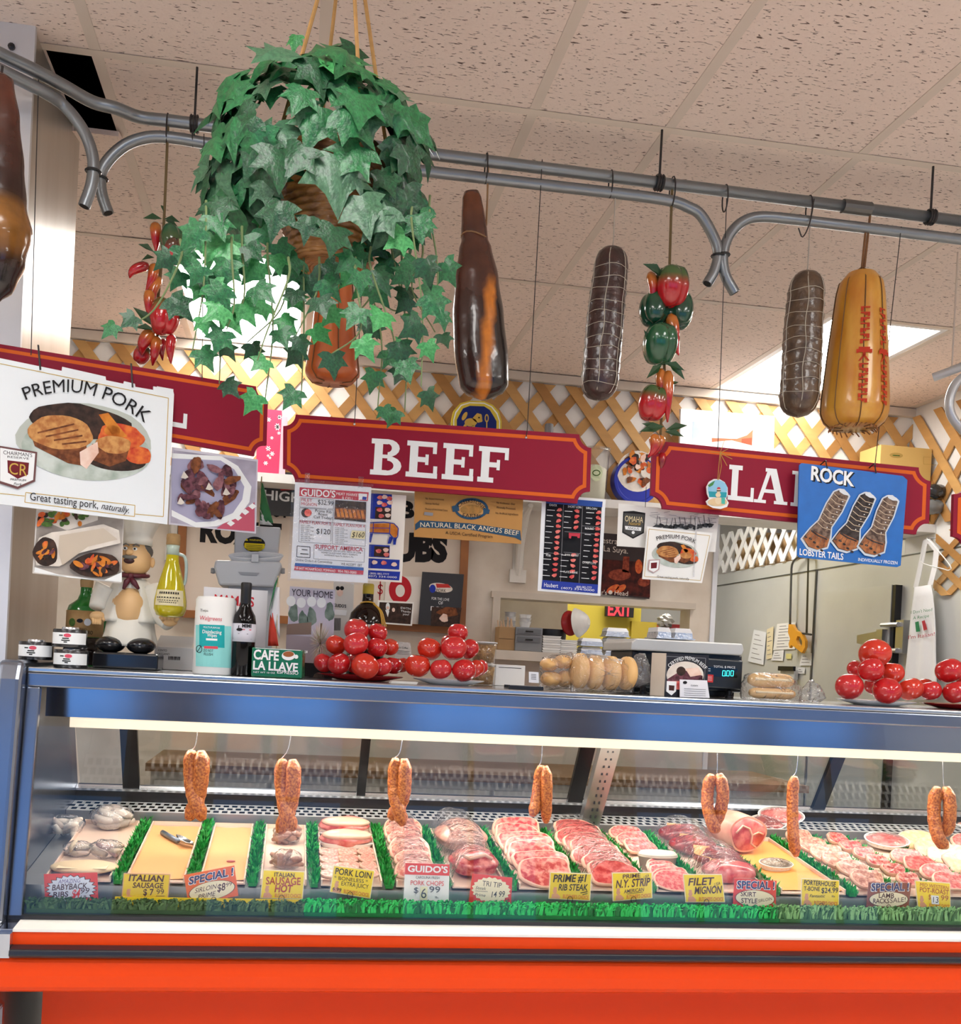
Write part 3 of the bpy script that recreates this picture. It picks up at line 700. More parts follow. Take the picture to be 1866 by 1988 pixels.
m_pipe = M('8A8F93', 0.38, 0.85, scale=12, amt=0.15)
m_wire = M('3A3636', 0.5, 0.5, amt=0.2)
YRL = 2.757
ZU = onY(1280, 355, YRL).z; ZLo = onY(1280, 383, YRL).z
def curve_pts(pts, n=6):                # catmull-rom through points
    P = [pts[0]+(pts[0]-pts[1])] + pts + [pts[-1]+(pts[-1]-pts[-2])]; out = []
    for i in range(1, len(P)-2):
        for k in range(n):
            t = k/n; a, b, c, d = P[i-1], P[i], P[i+1], P[i+2]
            out.append(0.5*((2*b)+(c-a)*t+(2*a-5*b+4*c-d)*t*t+(-a+3*b-3*c+d)*t**3))
    out.append(pts[-1]); return out
rail = thing('meat_rail', (0.8, YRL, ZLo-0.25), 'grey pipe rail with flared ends hung below the ceiling', 'rail')
up = [onZ(x, y, ZU) for x, y in ((0, 105), (68, 137), (126, 168), (180, 198))]
up = [onZ(-60, 76, ZU)] + up + [onY(225, 220, YRL-0.03), onY(270, 231, YRL), onY(326, 241, YRL), onY(401, 249, YRL)]
pts = curve_pts(up, 5); pts.append(Vector((2.5, YRL, ZU)))
for p in pts: p.z = ZU
obj('upper_pipe', MB().tube(pts, 0.0165, 12), m_pipe, rail, smooth=True)
def pipe(name, pts, r=0.0155): return obj(name, MB().tube(pts, r, 12, cap=True), m_pipe, rail, smooth=True, angle=0.8)
mid = [(387, 276), (338, 268), (293, 266), (252, 277), (221, 299), (200, 326), (195, 347), (198, 378), (210, 414)]
lo = curve_pts([onY(x, y, YRL) for x, y in mid], 4); lo.reverse()
rgt = [(864, 337), (1080, 362), (1220, 378), (1302, 390), (1336, 402), (1362, 419), (1389, 468), (1394, 497), (1386, 528), (1373, 551)]
pipe('lower_pipe', lo + [onY(430, 283, YRL)] + curve_pts([onY(x, y, YRL) for x, y in rgt], 5))
pipe('lower_pipe', curve_pts([onY(x, y, YRL) for x, y in ((1427, 569), (1408, 533), (1404, 495), (1416, 457), (1443, 430), (1481, 421), (1558, 428))], 5) + [Vector((2.5, YRL, onY(1866, 464, YRL).z))])
yq = onZ(122, 200, ZLo).y
lp = [onZ(x, y, ZLo) for x, y in ((-60, 108), (0, 136), (45, 158), (90, 181))] + [onY(x, y, yq) for x, y in ((122, 203), (149, 234), (169, 268), (180, 304), (181, 333), (176, 365), (163, 401))]
pipe('lower_pipe', curve_pts(lp, 5))
def end_disc(px, py, Y, d):            # dark open pipe end
    p = onY(px, py, Y); return p
for (px, py), (qx, qy), Y in (((210, 414), (198, 378), YRL), ((163, 401), (176, 365), yq), ((1373, 551), (1386, 528), YRL), ((1427, 569), (1408, 533), YRL)):
    p, q = onY(px, py, Y), onY(qx, qy, Y); d = (p-q).normalized()
    obj('pipe_mouth', MB().tube([p-d*0.002, p+d*0.0012], 0.012, 12), m_dark, rail)
# couplings, hanger rods and tie wires
p = onY(1662, 418, YRL); obj('coupling', MB().tube([Vector((p.x-0.045, YRL, ZU)), Vector((p.x+0.045, YRL, ZU))], 0.0205, 12), M('6C6A66', 0.5, 0.7), rail)
for px, py in ((1283, 300), (1809, 380), (380, 190)):
    x_ = onY(px, py, YRL).x
    obj('hanger_rod', MB().tube([(x_, YRL, H-0.004), (x_, YRL, ZU+0.012)], 0.0035, 6), m_wire, rail)
    mb = MB()
    for dz in (-0.008, 0.0, 0.008): mb.tube([Vector((x_+dz, YRL+0.021*math.cos(a), ZU+0.021*math.sin(a))) for a in [2*PI*i/12 for i in range(12)]], 0.0035, 5, closed=True)
    obj('rod_clamp', mb, m_wire, rail)
def tie(x_, zlo=None, Y=YRL, par=rail, rr=0.019):
    z0 = ZU+rr; z1 = (ZLo if zlo is None else zlo)-rr; zz = (z0+z1)/2; hh = (z0-z1)/2
    mb = MB().tube([Vector((x_, Y+rr*math.cos(a), zz+hh*math.sin(a))) for a in [2*PI*i/16 for i in range(16)]], 0.0022, 5, closed=True)
    obj('tie_wire', mb, m_wire, par)
for px in (325, 376, 1187, 1411, 1575): tie(onY(px, 330 if px > 500 else 250, YRL).x)
for a, b in (((181, 333), yq), ((195, 347), YRL), ((1394, 497), YRL), ((1404, 495), YRL)):
    p = onY(a[0], a[1], b); obj('tie_wire', MB().tube([p+Vector((0.019*math.cos(t), 0.019*math.sin(t), 0)) for t in [2*PI*i/14 for i in range(14)]], 0.0028, 5, closed=True), m_black, rail)
# second rail whose pale end shows at the right edge
r2 = thing('meat_rail', onY(1850, 760, 3.3), 'pale grey pipe end entering at the right edge', 'rail')
obj('upper_pipe', MB().tube([onY(1812, 733, 3.3), onY(1900, 700, 3.2), onY(2050, 640, 3.0)], 0.016, 12), M('C9CCCE', 0.35, 0.5), r2, smooth=True, angle=0.8)
obj('lower_pipe', MB().tube(curve_pts([onY(x, y, 3.25) for x, y in ((1872, 838), (1850, 812), (1843, 785), (1850, 755), (1866, 735), (1900, 716), (1960, 690))], 4), 0.016, 12), M('C9CCCE', 0.35, 0.5), r2, smooth=True, angle=0.8)
q = onY(1852, 632, 3.28); e = onY(1848, 718, 3.28); obj('hanger_rod', MB().tube([Vector((q.x, 3.28, H-0.004)), e], 0.003, 6), m_grid, r2)

def hook(par, p0, p1, r=0.002):          # wire from rail down to p1 with a small hook curl
    p0, p1 = Vector(p0), Vector(p1)
    return obj('wire', MB().tube([p0, p1], r, 5), m_wire, par)

# ---- hams
m_ham = attr_mat('cured_ham_skin', 0.25, 0.5, 18, 0.35, 0.25, 25)
def ham(label, axis, halfw, Y, colfn, wire_top=None):
    (x0, y0), (x1, y1) = axis
    a, b = onY(x0, y0, Y), onY(x1, y1, Y); s = mpp((x0+x1)/2, (y0+y1)/2, Y)
    ax = b-a; L = ax.length; mb = MB()
    N = 34; n = 28
    prof = []
    for i in range(N+1):
        t = i/N
        for (ta, ra), (tb, rb) in zip(halfw[:-1], halfw[1:]):
            if ta <= t <= tb: r = ra+(rb-ra)*smooth(ta, tb, t); break
        prof.append((max(0.2, r)*s, t*L))
    mb.lathe(a, prof, n, axis=ax, fn=lambda q, t: 1+0.05*math.sin(2*q+t*4)+0.035*math.sin(3*q+7*t), sy=0.8)
    t = thing('cured_ham', b, label, 'ham')
    me = mb.mesh('ham_body', WL[t], True)
    d = ax.normalized(); side = Vector((1, 0, 0))
    off = WL[t]
    def fn(co):
        w = co+off-a; u = w.dot(d)/L; v = (w-d*w.dot(d)).dot(side)/s
        return colfn(u, v, (w-d*w.dot(d)).y)
    paint(me, fn); obj('ham_body', me, m_ham, t)
    return t, a, b, s
brown, amber, blk, deep = rgb('4A2418'), rgb('C9751C'), rgb('1A1413'), rgb('2E1512')
def ham_cols(u, v, y):
    c = mixc(brown, deep, smooth(0.3, 0.7, u)); c = mixc(c, rgb('6B3414'), smooth(0.2, 0.0, u))
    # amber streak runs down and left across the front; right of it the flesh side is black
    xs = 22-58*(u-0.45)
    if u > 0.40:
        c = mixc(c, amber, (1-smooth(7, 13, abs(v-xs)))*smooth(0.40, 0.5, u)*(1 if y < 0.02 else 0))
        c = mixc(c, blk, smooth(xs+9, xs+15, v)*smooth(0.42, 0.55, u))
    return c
t, a, b, s = ham('whole cured ham with amber streak hanging left of the dark salami', ((915, 373), (941, 776)), [(0, 14), (0.02, 18), (0.12, 22), (0.20, 25), (0.22, 23), (0.26, 30), (0.42, 41), (0.6, 49), (0.8, 53), (0.93, 50), (0.985, 36), (1, 8)], YRL, ham_cols)
mb = MB(); p = onY(922, 463, YRL-0.03); ringc = a+(b-a)*0.215
mb.tube([ringc+Vector((0.037*math.cos(q), 0.031*math.sin(q), 0.004*math.sin(q*2))) for q in [2*PI*i/16 for i in range(16)]], 0.0022, 5, closed=True)
mb.tube([onY(948, 318, YRL), onY(946, 390, YRL), onY(944, 438, YRL)], 0.0028, 5)
obj('twine', mb, M('8F6B48', 0.8), t); tie(onY(944, 325, YRL).x, par=t, rr=0.022)
yh = 2.42
def ham_cols2(u, v, y):
    c = mixc(rgb('57281A'), deep, smooth(0.1, 0.5, u)); c = mixc(c, rgb('8A5A24'), smooth(0.52, 0.60, u)*(1-smooth(0.72, 0.85, u))*smooth(-8, 12, v)); return mixc(c, blk, smooth(0.8, 0.95, u))
t, a, b, s = ham('dark cured ham cut off by the left edge of the picture', ((-2, 142), (-22, 590)), [(0, 10), (0.03, 28), (0.2, 40), (0.4, 50), (0.55, 58), (0.68, 74), (0.8, 66), (0.92, 48), (1, 15)], yh, ham_cols2)
obj('wire', MB().tube([onY(5, 128, yh), onY(2, 150, yh)], 0.003, 6), m_wire, t)

# ---- salamis
def salami(label, axis, hw, Y, col, col2, rings, vert=6):
    (x0, y0), (x1, y1) = axis; a, b = onY(x0, y0, Y), onY(x1, y1, Y); s = mpp(x0, y0, Y); ax = b-a; L = ax.length; R = hw*s
    t = thing('salami', b, label, 'salami')
    prof = []
    for i in range(41):
        u = i/40; c = min(u, 1-u)*L; q = math.sqrt(max(0, 1-(1-min(1, c/(R*1.1)))**2)) if c < R*1.1 else 1.0
        prof.append((R*max(0.03, q)*(0.90+0.10*smooth(0, 0.55, u))*(1-0.015*math.sin(u*L/s*2*PI/(rings*1.0))), u*L))
    mb = MB(); mb.lathe(a, prof, 26, axis=ax, fn=lambda q, u: 1+0.02*math.sin(3*q+9*u))
    obj('salami_body', mb, M(col, 0.33, scale=25, col2=col2, bump=0.35, bscale=60, coat=0.35, contrast=(0.35, 0.8)), t, smooth=True)
    d = ax.normalized(); u_ = Vector((1, 0, 0)); u_ = (u_-d*u_.dot(d)).normalized(); w_ = d.cross(u_)
    mb = MB()
    def rad(u):
        k = max(0, min(40, u*40)); i = min(39, int(k)); return prof[i][0]+(prof[i+1][0]-prof[i][0])*(k-i)
    k = 0; h = 0.16*L
    while h < 0.93*L:
        r = rad(h/L)*1.025
        mb.tube([a+d*(h+0.003*math.sin(3*q+k))+(u_*math.cos(q)+w_*math.sin(q))*r for q in [2*PI*i/20 for i in range(20)]], 0.0009, 4, closed=True); h += rings*s*random.uniform(0.85, 1.15); k += 1
    for k in range(vert):
        q = 2*PI*k/vert+0.9; mb.tube([a+d*(L*i/20)+(u_*math.cos(q+0.05*math.sin(i))+w_*math.sin(q+0.05*math.sin(i)))*rad(i/20)*1.025 for i in range(21)], 0.0012, 4)
    obj('netting', mb, M('B5AC9C', 0.7), t)
    top = Vector((a.x, YRL, ZLo-0.016))
    obj('wire', MB().tube([a+d*0.002, a-d*0.02, a*0.3+top*0.7, top], 0.0018, 5), M('A99F92', 0.7), t)
    return t
t = salami('very dark netted salami hanging beside the ham', ((1190, 477), (1160, 779)), 36, YRL, '2A1714', '4A2C28', 24)
t = salami('mottled brown netted salami hanging next to the yellow cheese', ((1568, 524), (1549, 811)), 37, YRL, '3E2C22', '6B5238', 25)
mb = MB(); x_ = onY(1572, 430, YRL).x
mb.tube(curve_pts([Vector((x_, YRL-0.02, ZU)), Vector((x_-0.01, YRL-0.02, ZLo-0.03)), Vector((x_-0.03, YRL-0.02, ZLo-0.075)), Vector((x_-0.045, YRL-0.02, ZLo-0.05))], 4), 0.002, 5); obj('hook', mb, m_wire, t)

# ---- hanging cheeses
def cheese(label, axis, halfw, Y, col, col2, strings, marks=False, flat=True):
    (x0, y0), (x1, y1) = axis; a, b = onY(x0, y0, Y), onY(x1, y1, Y); s = mpp(x0, y0, Y); ax = b-a; L = ax.length; d = ax.normalized()
    t = thing('provolone', b, label, 'cheese')
    prof = []
    for i in range(33):
        u = i/32
        for (ta, ra), (tb, rb) in zip(halfw[:-1], halfw[1:]):
            if ta <= u <= tb: r = ra+(rb-ra)*((u-ta)/(tb-ta)); break
        prof.append((r*s, u*L))
    q0 = 0.35
    mb = MB(); mb.lathe(a, prof, 48, axis=ax, fn=lambda q, u: 1-0.035*abs(math.cos((q-q0)*strings/2))**14*(1 if u > 0.02 else 0))
    obj('cheese_body', mb, M(col, 0.3, scale=14, col2=col2, bump=0.12, bscale=30, coat=0.3, stretch=(1, 1, 0.35)), t, smooth=True, angle=0.9)
    u_ = Vector((1, 0, 0)); u_ = (u_-d*u_.dot(d)).normalized(); w_ = d.cross(u_); mb = MB(); knot = a-d*0.022
    for k in range(strings):
        q = q0+PI/strings*0+2*PI*k/strings+PI/strings*0
        dirv = u_*math.cos(q)+w_*math.sin(q); P = [knot]
        for i in range(2, 33): P.append(a+d*prof[i][1]+dirv*(prof[i][0]*0.97+0.002))
        P.append(a+d*(L+0.003)+dirv*prof[-1][0]*0.5); mb.tube(P, 0.0016, 4)
    obj('cords', mb, M('6B4A2C', 0.8), t)
    if marks:
        pass
    top = Vector((knot.x+0.006, YRL, ZLo-0.016))
    mb = MB().tube([knot, top], 0.0035, 6).tube([knot+Vector((0.008, 0, 0)), top+Vector((0.012, 0, 0.05))], 0.0035, 6); obj('cord_loop', mb, M('7A5230', 0.8), t)
    return t, a, d, L, s, prof, u_, w_
t, a, d, L, s, prof, u_, w_ = cheese('large yellow corded provolone with red stamped marks', ((1673, 532), (1657, 830)), [(0, 26), (0.06, 40), (0.14, 45), (0.5, 55), (0.8, 62), (0.9, 63), (0.96, 58), (1, 45)], YRL, 'D19A3A', 'B9741F', 8, True)
mb = MB(); rr = random.Random(5)
for q in (-PI/2-0.33, -PI/2+0.40):
    dirv = u_*math.cos(q)+w_*math.sin(q); tan = -u_*math.sin(q)+w_*math.cos(q)
    # w_ may point either way: keep the camera side
    if dirv.y > 0: dirv = u_*math.cos(-q)+w_*math.sin(-q); tan = u_*math.sin(q)+w_*math.cos(q)
    def P(u, v, o=0.0015):
        i = min(31, int(u*32)); r = prof[i][0]+(prof[i+1][0]-prof[i][0])*(u*32-i); return a+d*(u*L)+dirv*(r*0.995+o)+tan*v
    def mark(u0, u1, v0, v1): mb.add([P(u0, v0), P(u0, v1), P(u1, v1), P(u1, v0)], [(0, 1, 2, 3)])
    def letters(ua, ub, n):
        for k in range(n):
            u0 = ua+(ub-ua)*k/n; st = (ub-ua)/n; w = 0.013
            mark(u0, u0+st*0.28, -w, w)
            if k % 2: mark(u0+st*0.28, u0+st*0.8, -w, -w*0.4)
            else: mark(u0+st*0.28, u0+st*0.8, w*0.4, w)
            if k % 3: mark(u0+st*0.28, u0+st*0.6, -w*0.25, w*0.25)
    mb = MB(); letters(0.27, 0.52, 7); letters(0.64, 0.90, 8)
    mark(0.535, 0.57, -0.016, 0.016); mark(0.57, 0.60, -0.004, 0.004); mark(0.55, 0.575, -0.022, -0.016); mark(0.55, 0.575, 0.016, 0.022)
    mb.add([P(0.58, 0.0), P(0.58, 0.006), P(0.625, -0.010), P(0.625, -0.016)], [(0, 1, 2, 3)]); mb.add([P(0.58, 0.0), P(0.58, -0.006), P(0.625, 0.010), P(0.625, 0.016)], [(0, 1, 2, 3)]); obj('stamped_marks', mb, ink('B5331B'), t, merge=False)

mb = MB(); cc = a+d*(L-0.004)
for k in range(26):
    q = 2*PI*k/26; mb.tube([cc+(u_*math.cos(q)+w_*math.sin(q))*prof[-1][0]*0.9, cc+(u_*math.cos(q+0.2)+w_*math.sin(q+0.2))*prof[-1][0]*1.0+d*rr.uniform(0.008, 0.02)], 0.002, 4)
obj('frayed_rim', mb, M('8A5A33', 0.9), t)
t, a, d, L, s, prof, u_, w_ = cheese('reddish provolone hanging behind the ivy basket', ((652, 520), (645, 742)), [(0, 20), (0.06, 32), (0.2, 36), (0.55, 42), (0.8, 50), (0.93, 54), (1, 40)], YRL, 'C2672E', 'A0461C', 6)

# ---- strings of artificial peppers
m_pep = attr_mat('glossy_pepper', 0.18, 0.6, 20, 0.15, 0.05, 20)
m_pl = M('2C4A2A', 0.35, amt=0.3, scale=30)
RED, GRN, ORG, DKR = rgb('B3171F'), rgb('1F5A38'), rgb('C4702A'), rgb('7E0F18')
def pepper_string(label, Y, items, leaves, cord):
    t = thing('pepper_string', onY(cord[-1][0], cord[-1][1], Y), label, 'pepper string', None)
    obj('cord', MB().tube([onY(x, y, Y) for x, y in cord], 0.004, 6), M('6E5A3A', 0.9), t)
    for k, it in enumerate(items):
        kind, x, y, sz = it[:4]; c0, c1 = it[4], it[5]; rnd = random.Random(k*7+int(x)); dy = it[7] if len(it) > 7 else rnd.uniform(-0.025, 0.01)
        s = mpp(x, y, Y); c = onY(x, y, Y+dy-0.012); mb = MB()
        if kind == 'bell':
            rot = it[6] if len(it) > 6 else 0.0; R = sz*s; M3 = Euler((0.15, rot, rnd.uniform(0, 6)), 'XYZ').to_matrix()
            mb.ball(c, (R*0.92, R*0.92, R*1.28), 36, 18, fn=lambda d: (0.84+0.20*abs(math.sin(1.5*math.atan2(d.y, d.x)))**0.6)*(1-0.16*smooth(0.7, 1.0, abs(d.z)))*(1+0.10*d.z), M3=M3)
            me = mb.mesh('bell_pepper', WL[t], True); cc = c-WL[t]; inv = M3.inverted()
            paint(me, lambda co: mixc(c1, c0, smooth(0.0, 0.75, (inv @ (co-cc)).z/R)))
            o = obj('bell_pepper', me, m_pep, t)
            top = M3 @ Vector((0, 0, R*0.9)); obj('stalk', MB().tube([c+top, c+top*1.35], [0.006, 0.003], 6), m_pl, o)
        else:                                   # chili: curved taper between two pixels
            x2, y2 = it[6]; e = onY(x2, y2, Y+dy-0.012); bend = Vector((rnd.uniform(-1, 1)*0.012, -0.008, 0)); R = sz*s
            P = [c+(e-c)*u+bend*math.sin(u*PI) for u in [i/9 for i in range(10)]]
            mb.tube(P, [R*max(0.12, q) for q in (0.55, 0.95, 1.0, 0.97, 0.9, 0.8, 0.68, 0.52, 0.34, 0.12)], 10)
            me = mb.mesh('chili_pepper', WL[t], True); cc = c-WL[t]; ax = e-c
            paint(me, lambda co: mixc(c0, c1, smooth(0.15, 0.6, (co-cc).dot(ax)/ax.length_squared)))
            obj('chili_pepper', me, m_pep, t)
    for k, (x, y, x2, y2) in enumerate(leaves):
        a = onY(x, y, Y-0.03); b = onY(x2, y2, Y-0.045); w = Vector((-(b-a).z, 0, (b-a).x)).normalized()*((b-a).length*0.17)
        m1 = a*0.55+b*0.45+Vector((0, -0.006, 0.004)); mb = MB().add([a, m1+w, b, m1-w, m1+Vector((0, 0.006, -0.003))], [(0, 1, 4), (1, 2, 4), (2, 3, 4), (3, 0, 4)])
        obj('leaf', mb, m_pl, t)
    return t
t = pepper_string('string of red and green peppers hanging right of the dark salami', YRL, [
    ('bell', 1303, 560, 36, rgb('3D5A2E'), RED, 0.15), ('chili', 1262, 530, 10, ORG, RED, (1262, 592)), ('chili', 1276, 535, 11, ORG, RED, (1284, 598)),
    ('bell', 1270, 603, 31, GRN, rgb('174531'), -0.1, 0.015), ('bell', 1318, 606, 32, GRN, rgb('174531'), 0.2, 0.02), ('chili', 1302, 612, 12, ORG, RED, (1312, 684)), ('chili', 1312, 650, 9, RED, RED, (1318, 690)),
    ('bell', 1280, 672, 36, GRN, rgb('1A5032'), -0.25), ('chili', 1283, 718, 11, ORG, RED, (1290, 790)), ('chili', 1298, 722, 11, ORG, RED, (1296, 820)), ('bell', 1266, 786, 31, rgb('3D5A2E'), RED, 0.1),
    ('chili', 1268, 845, 11, ORG, RED, (1258, 888)), ('chili', 1282, 848, 11, ORG, RED, (1270, 884)), ('chili', 1285, 880, 8, RED, DKR, (1282, 915), 0.02)],
    [(1290, 535, 1248, 512), (1300, 530, 1328, 525), (1285, 540, 1262, 520), (1280, 700, 1250, 640), (1290, 705, 1330, 720), (1285, 708, 1255, 735), (1295, 700, 1330, 738), (1262, 765, 1250, 755), (1290, 828, 1242, 838), (1292, 835, 1335, 826), (1290, 838, 1328, 848), (1280, 836, 1246, 822), (1300, 750, 1318, 742)],
    [(1306, 350), (1303, 420), (1300, 520), (1292, 620), (1290, 720), (1282, 850), (1278, 880)])
tie(onY(1306, 360, YRL).x, par=t, rr=0.023)
t = pepper_string('string of red peppers hanging left of the ivy basket', YRL, [
    ('chili', 302, 434, 11, ORG, RED, (303, 490)), ('bell', 335, 470, 27, GRN, rgb('3F5A33'), 0.1), ('bell', 338, 490, 22, rgb('5A3A2A'), RED, 0.5, -0.05), ('chili', 288, 515, 10, rgb('8A1A1C'), RED, (252, 540)),
    ('chili', 300, 514, 11, ORG, RED, (283, 570)), ('chili', 310, 540, 10, ORG, RED, (300, 610)), ('chili', 290, 565, 11, ORG, RED, (290, 620)), ('bell', 318, 618, 31, rgb('5E5A2A'), RED, -0.05), ('chili', 296, 645, 14, ORG, RED, (276, 690)), ('chili', 305, 655, 11, ORG, RED, (296, 710)), ('chili', 334, 652, 10, RED, RED, (332, 706)), ('chili', 318, 660, 8, RED, DKR, (316, 700), 0.02), ('bell', 275, 690, 17, rgb('4A5A30'), RED, 0.3, 0.03)],
    [(318, 412, 312, 398), (318, 425, 350, 432), (315, 425, 277, 424), (320, 428, 345, 440), (300, 490, 268, 474), (300, 500, 275, 505), (300, 635, 258, 596), (300, 640, 262, 636), (340, 622, 362, 616), (330, 512, 345, 540)],
    [(326, 246), (324, 300), (320, 395), (315, 500), (305, 600), (308, 680)])

# ---- ivy basket
YI = 2.12
ivy = thing('hanging_ivy_basket', onY(640, 525, YI), 'artificial ivy trailing from a wicker basket on ropes', 'hanging plant')
sI = mpp(640, 430, YI)
c0 = onY(640, 520, YI)
def wick(q, u): return 1+0.025*math.sin(u*16*2*PI)+0.022*math.sin(18*q+PI*(int(u*16) % 2))
prof = []
for i in range(97):
    u = i/96; prof.append(((80+38*u)*sI, u*205*sI))
mb = MB(); mb.lathe(c0, prof, 72, fn=wick); 
obj('basket', mb, M('B07A40', 0.4, scale=30, col2='7A4A22', bump=0.4, bscale=60, coat=0.3), ivy, smooth=True)
mb = MB()
for k in range(9):
    r = (10+8.2*k)*sI; mb.tube([c0+Vector((r*math.cos(q), r*math.sin(q), -0.002+0.0015*math.sin(14*q+k))) for q in [2*PI*i/28 for i in range(28)]], 0.0052, 5, closed=True)
obj('coiled_base', mb, M('A06A38', 0.5, scale=40, amt=0.3), ivy, smooth=True)
mb = MB(); apex = Vector((c0.x, YI, H-0.004)); zr = c0.z+205*sI
for q in (0.3, 1.9, 3.5, 5.1): mb.tube([apex+Vector((0.012*math.cos(q), 0.012*math.sin(q), 0)), Vector((c0.x+118*sI*math.cos(q), YI+118*sI*math.sin(q), zr))], 0.0045, 6)
obj('rope', mb, M('B98D55', 0.9, scale=60, amt=0.3), ivy)
out = [(0, 0), (0.16, -0.10), (0.36, -0.13), (0.60, -0.02), (0.42, 0.16), (0.50, 0.30), (0.66, 0.52), (0.36, 0.50), (0.20, 0.66), (0, 1.05)]
def leaf_mesh(curl, v, mat):
    mb = MB(); r = random.Random(v); mid = [(0, 0), (0, 0.25), (0, 0.5), (0, 1.05)]
    def z(x, y): return -curl*(y**2)*0.6 - 0.35*curl*abs(x) + 0.05*math.sin(9*x+v)*abs(x)*2
    for sg in (-1, 1):
        P = [(sg*x, y) for x, y in out]; c = (sg*0.17, 0.24)
        V = [Vector((x, y, z(x, y))) for x, y in P] + [Vector((c[0], c[1], z(*c)-0.03))] + [Vector((0, 0.5, z(0, 0.5)+0.04)), Vector((0, 0.22, z(0, .22)+0.05))]
        n = len(P); ring = list(range(n)) + [n+1, n+2]
        mb.add(V, [(ring[i], ring[(i+1) % len(ring)], n) if sg > 0 else (ring[(i+1) % len(ring)], ring[i], n) for i in range(len(ring))])
    me = mb.mesh('leaf', smooth=True); me.materials.append(mat); return me
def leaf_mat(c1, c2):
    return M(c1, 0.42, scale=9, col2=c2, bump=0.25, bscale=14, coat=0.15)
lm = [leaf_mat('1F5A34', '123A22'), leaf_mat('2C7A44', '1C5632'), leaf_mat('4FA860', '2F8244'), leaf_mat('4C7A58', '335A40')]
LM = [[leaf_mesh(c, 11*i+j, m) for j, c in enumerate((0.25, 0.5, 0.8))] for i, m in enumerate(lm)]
rnd = random.Random(12); nleaf = 0
def put_leaf(p, out_dir, down, size, mi):
    global nleaf
    o = bpy.data.objects.new('leaf', rnd.choice(LM[mi])); COL.objects.link(o); o.parent = ivy; nleaf += 1
    z = out_dir.normalized(); y = (down-z*down.dot(z)).normalized(); x = y.cross(z)
    Mx = Matrix((x, y, z)).transposed().to_4x4(); o.matrix_local = Matrix.Translation(p-WL[ivy]) @ Mx @ Matrix.Scale(size, 4)
# mound of leaves over the rim, then trailing stems
cm = onY(620, 330, YI); sM = mpp(620, 300, YI)
tries = 0
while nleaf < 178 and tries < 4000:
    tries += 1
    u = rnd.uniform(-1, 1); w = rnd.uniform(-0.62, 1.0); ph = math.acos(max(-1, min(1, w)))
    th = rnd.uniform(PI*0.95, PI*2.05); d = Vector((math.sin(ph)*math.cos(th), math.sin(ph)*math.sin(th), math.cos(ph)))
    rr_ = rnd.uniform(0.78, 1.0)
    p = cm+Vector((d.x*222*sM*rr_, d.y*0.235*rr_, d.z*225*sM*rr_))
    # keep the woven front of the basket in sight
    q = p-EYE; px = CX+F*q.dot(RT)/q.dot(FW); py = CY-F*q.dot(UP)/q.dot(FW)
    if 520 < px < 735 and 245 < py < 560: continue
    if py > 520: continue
    mi = rnd.choice((1, 2, 2, 1)) if w > 0.6 else (rnd.choice((0, 1, 1, 3)) if w > 0 else rnd.choice((0, 0, 3, 1)))  # paler leaves on top, darker below: light and shade put into the greens
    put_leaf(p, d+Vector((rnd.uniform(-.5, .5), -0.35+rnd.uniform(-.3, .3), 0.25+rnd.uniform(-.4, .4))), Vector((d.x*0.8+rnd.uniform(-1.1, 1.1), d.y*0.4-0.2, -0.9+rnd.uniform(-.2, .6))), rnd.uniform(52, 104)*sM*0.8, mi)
for (px, py, sz, mi) in ((575, 68, 40, 2), (630, 95, 90, 1), (690, 90, 70, 0), (650, 300, 130, 3), (600, 420, 55, 0), (650, 440, 75, 0), (700, 380, 95, 3), (690, 320, 80, 3), (545, 390, 80, 0), (750, 400, 90, 3), (540, 290, 100, 0), (590, 285, 90, 0), (700, 285, 100, 1)):
    p = onY(px, py, YI-0.2 if py > 200 else YI); put_leaf(p, Vector((rnd.uniform(-.4, .4), -1, 0.3)), Vector((rnd.uniform(-.8, .8), 0, -1)), sz*sM*0.8, mi)
vines = [((400, 430), (395, 560), (372, 690)), ((420, 470), (430, 600), (426, 745)), ((470, 480), (470, 590), (400, 560)), ((520, 500), (530, 640), (515, 775)), ((560, 520), (545, 600), (480, 665)), ((500, 450), (420, 530), (370, 535)), ((590, 540), (590, 650), (585, 770)), ((690, 540), (700, 640), (640, 690)), ((700, 500), (740, 650), (733, 800)), ((760, 480), (790, 640), (786, 800)), ((800, 440), (820, 600), (818, 750)), ((835, 420), (850, 520), (845, 610)), ((720, 520), (760, 640), (770, 700)), ((740, 540), (700, 600), (660, 600)), ((820, 500), (800, 560), (845, 645)), ((450, 500), (455, 590), (440, 640)), ((620, 540), (610, 580), (575, 650)), ((350, 505), (300, 600), (245, 635)), ((780, 520), (775, 600), (740, 590)), ((560, 540), (520, 640), (500, 700))]
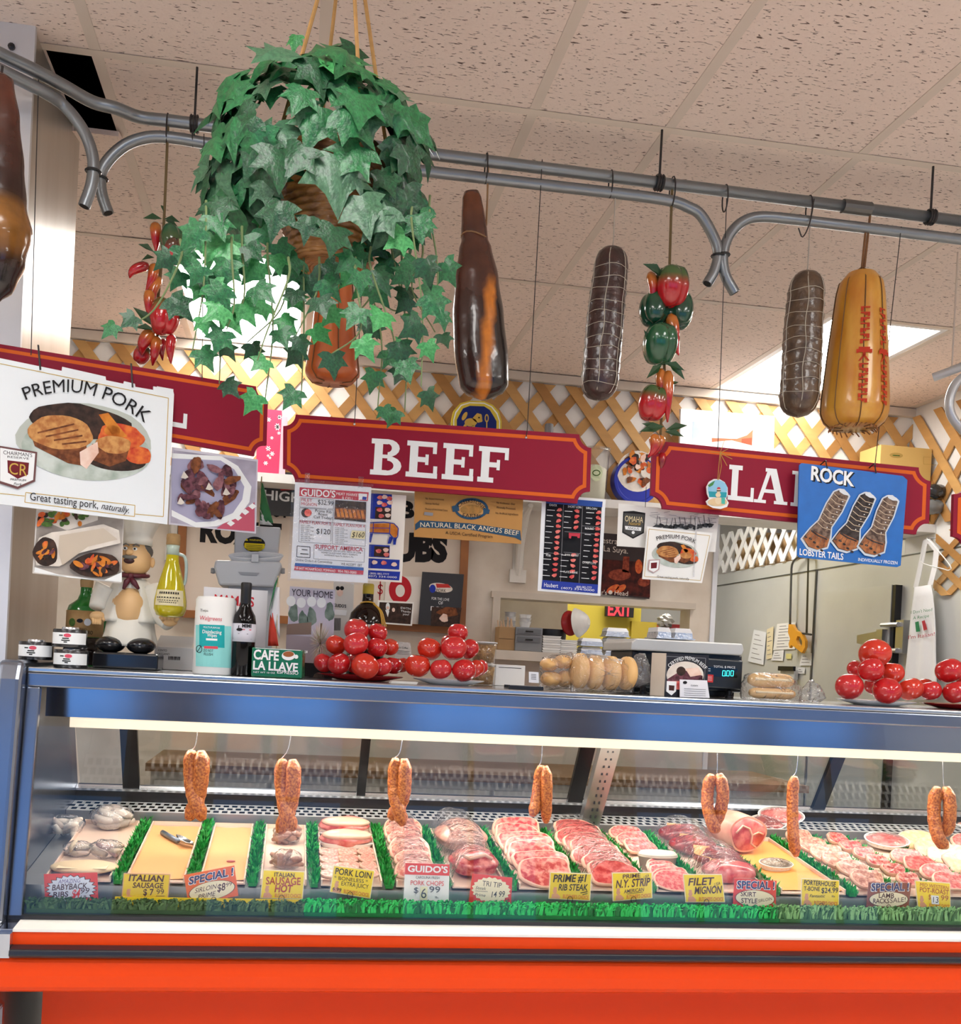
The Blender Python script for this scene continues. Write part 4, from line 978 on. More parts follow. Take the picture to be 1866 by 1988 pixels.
for (a, b, c) in vines:
    dpt = YI-rnd.uniform(0.05, 0.22)
    P = curve_pts([onY(a[0], a[1]-40, dpt+0.05), onY(*a, dpt), onY(*b, dpt-0.01), onY(*c, dpt)], 6)
    obj('stem', MB().tube(P, [0.0028-0.0016*i/len(P) for i in range(len(P))], 5), M('6E7F52', 0.6), ivy)
    L = sum((P[i+1]-P[i]).length for i in range(len(P)-1)); n = max(3, int(L/(50*sM)))
    for i in range(n+1):
        if nleaf >= 296: break
        p = P[min(len(P)-1, int((0.15+0.85*i/n)*(len(P)-1)))]
        sd = rnd.choice((-1, 1)); p = p+Vector((sd*rnd.uniform(0.004, 0.02), rnd.uniform(-0.015, 0.0), rnd.uniform(-0.01, 0.01)))
        put_leaf(p, Vector((rnd.uniform(-.4, .4), -1, rnd.uniform(-0.1, .55))), Vector((sd*rnd.uniform(0.1, 1.0), 0, -0.8)), rnd.uniform(40, 62)*sM*(0.95-0.2*i/n), rnd.choice((0, 1, 1, 2)))

# ================================================================== SIGNS AND POSTERS
m_red = M('8E1C33', 0.5, scale=3, amt=0.06, spec=0.15)
m_org = ink('D8621F')
m_wht = ink('EDEFEF')
m_ink = ink('1C1A1C')
def bil(q, u, v):
    (ax, ay), (bx, by), (cx, cy), (dx, dy) = q
    return ((ax*(1-u)+bx*u)*(1-v)+(dx*(1-u)+cx*u)*v, (ay*(1-u)+by*u)*(1-v)+(dy*(1-u)+cy*u)*v)
def notched(q, r, d):                    # concave-corner outline inset by d px
    W = math.hypot(q[1][0]-q[0][0], q[1][1]-q[0][1]); Hh = math.hypot(q[3][0]-q[0][0], q[3][1]-q[0][1]); out = []
    R = r+d
    for cx, cy, a0 in ((0, 0, PI/2), (W, 0, PI), (W, Hh, 1.5*PI), (0, Hh, 0)):
        ca = math.sqrt(max(0, R*R-d*d)); th = math.asin(min(1, d/R))
        for k in range(9):
            a = a0-th-(PI/2-2*th)*k/8
            x, y = cx+R*math.cos(a), cy+R*math.sin(a)
            out.append(bil(q, x/W, y/Hh))
    return out
SL = {'E': [[.10,.35,0,1],[0,.92,.86,1],[0,.97,0,.14],[.3,.66,.43,.57],[.80,.92,.68,.9],[.84,.96,.1,.34],[.58,.68,.36,.65]],
      'F': [[.10,.35,0,1],[0,.94,.86,1],[0,.50,0,.14],[.3,.66,.43,.57],[.82,.94,.66,.9],[.58,.68,.36,.65]],
      'L': [[.12,.37,0,1],[0,.52,.87,1],[0,1,0,.13],[.88,1,.1,.40]], 'B': [[.10,.35,0,1],[0,.5,.86,1],[0,.5,0,.14],[.3,.5,.47,.57]],
      'A': [[0,.36,0,.09],[.60,1,0,.09],[.25,.75,.30,.40],[.30,.62,.9,1]], 'M': [[.08,.2,0,1],[.8,.94,0,1],[0,.3,0,.1],[.7,1,0,.1],[0,.2,.9,1],[.8,1,.9,1]]}
def slab(P, ch, a, b, h):                # slab-serif capital between baseline pixels a,b
    def X(u, v): return (a[0]+(b[0]-a[0])*u+0.06*h*v, a[1]+(b[1]-a[1])*u-h*v)
    for u0, u1, v0, v1 in SL[ch]: P.lv += 0.2; P.poly([X(u0, v0), X(u1, v0), X(u1, v1), X(u0, v1)])
    P.lv += 0.2
    if ch == 'B':
        for cy, ry, rx in ((.755, .245, .36), (.27, .27, .44)):
            for k in range(8):
                P.lv += 0.02; t0, t1 = -PI/2+PI*k/8, -PI/2+PI*(k+1)/8
                f = lambda t, s, sy: X(.5+s*math.cos(t), cy+sy*math.sin(t))
                P.poly([f(t0, rx, ry), f(t1, rx, ry), f(t1, rx-.24, ry-.13), f(t0, rx-.24, ry-.13)])
    if ch == 'A':
        P.lv += 0.2; P.poly([X(.10, .05), X(.22, .05), X(.50, 1), X(.38, 1)]); P.lv += 0.2; P.poly([X(.68, .05), X(.90, .05), X(.62, 1), X(.40, 1)])
    if ch == 'M':
        P.lv += 0.2; P.poly([X(.1, 1), X(.26, 1), X(.55, .2), X(.47, .0)]); P.lv += 0.2; P.poly([X(.9, 1), X(.76, 1), X(.47, .2), X(.53, 0)])
def dept_sign(label, pl, q, letters, r=24):
    t = thing('department_sign', pl.at(*lerp2(q[3], q[2], 0.5)), label, 'sign')
    board('sign_board', pl, notched(q, r, 0), 0.012, m_red, t)
    P = Print(pl, t); P.use(m_org).poly(notched(q, r, 8)); P.use(m_red).poly(notched(q, r, 15)); P.use(m_wht)
    for ch, a, b, h in letters: slab(P, ch, a, b, h)
    P.done('lettering'); return t
PB = PlaneV(850, 890, YRL)
t = dept_sign('maroon hanging sign with white lettering BEEF', PB, [(550, 803), (1149, 845), (1145, 979), (549, 933)], [('B', (718, 921), (782, 925), 70), ('E', (787, 925), (850, 930), 70), ('E', (857, 930), (920, 935), 70), ('F', (926, 935), (988, 940), 69)])
for px, py in ((688, 824), (1021, 850)):
    e = PB.at(px, py, 0.003); top = Vector((e.x+0.003, YRL-0.012, ZU+0.018)) if px > 900 else Vector((e.x+0.002, YRL-0.012, ZU+0.018)); obj('wire', MB().tube([e, Vector((e.x, YRL-0.013, e.z+0.02)), top], 0.0013, 5), m_wire, t); obj('eyelet', MB().ball(e, 0.004, 8, 6), m_alu, t)
PL_ = PlaneV(1500, 930, YRL)
t = dept_sign('maroon hanging sign lettered LAMB, half covered by the lobster sign', PL_, [(1268, 855), (1808, 910), (1803, 1040), (1263, 985)], [('L', (1412, 970), (1462, 975), 68), ('A', (1463, 975), (1528, 981), 68), ('M', (1534, 982), (1612, 990), 68), ('B', (1620, 991), (1672, 996), 68)])
for px, py, tx in ((1393, 872, 1411), (1698, 902, 1750)):
    e = PL_.at(px, py, 0.003); obj('wire', MB().tube([e, onY(tx, 440 if tx > 1500 else 385, YRL-0.012)], 0.0013, 5), m_wire, t)
PR_ = PlaneV(1866, 1000, YRL-0.01)
t = dept_sign('next maroon sign cut off by the right edge', PR_, [(1853, 935), (2350, 985), (2346, 1115), (1849, 1065)], [])
e = PR_.at(1990, 952, 0.003); obj('wire', MB().tube([e, Vector((e.x, YRL-0.012, ZU+0.017))], 0.0013, 5), m_wire, t)
A18 = math.radians(18)
PV = PlaneV(490, 820, 2.77, A18)
t = dept_sign('maroon hanging sign with only a white L showing beside the pork board', PV, [(-120, 648), (521, 754), (517, 889), (-110, 780)], [('L', (300, 822), (362, 833), 72)])
e = PV.at(392, 738, 0.003); obj('wire', MB().tube([e, onY(396, 260, YRL-0.02)], 0.0013, 5), m_wire, t)
e = PV.at(60, 690, 0.003); obj('wire', MB().tube([e, onZ(75, 142, ZU)], 0.0013, 5), m_wire, t)

# food-print inks
f_steak = ink('D09A5C', scale=60, col2='A8683A'); f_crust = ink('5E3420', scale=70, col2='8A5230'); f_pink = ink('E3B9A4', scale=30, col2='F1D9CB'); f_plate = ink('9AA79A', scale=20, col2='CBD3CC')
f_red = ink('C2402A', scale=50, col2='E07A3A'); f_green = ink('5F7F3A', scale=60, col2='2E4A24'); f_dark = ink('2A2220', scale=50, col2='4A352C'); f_orange = ink('D98A35', scale=40, col2='B8621F'); f_wing = ink('7A4A55', scale=70, col2='3E2128'); f_cream = ink('E6DDD2', scale=20, col2='CFC5BA'); f_blue = ink('2438A0'); f_meat = ink('C9353A', scale=60, col2='E9897E'); f_gold = ink('C9A64E'); f_redtxt = ink('C23A4A'); f_grey = ink('8C8C90'); f_lgrey = ink('D4D6DA')
def chop_picture(P, cx, cy, s, t=0.10):
    """plate with a cut grilled chop, s = half width px"""
    def E(x, y, rx, ry, **k): P.ell(cx+x*s, cy+y*s+t*x*s, rx*s, ry*s, rot=t+k.pop('rot', 0), **k)
    def Q(pts): P.poly([(cx+x*s, cy+y*s+t*x*s) for x, y in pts])
    P.use(ink('B9BFB6', scale=20)); E(0, 0, 1.0, .56, wob=.02)
    P.use(f_plate); E(.02, .12, .96, .44, n=36)
    P.use(f_dark); E(-.1, -.28, .75, .26, wob=.05, seed=3); E(.45, .22, .45, .16)
    P.use(f_red); E(.52, -.12, .34, .20, wob=.05, seed=4); E(.78, .12, .20, .13, wob=.05)
    P.use(f_orange); Q([(.2, -.42), (.34, -.46), (.62, -.14), (.44, -.08)]); E(.40, -.20, .12, .08)
    P.use(f_crust); Q([(-.82, -.10), (-.74, .14), (-.25, .34), (.02, .36), (.02, .0), (-.4, -.2)]); Q([(.10, .02), (.12, .26), (.36, .33), (.60, .22), (.66, -.02), (.4, -.02)])
    P.use(f_steak); E(-.36, -.10, .48, .25, wob=.03, seed=2); E(.42, .0, .26, .13, wob=.04, seed=5)
    P.use(f_pink); Q([(-.08, .16), (.18, -.02), (.20, .14), (.02, .40), (-.07, .34)])
    P.use(f_crust)
    for k in range(4): P.line([(cx+(-.70+.12*k)*s, cy+(-.13+.055*k)*s), (cx+(-.16+.06*k)*s, cy+(-.26+.085*k)*s)], s*0.025)
# large PREMIUM PORK board
PP_ = PlaneV(330, 890, 2.66, math.radians(20))
q = [(-6, 694), (338, 766), (325, 1018), (-6, 978)]
t = thing('pork_board', PP_.at(160, 1000), 'white board lettered PREMIUM PORK with a grilled chop', 'poster')
board('board_sheet', PP_, [(-6, 694), (120, 720), (121, 712), (205, 731), (206, 738), (240, 745), (241, 740), (262, 745), (263, 751), (298, 757), (298, 750), (336, 757), (338, 766), (325, 1018), (-6, 978)], 0.006, M('E6EBEE', 0.5, amt=0.03), t)
P = Print(PP_, t)
P.use(f_gold); P.line([(0, 706), (327, 773), (317, 1003), (262, 998)], 1.3); P.line([(0, 958), (48, 963)], 1.3); P.line([(50, 956), (262, 981), (261, 1003), (48, 975), (50, 956)], 1.3)
chop_picture(P, 165, 858, 132, 0.10)
P.use(m_ink); P.text('PREMIUM PORK', (50, 777), (281, 822), 25, arc=34); P.text('Great tasting pork,', (58, 971), (190, 988), 15); P.text('naturally.', (196, 988), (250, 997), 13, shear=0.4)
P.use(ink('6E4A4A')).poly([(0, 866), (72, 878), (68, 935), (34, 950), (-4, 938), (-4, 866)]); P.use(m_wht).poly([(2, 870), (68, 881), (64, 932), (34, 945), (0, 934), (0, 870)])
P.use(m_ink).text("CHAIRMAN'S", (6, 882), (62, 888), 7); P.text('RESERVE', (14, 889), (56, 893), 4); P.use(ink('6E1F26')).poly([(14, 894), (56, 899), (54, 922), (34, 930), (15, 918)]); P.use(f_gold).text('CR', (17, 920), (52, 925), 22); P.use(m_ink).text('PREMIUM', (20, 933), (50, 935), 4); P.text('Pork', (26, 942), (42, 943), 5, shear=0.3)
P.done()
mb = MB()
for px, py, tx, ty in ((78, 718, 75, 668), (257, 752, 256, 704)): mb.tube([PP_.at(px, py, 0.002), PP_.at(tx, ty, -0.01)], 0.0025, 5)
obj('hook', mb, m_wire, t)
# photo of grilled wings under the L sign
PW = PlaneV(420, 940, 2.735, A18)
t = thing('food_photo', PW.at(415, 1030), 'photo of dark grilled wings on a white plate with checked cloth', 'poster')
board('photo_sheet', PW, [(334, 868), (501, 892), (497, 1036), (327, 1018)], 0.002, M('CFCBD6', 0.35, amt=0.05), t)
P = Print(PW, t); P.use(ink('B9B3C4', scale=10, col2='8E8796')).poly([(337, 874), (498, 896), (494, 1032), (331, 1015)])
P.use(ink('C25A6E')).poly([(420, 1026), (494, 975), (494, 1032)]); P.use(m_wht)
for k in range(4): P.poly([(440+14*k, 1016-11*k), (448+14*k, 1010-11*k), (456+14*k, 1016-11*k), (448+14*k, 1022-11*k)])
P.use(m_wht); P.poly([(333, 880), (430, 886), (462, 905), (488, 945), (484, 975), (462, 1005), (420, 1022), (380, 1024), (333, 1002)]); P.use(ink('A9A6C0')).poly([(333, 890), (428, 894), (455, 912), (474, 945), (470, 970), (452, 996), (415, 1012), (380, 1014), (333, 990)])
rw = random.Random(3)
for k in range(46):
    a_, r_ = rw.uniform(0, 6.28), rw.random()**.5; x, y = 398+58*r_*math.cos(a_), 950+52*r_*math.sin(a_)
    x = max(350, x); P.use((f_wing, f_crust, ink('9A6A70', scale=60, col2='5A323A'), f_wing)[k % 4]); P.ell(x, y, rw.uniform(8, 17), rw.uniform(5, 10), rot=rw.uniform(0, 3), wob=.08, seed=k)
P.use(f_cream)
for x, y in ((357, 925), (405, 947), (350, 975), (438, 957)): P.poly([(x-8, y+4), (x-2, y-9), (x+7, y+3), (x, y+6)])
P.done()
# fajita photo
PF = PlaneV(150, 1060, 2.62, A18)
t = thing('food_photo', PF.at(150, 1125), 'photo of fajita wraps with peppers below the pork board', 'poster')
board('photo_sheet', PF, [(71, 982), (241, 1005), (235, 1133), (63, 1113)], 0.002, M('D6D0C8', 0.35), t)
P = Print(PF, t); P.use(ink('B8AFA6', scale=12, col2='8A8079')).poly([(73, 986), (239, 1008), (234, 1128), (66, 1109)])
P.use(f_cream).poly([(70, 1005), (130, 1030), (190, 1010), (190, 1000), (72, 986)]); rw = random.Random(9)
for k in range(26): P.use((f_red, f_green, f_orange, f_dark, f_green)[k % 5]); P.ell(75+rw.random()*90, 990+rw.random()*26+4, rw.uniform(5, 11), rw.uniform(3, 6), rot=rw.uniform(0, 3))
P.use(f_cream); P.poly([(66, 1075), (75, 1045), (100, 1034), (135, 1030), (200, 1018), (230, 1030), (233, 1055), (190, 1065), (150, 1075), (115, 1100), (70, 1098)]); P.use(ink('C6B8A6', scale=15)).poly([(115, 1040), (200, 1026), (228, 1048), (170, 1062), (120, 1098), (112, 1070)])
for cx_, cy_, n in ((88, 1072, 20), (185, 1098, 34)):
    P.use(f_dark).ell(cx_, cy_, 24 if n < 25 else 48, 28 if n < 25 else 24, wob=.04)
    for k in range(n): P.use((f_red, f_orange, f_dark, f_orange, f_wing)[k % 5]); a = rw.uniform(0, 6.28); P.ell(cx_+math.cos(a)*rw.random()*(15 if n < 25 else 38), cy_+math.sin(a)*rw.random()*18, rw.uniform(5, 14), rw.uniform(2.5, 5), rot=rw.uniform(0, 3))
P.use(m_wht).poly([(66, 1102), (130, 1122), (200, 1127), (234, 1112), (234, 1131), (65, 1112)]); P.done()
# flyer in a clear sleeve
PFl = PlaneV(645, 1030, 2.728)
t = thing('flyer', PFl.at(640, 1130), "GUIDO'S price flyer in a clear sleeve taped to the beef sign", 'flyer')
board('sheet', PFl, [(573, 936), (721, 946), (714, 1132), (564, 1123)], 0.0012, M('E9EBEF', 0.4, amt=0.03), t)
obj('sleeve', MB().add([PFl.at(567, 930, 0.004), PFl.at(725, 941, 0.004), PFl.at(718, 1137, 0.004), PFl.at(558, 1127, 0.004)], [(0, 1, 2, 3)]), glass_mat('sleeve_plastic', (0.96, 0.96, 0.97), 1.2, 0.08, haze=0.03, wrinkle=0.15), t)
P = Print(PFl, t); R = f_redtxt
P.use(R).poly([(582, 946), (716, 956), (714, 973), (581, 963)]); P.use(m_wht).text("GUIDO'S", (584, 962), (651, 966), 13, bold=.02); P.text('MEAT MARKET', (653, 961), (698, 964), 5); P.text('& DELI', (664, 969), (684, 971), 5); P.poly([(697, 958), (713, 959), (712, 971), (696, 970)])
P.use(f_blue).poly([(704, 964), (712, 965), (711, 971), (703, 970)])
def box(a, b, c, d, w=.8): P.line([(a, b), (c, b+(c-a)*.07), (c-1, d+(c-a)*.07), (a-1, d), (a, b)], w)
P.use(f_grey); box(583, 966, 648, 984); box(582, 986, 647, 1010); box(581, 1012, 643, 1052); box(646, 1015, 710, 1056); box(610, 1058, 708, 1085)
P.use(R); P.text('FILET', (585, 973), (606, 975), 6); P.text('MIGNON', (585, 981), (615, 983), 6); P.text('FAMILY PLAN FOR 2', (582, 1016), (642, 1020), 6); P.text('FAMILY PLAN FOR 4', (648, 1021), (708, 1025), 6); P.text('SUPPORT AMERICA', (612, 1065), (704, 1071), 8, bold=.01)
P.use(m_ink); P.text('$32.99', (617, 979), (647, 982), 9); P.text('$120', (614, 1036), (641, 1038), 10); P.text('Prime Rib', (612, 994), (644, 997), 5); P.text('Roast', (618, 1000), (636, 1002), 5); P.text('Call Today!', (609, 1006), (645, 1009), 5)
for k in range(9): P.text('NEW YORK STRIP CHOP'[:9+(k*5) % 9], (584, 1021+k*3.6), (602+(k*7) % 14, 1022+k*3.6), 2.2); P.text('PORK CHOPS SAUSAGE'[:8+(k*5) % 9], (651, 1026+k*3.6), (668+(k*7) % 14, 1027+k*3.6), 2.2)
P.text('FILET MIGNON  LEG OF LAMB  RACK OF LAMB', (618, 1069), (701, 1075), 2.8); P.text('HONEY GLAZE HAM  FRESH TURKEYS', (624, 1074), (694, 1079), 2.8); P.text('HOMEMADE Apple Pie, Blueberry Pie', (630, 1079), (686, 1083), 2.8)
P.text('Online Orders at Cornershop', (574, 1089), (645, 1094), 4.5); P.text('WE ACCEPT  EBT', (662, 1097), (703, 1100), 4.5); P.line([(577, 1060), (602, 1062), (602, 1083), (576, 1081), (577, 1060)], 1.2); P.line([(586, 1067), (597, 1068)], 1.5); P.line([(583, 1075), (599, 1076)], 1.5)
P.use(ink('2F5FA8')).poly([(573, 1093), (706, 1102), (706, 1108), (572, 1099)]); P.use(R).poly([(572, 1099), (706, 1108), (705, 1116), (571, 1107)]); P.use(m_wht).text('28 EAST MCNAB ROAD, POMPANO', (574, 1105), (651, 1111), 4.5); P.text('954-782-0000', (656, 1111), (692, 1114), 4.5)
P.use(f_dark).poly([(651, 971), (711, 975), (710, 1014), (649, 1008)]); P.use(f_crust).poly([(650, 985), (710, 990), (710, 1010), (649, 1006)]); P.use(f_orange)
for k in range(7): P.poly([(652+k*8, 988+k*.6), (657+k*8, 988+k*.6), (661+k*8, 1004+k*.6), (655+k*8, 1004+k*.6)])
P.use(f_dark).ell(594, 996, 9, 9); P.use(f_meat).ell(598, 996, 7, 7)
P.use(ink('D8CFA8')).poly([(683, 1030), (709, 1032), (708, 1047), (680, 1045)]); P.use(m_ink).text('$160', (683, 1043), (707, 1044), 10, shear=.2)
P.done()
mb = MB()
for px in (596, 700): mb.prism([PFl.at(px-4, 918+(px-596)*.07, 0.002), PFl.at(px+6, 919+(px-596)*.07, 0.002), PFl.at(px+5, 940+(px-596)*.07, 0.002), PFl.at(px-5, 940+(px-596)*.07, 0.002)], (0, -0.0005, 0))
obj('tape', mb, bpy.data.materials['sleeve_plastic'], t)
# pork cuts chart behind the flyer
PC = PlaneV(750, 1040, 2.80)
t = thing('pork_chart', PC.at(750, 1128), 'white pork cuts chart with pig outline behind the price flyer', 'poster')
board('sheet', PC, [(640, 952), (789, 962), (780, 1131), (634, 1122)], 0.002, M('EFE8DC', 0.45, amt=0.03), t)
P = Print(PC, t); rw = random.Random(4)
P.use(f_blue).poly([(700, 957), (761, 960), (759, 1009), (698, 1006)]); P.poly([(700, 1056), (757, 1059), (756, 1083), (698, 1080)]); P.poly([(700, 1083), (776, 1087), (775, 1106), (698, 1102)]); P.poly([(700, 1106), (777, 1110), (775, 1127), (698, 1122)])
P.use(f_dark).poly([(729, 984), (760, 986), (759, 1009), (728, 1007)]); P.poly([(727, 1060), (756, 1062), (755, 1082), (726, 1080)])
for k, (x, y) in enumerate(((738, 966), (747, 965), (756, 968), (737, 976), (746, 980), (757, 976), (737, 990), (752, 990), (740, 1002), (753, 1001), (735, 1070), (749, 1068), (750, 1077), (727, 1092), (745, 1093), (765, 1096))): P.use((f_meat, f_pink)[k % 2]).ell(x, y, 5.5, 4, wob=.06, seed=k)
P.use(f_orange); P.poly([(700, 1018), (760, 1016), (772, 1022), (773, 1036), (768, 1046), (756, 1036), (700, 1034)])
P.use(f_blue); P.line([(700, 1016), (745, 1014), (765, 1017), (773, 1026), (772, 1042), (766, 1050)], 1.8); P.line([(700, 1034), (756, 1036), (762, 1045), (757, 1056)], 1.8); P.line([(725, 1014), (724, 1035)], 1.5); P.line([(757, 1015), (756, 1036)], 1.5); P.line([(700, 1025), (756, 1026)], 1.2); P.poly([(763, 1044), (770, 1044), (768, 1058), (763, 1058)]); P.poly([(756, 1042), (762, 1044), (757, 1056), (752, 1056)]); P.poly([(718, 1036), (724, 1036), (720, 1054), (716, 1053)])
P.use(m_wht).text('(800) 882-7777', (718, 1115), (755, 1117), 3.5); P.text('(407) 334-0000', (712, 1120), (770, 1123), 3.5); P.done()
# natural black angus board behind the beef sign
PK = PlaneV(910, 1010, 2.80)
t = thing('angus_board', PK.at(910, 1050), 'tan cardboard lettered NATURAL BLACK ANGUS BEEF under the beef sign', 'poster')
board('cardboard', PK, [(806, 905), (1018, 925), (1012, 1056), (804, 1042)], 0.004, M('B98645', 0.7, amt=0.1, scale=20), t)
P = Print(PK, t); nav = ink('2C4E6A')
P.use(nav).poly([(806, 1018), (815, 1010), (910, 1016), (1010, 1030), (1012, 1050), (1000, 1044), (910, 1028), (815, 1024), (806, 1030)]); P.use(ink('E7D9B8')).text('NATURAL BLACK ANGUS BEEF', (816, 1023), (1006, 1040), 9, arc=4)
P.use(nav).ell(915, 988, 33, 21); P.use(M('C79656', 0.7)).ell(915, 988, 28, 16); P.use(nav).poly([(877, 983), (890, 980), (892, 992), (879, 994)]); P.poly([(938, 985), (951, 990), (949, 998), (938, 997)]); P.use(ink('8A6A3C', scale=60, col2='B98645')).ell(915, 990, 22, 10)
P.use(m_ink); P.text('CREEKSTONE', (891, 986), (938, 990), 7, arc=12); P.text('FARMS', (898, 1004), (934, 1006), 7); P.text('A USDA Certified Program', (865, 1037), (956, 1045), 6); P.text('No Added Hormones', (826, 970), (862, 972), 4); P.text('Source Verified', (826, 979), (852, 981), 4); P.text('Product of the United States', (826, 990), (869, 993), 4); P.text('No Antibiotics - Ever', (964, 978), (1000, 981), 4); P.text('Minimally Processed,', (964, 987), (1001, 990), 4); P.text('No Artificial Ingredients', (962, 998), (1006, 1001), 4)
P.use(f_grey).poly([(824, 994), (841, 996), (840, 1002), (823, 1000)]); P.done()
# beef cuts chart
PBc = PlaneV(1110, 1060, 2.80)
t = thing('beef_chart', PBc.at(1105, 1150), 'black beef cuts chart with blue footer below the beef sign', 'poster')
board('sheet', PBc, [(1053, 960), (1176, 970), (1166, 1157), (1044, 1147)], 0.002, M('E9ECEF', 0.4, amt=0.03), t)
P = Print(PBc, t); rw = random.Random(8)
P.use(ink('2F52A0')).poly([(1060, 965), (1170, 974), (1169, 985), (1060, 977)]); P.use(ink('15151A')).poly([(1060, 977), (1168, 985), (1161, 1135), (1053, 1126)]); P.use(ink('2A3FA0')).poly([(1053, 1126), (1161, 1135), (1160, 1152), (1051, 1143)])
P.use(f_grey); P.line([(1094, 980), (1088, 1129)], .8); P.line([(1131, 983), (1124, 1132)], .8); P.line([(1060, 1073), (1093, 1076)], .8); P.line([(1096, 1032), (1166, 1038)], .8); P.line([(1094, 1072), (1127, 1075)], .8); P.line([(1130, 1021), (1165, 1023)], .8)
for c in range(3):
    for r_ in range(13):
        x, y = 1086+c*37-r_*.9-(4 if c == 1 else 0), 990+r_*10.6+c*3
        if y > 1128 or (c == 1 and 1028 < y < 1070): continue
        P.use(f_meat).ell(x, y, 5, 3.2, rot=rw.uniform(-.5, .5), wob=.1, seed=r_); P.use(m_wht).line([(x-24, y), (x-9-(r_ % 3)*3, y+1)], 1.1)
P.use(f_redtxt).poly([(1101, 1036), (1123, 1037), (1122, 1046), (1118, 1046), (1117, 1043), (1106, 1042), (1105, 1047), (1101, 1046)])
P.use(m_wht); P.text('CHUCK', (1063, 984), (1078, 985), 4); P.text('SHORT LOIN', (1099, 987), (1125, 989), 4); P.text('SIRLOIN', (1134, 990), (1155, 992), 4); P.text('ROUND', (1132, 1029), (1150, 1030), 4); P.text('RIB', (1057, 1081), (1066, 1082), 4); P.text('SHANK & BRISKET', (1093, 1080), (1120, 1082), 4); P.text('PLATE & FLANK', (1091, 1113), (1118, 1115), 4); P.text('OTHER CUTS', (1127, 1095), (1153, 1097), 4); P.text('Haubert', (1053, 1140), (1080, 1142), 8); P.text('(800) 882-7777', (1115, 1142), (1145, 1144), 4); P.text('(407) 334-0000', (1086, 1144), (1150, 1149), 4); P.done()
# angus ranch poster and the small pork poster
PO = PlaneV(1290, 1010, 2.82)
t = thing('angus_poster', PO.at(1290, 1068), 'white poster with dark OMAHA shield and cattle drawing', 'poster')
board('sheet', PO, [(1201, 977), (1396, 999), (1389, 1072), (1198, 1060)], 0.002, M('E6E4DE', 0.5, amt=0.04), t)
P = Print(PO, t); P.use(m_ink).poly([(1210, 993), (1230, 992), (1253, 996), (1250, 1035), (1229, 1046), (1208, 1034)]); P.use(ink('4A4A48')).poly([(1212, 996), (1251, 999), (1248, 1033), (1229, 1043), (1210, 1032)]); P.use(ink('E4D6A8')).text('OMAHA', (1213, 1012), (1248, 1015), 11); P.use(f_gold).text('Natural', (1220, 1019), (1244, 1020), 6, shear=.3); P.use(m_wht).poly([(1213, 1021), (1245, 1024), (1244, 1031), (1214, 1028)]); P.use(m_ink).text('ANGUS', (1218, 1027), (1240, 1029), 4.5); P.use(m_wht).ell(1229, 1034, 3, 3)
P.use(f_grey); rw = random.Random(2)
for k in range(30): x = 1258+rw.random()*128; y = 995+rw.random()*22; P.line([(x, y), (x+rw.uniform(8, 22), y+rw.uniform(-3, 3))], .6)
P.use(ink('55585A', scale=80, col2='2A2C2E'))
for k in range(12): x = 1274+k*9.5; P.ell(x, 1022+rw.uniform(-3, 3), 6, 4, wob=.15, seed=k); P.line([(x, 1020), (x+rw.uniform(-4, 4), 1005+rw.uniform(-5, 3))], 1)
P.done(); obj('wire', MB().tube([PO.at(1253, 985), PO.at(1255, 945)], 0.001, 5), m_wire, t)
PS = PlaneV(1310, 1080, 2.80)
t = thing('pork_board', PS.at(1310, 1130), 'small white PREMIUM PORK poster hanging under the lamb sign', 'poster')
board('sheet', PS, [(1257, 1022), (1383, 1035), (1363, 1132), (1247, 1124)], 0.002, M('EDEDE9', 0.45, amt=0.03), t)
P = Print(PS, t); P.use(f_gold).line([(1260, 1027), (1378, 1040), (1360, 1127), (1251, 1119), (1260, 1027)], .8); chop_picture(P, 1312, 1077, 45, .08); P.use(m_ink).text('PREMIUM PORK', (1275, 1050), (1349, 1056), 8, arc=7); P.text('Great tasting pork, naturally.', (1275, 1121), (1338, 1126), 4); P.use(ink('B79A9A')).poly([(1259, 1087), (1281, 1086), (1279, 1106), (1268, 1113), (1257, 1107)]); P.use(m_wht).poly([(1261, 1089), (1279, 1088), (1277, 1105), (1268, 1111), (1259, 1106)]); P.use(ink('6E1F26')).poly([(1263, 1093), (1275, 1092), (1274, 1103), (1263, 1104)]); P.done()
obj('hanging_strip', MB().prism([PS.at(1351, 1000, 0.003), PS.at(1354, 1000, 0.003), PS.at(1347, 1120, 0.003), PS.at(1344, 1120, 0.003)], (0, -0.0006, 0)), glass_mat('clear_strip', (0.95, 0.95, 0.95), 1.5, 0.1, haze=0.2), t)
# blue lobster sign
PRk = PlaneV(1650, 1000, 2.715)
t = thing('lobster_sign', PRk.at(1650, 1092), 'blue ROCK LOBSTER TAILS sign with three tails', 'sign')
board('sign_sheet', PRk, [(1557, 899), (1590, 903), (1753, 924), (1762, 932), (1749, 1098), (1742, 1101), (1552, 1082), (1548, 1078), (1552, 903)], 0.004, M('1767B8', 0.4, scale=25, amt=0.2), t)
P = Print(PRk, t); sh1 = ink('8A7464', scale=90, col2='4A3A34'); sh2 = ink('4A4240', scale=90, col2='2A2422'); fan = ink('7A4A30', scale=50, col2='B9774A'); halo = ink('C6D2DC')
P.use(m_ink).text('ROCK', (1577, 933), (1661, 946), 26, bold=.045); P.use(m_wht).text('ROCK', (1574, 931), (1658, 944), 26, bold=.03); P.text('LOBSTER TAILS', (1552, 1077), (1637, 1087), 12, bold=.02); P.text('INDIVIDUALLY FROZEN', (1666, 1089), (1742, 1096), 6, bold=.01)
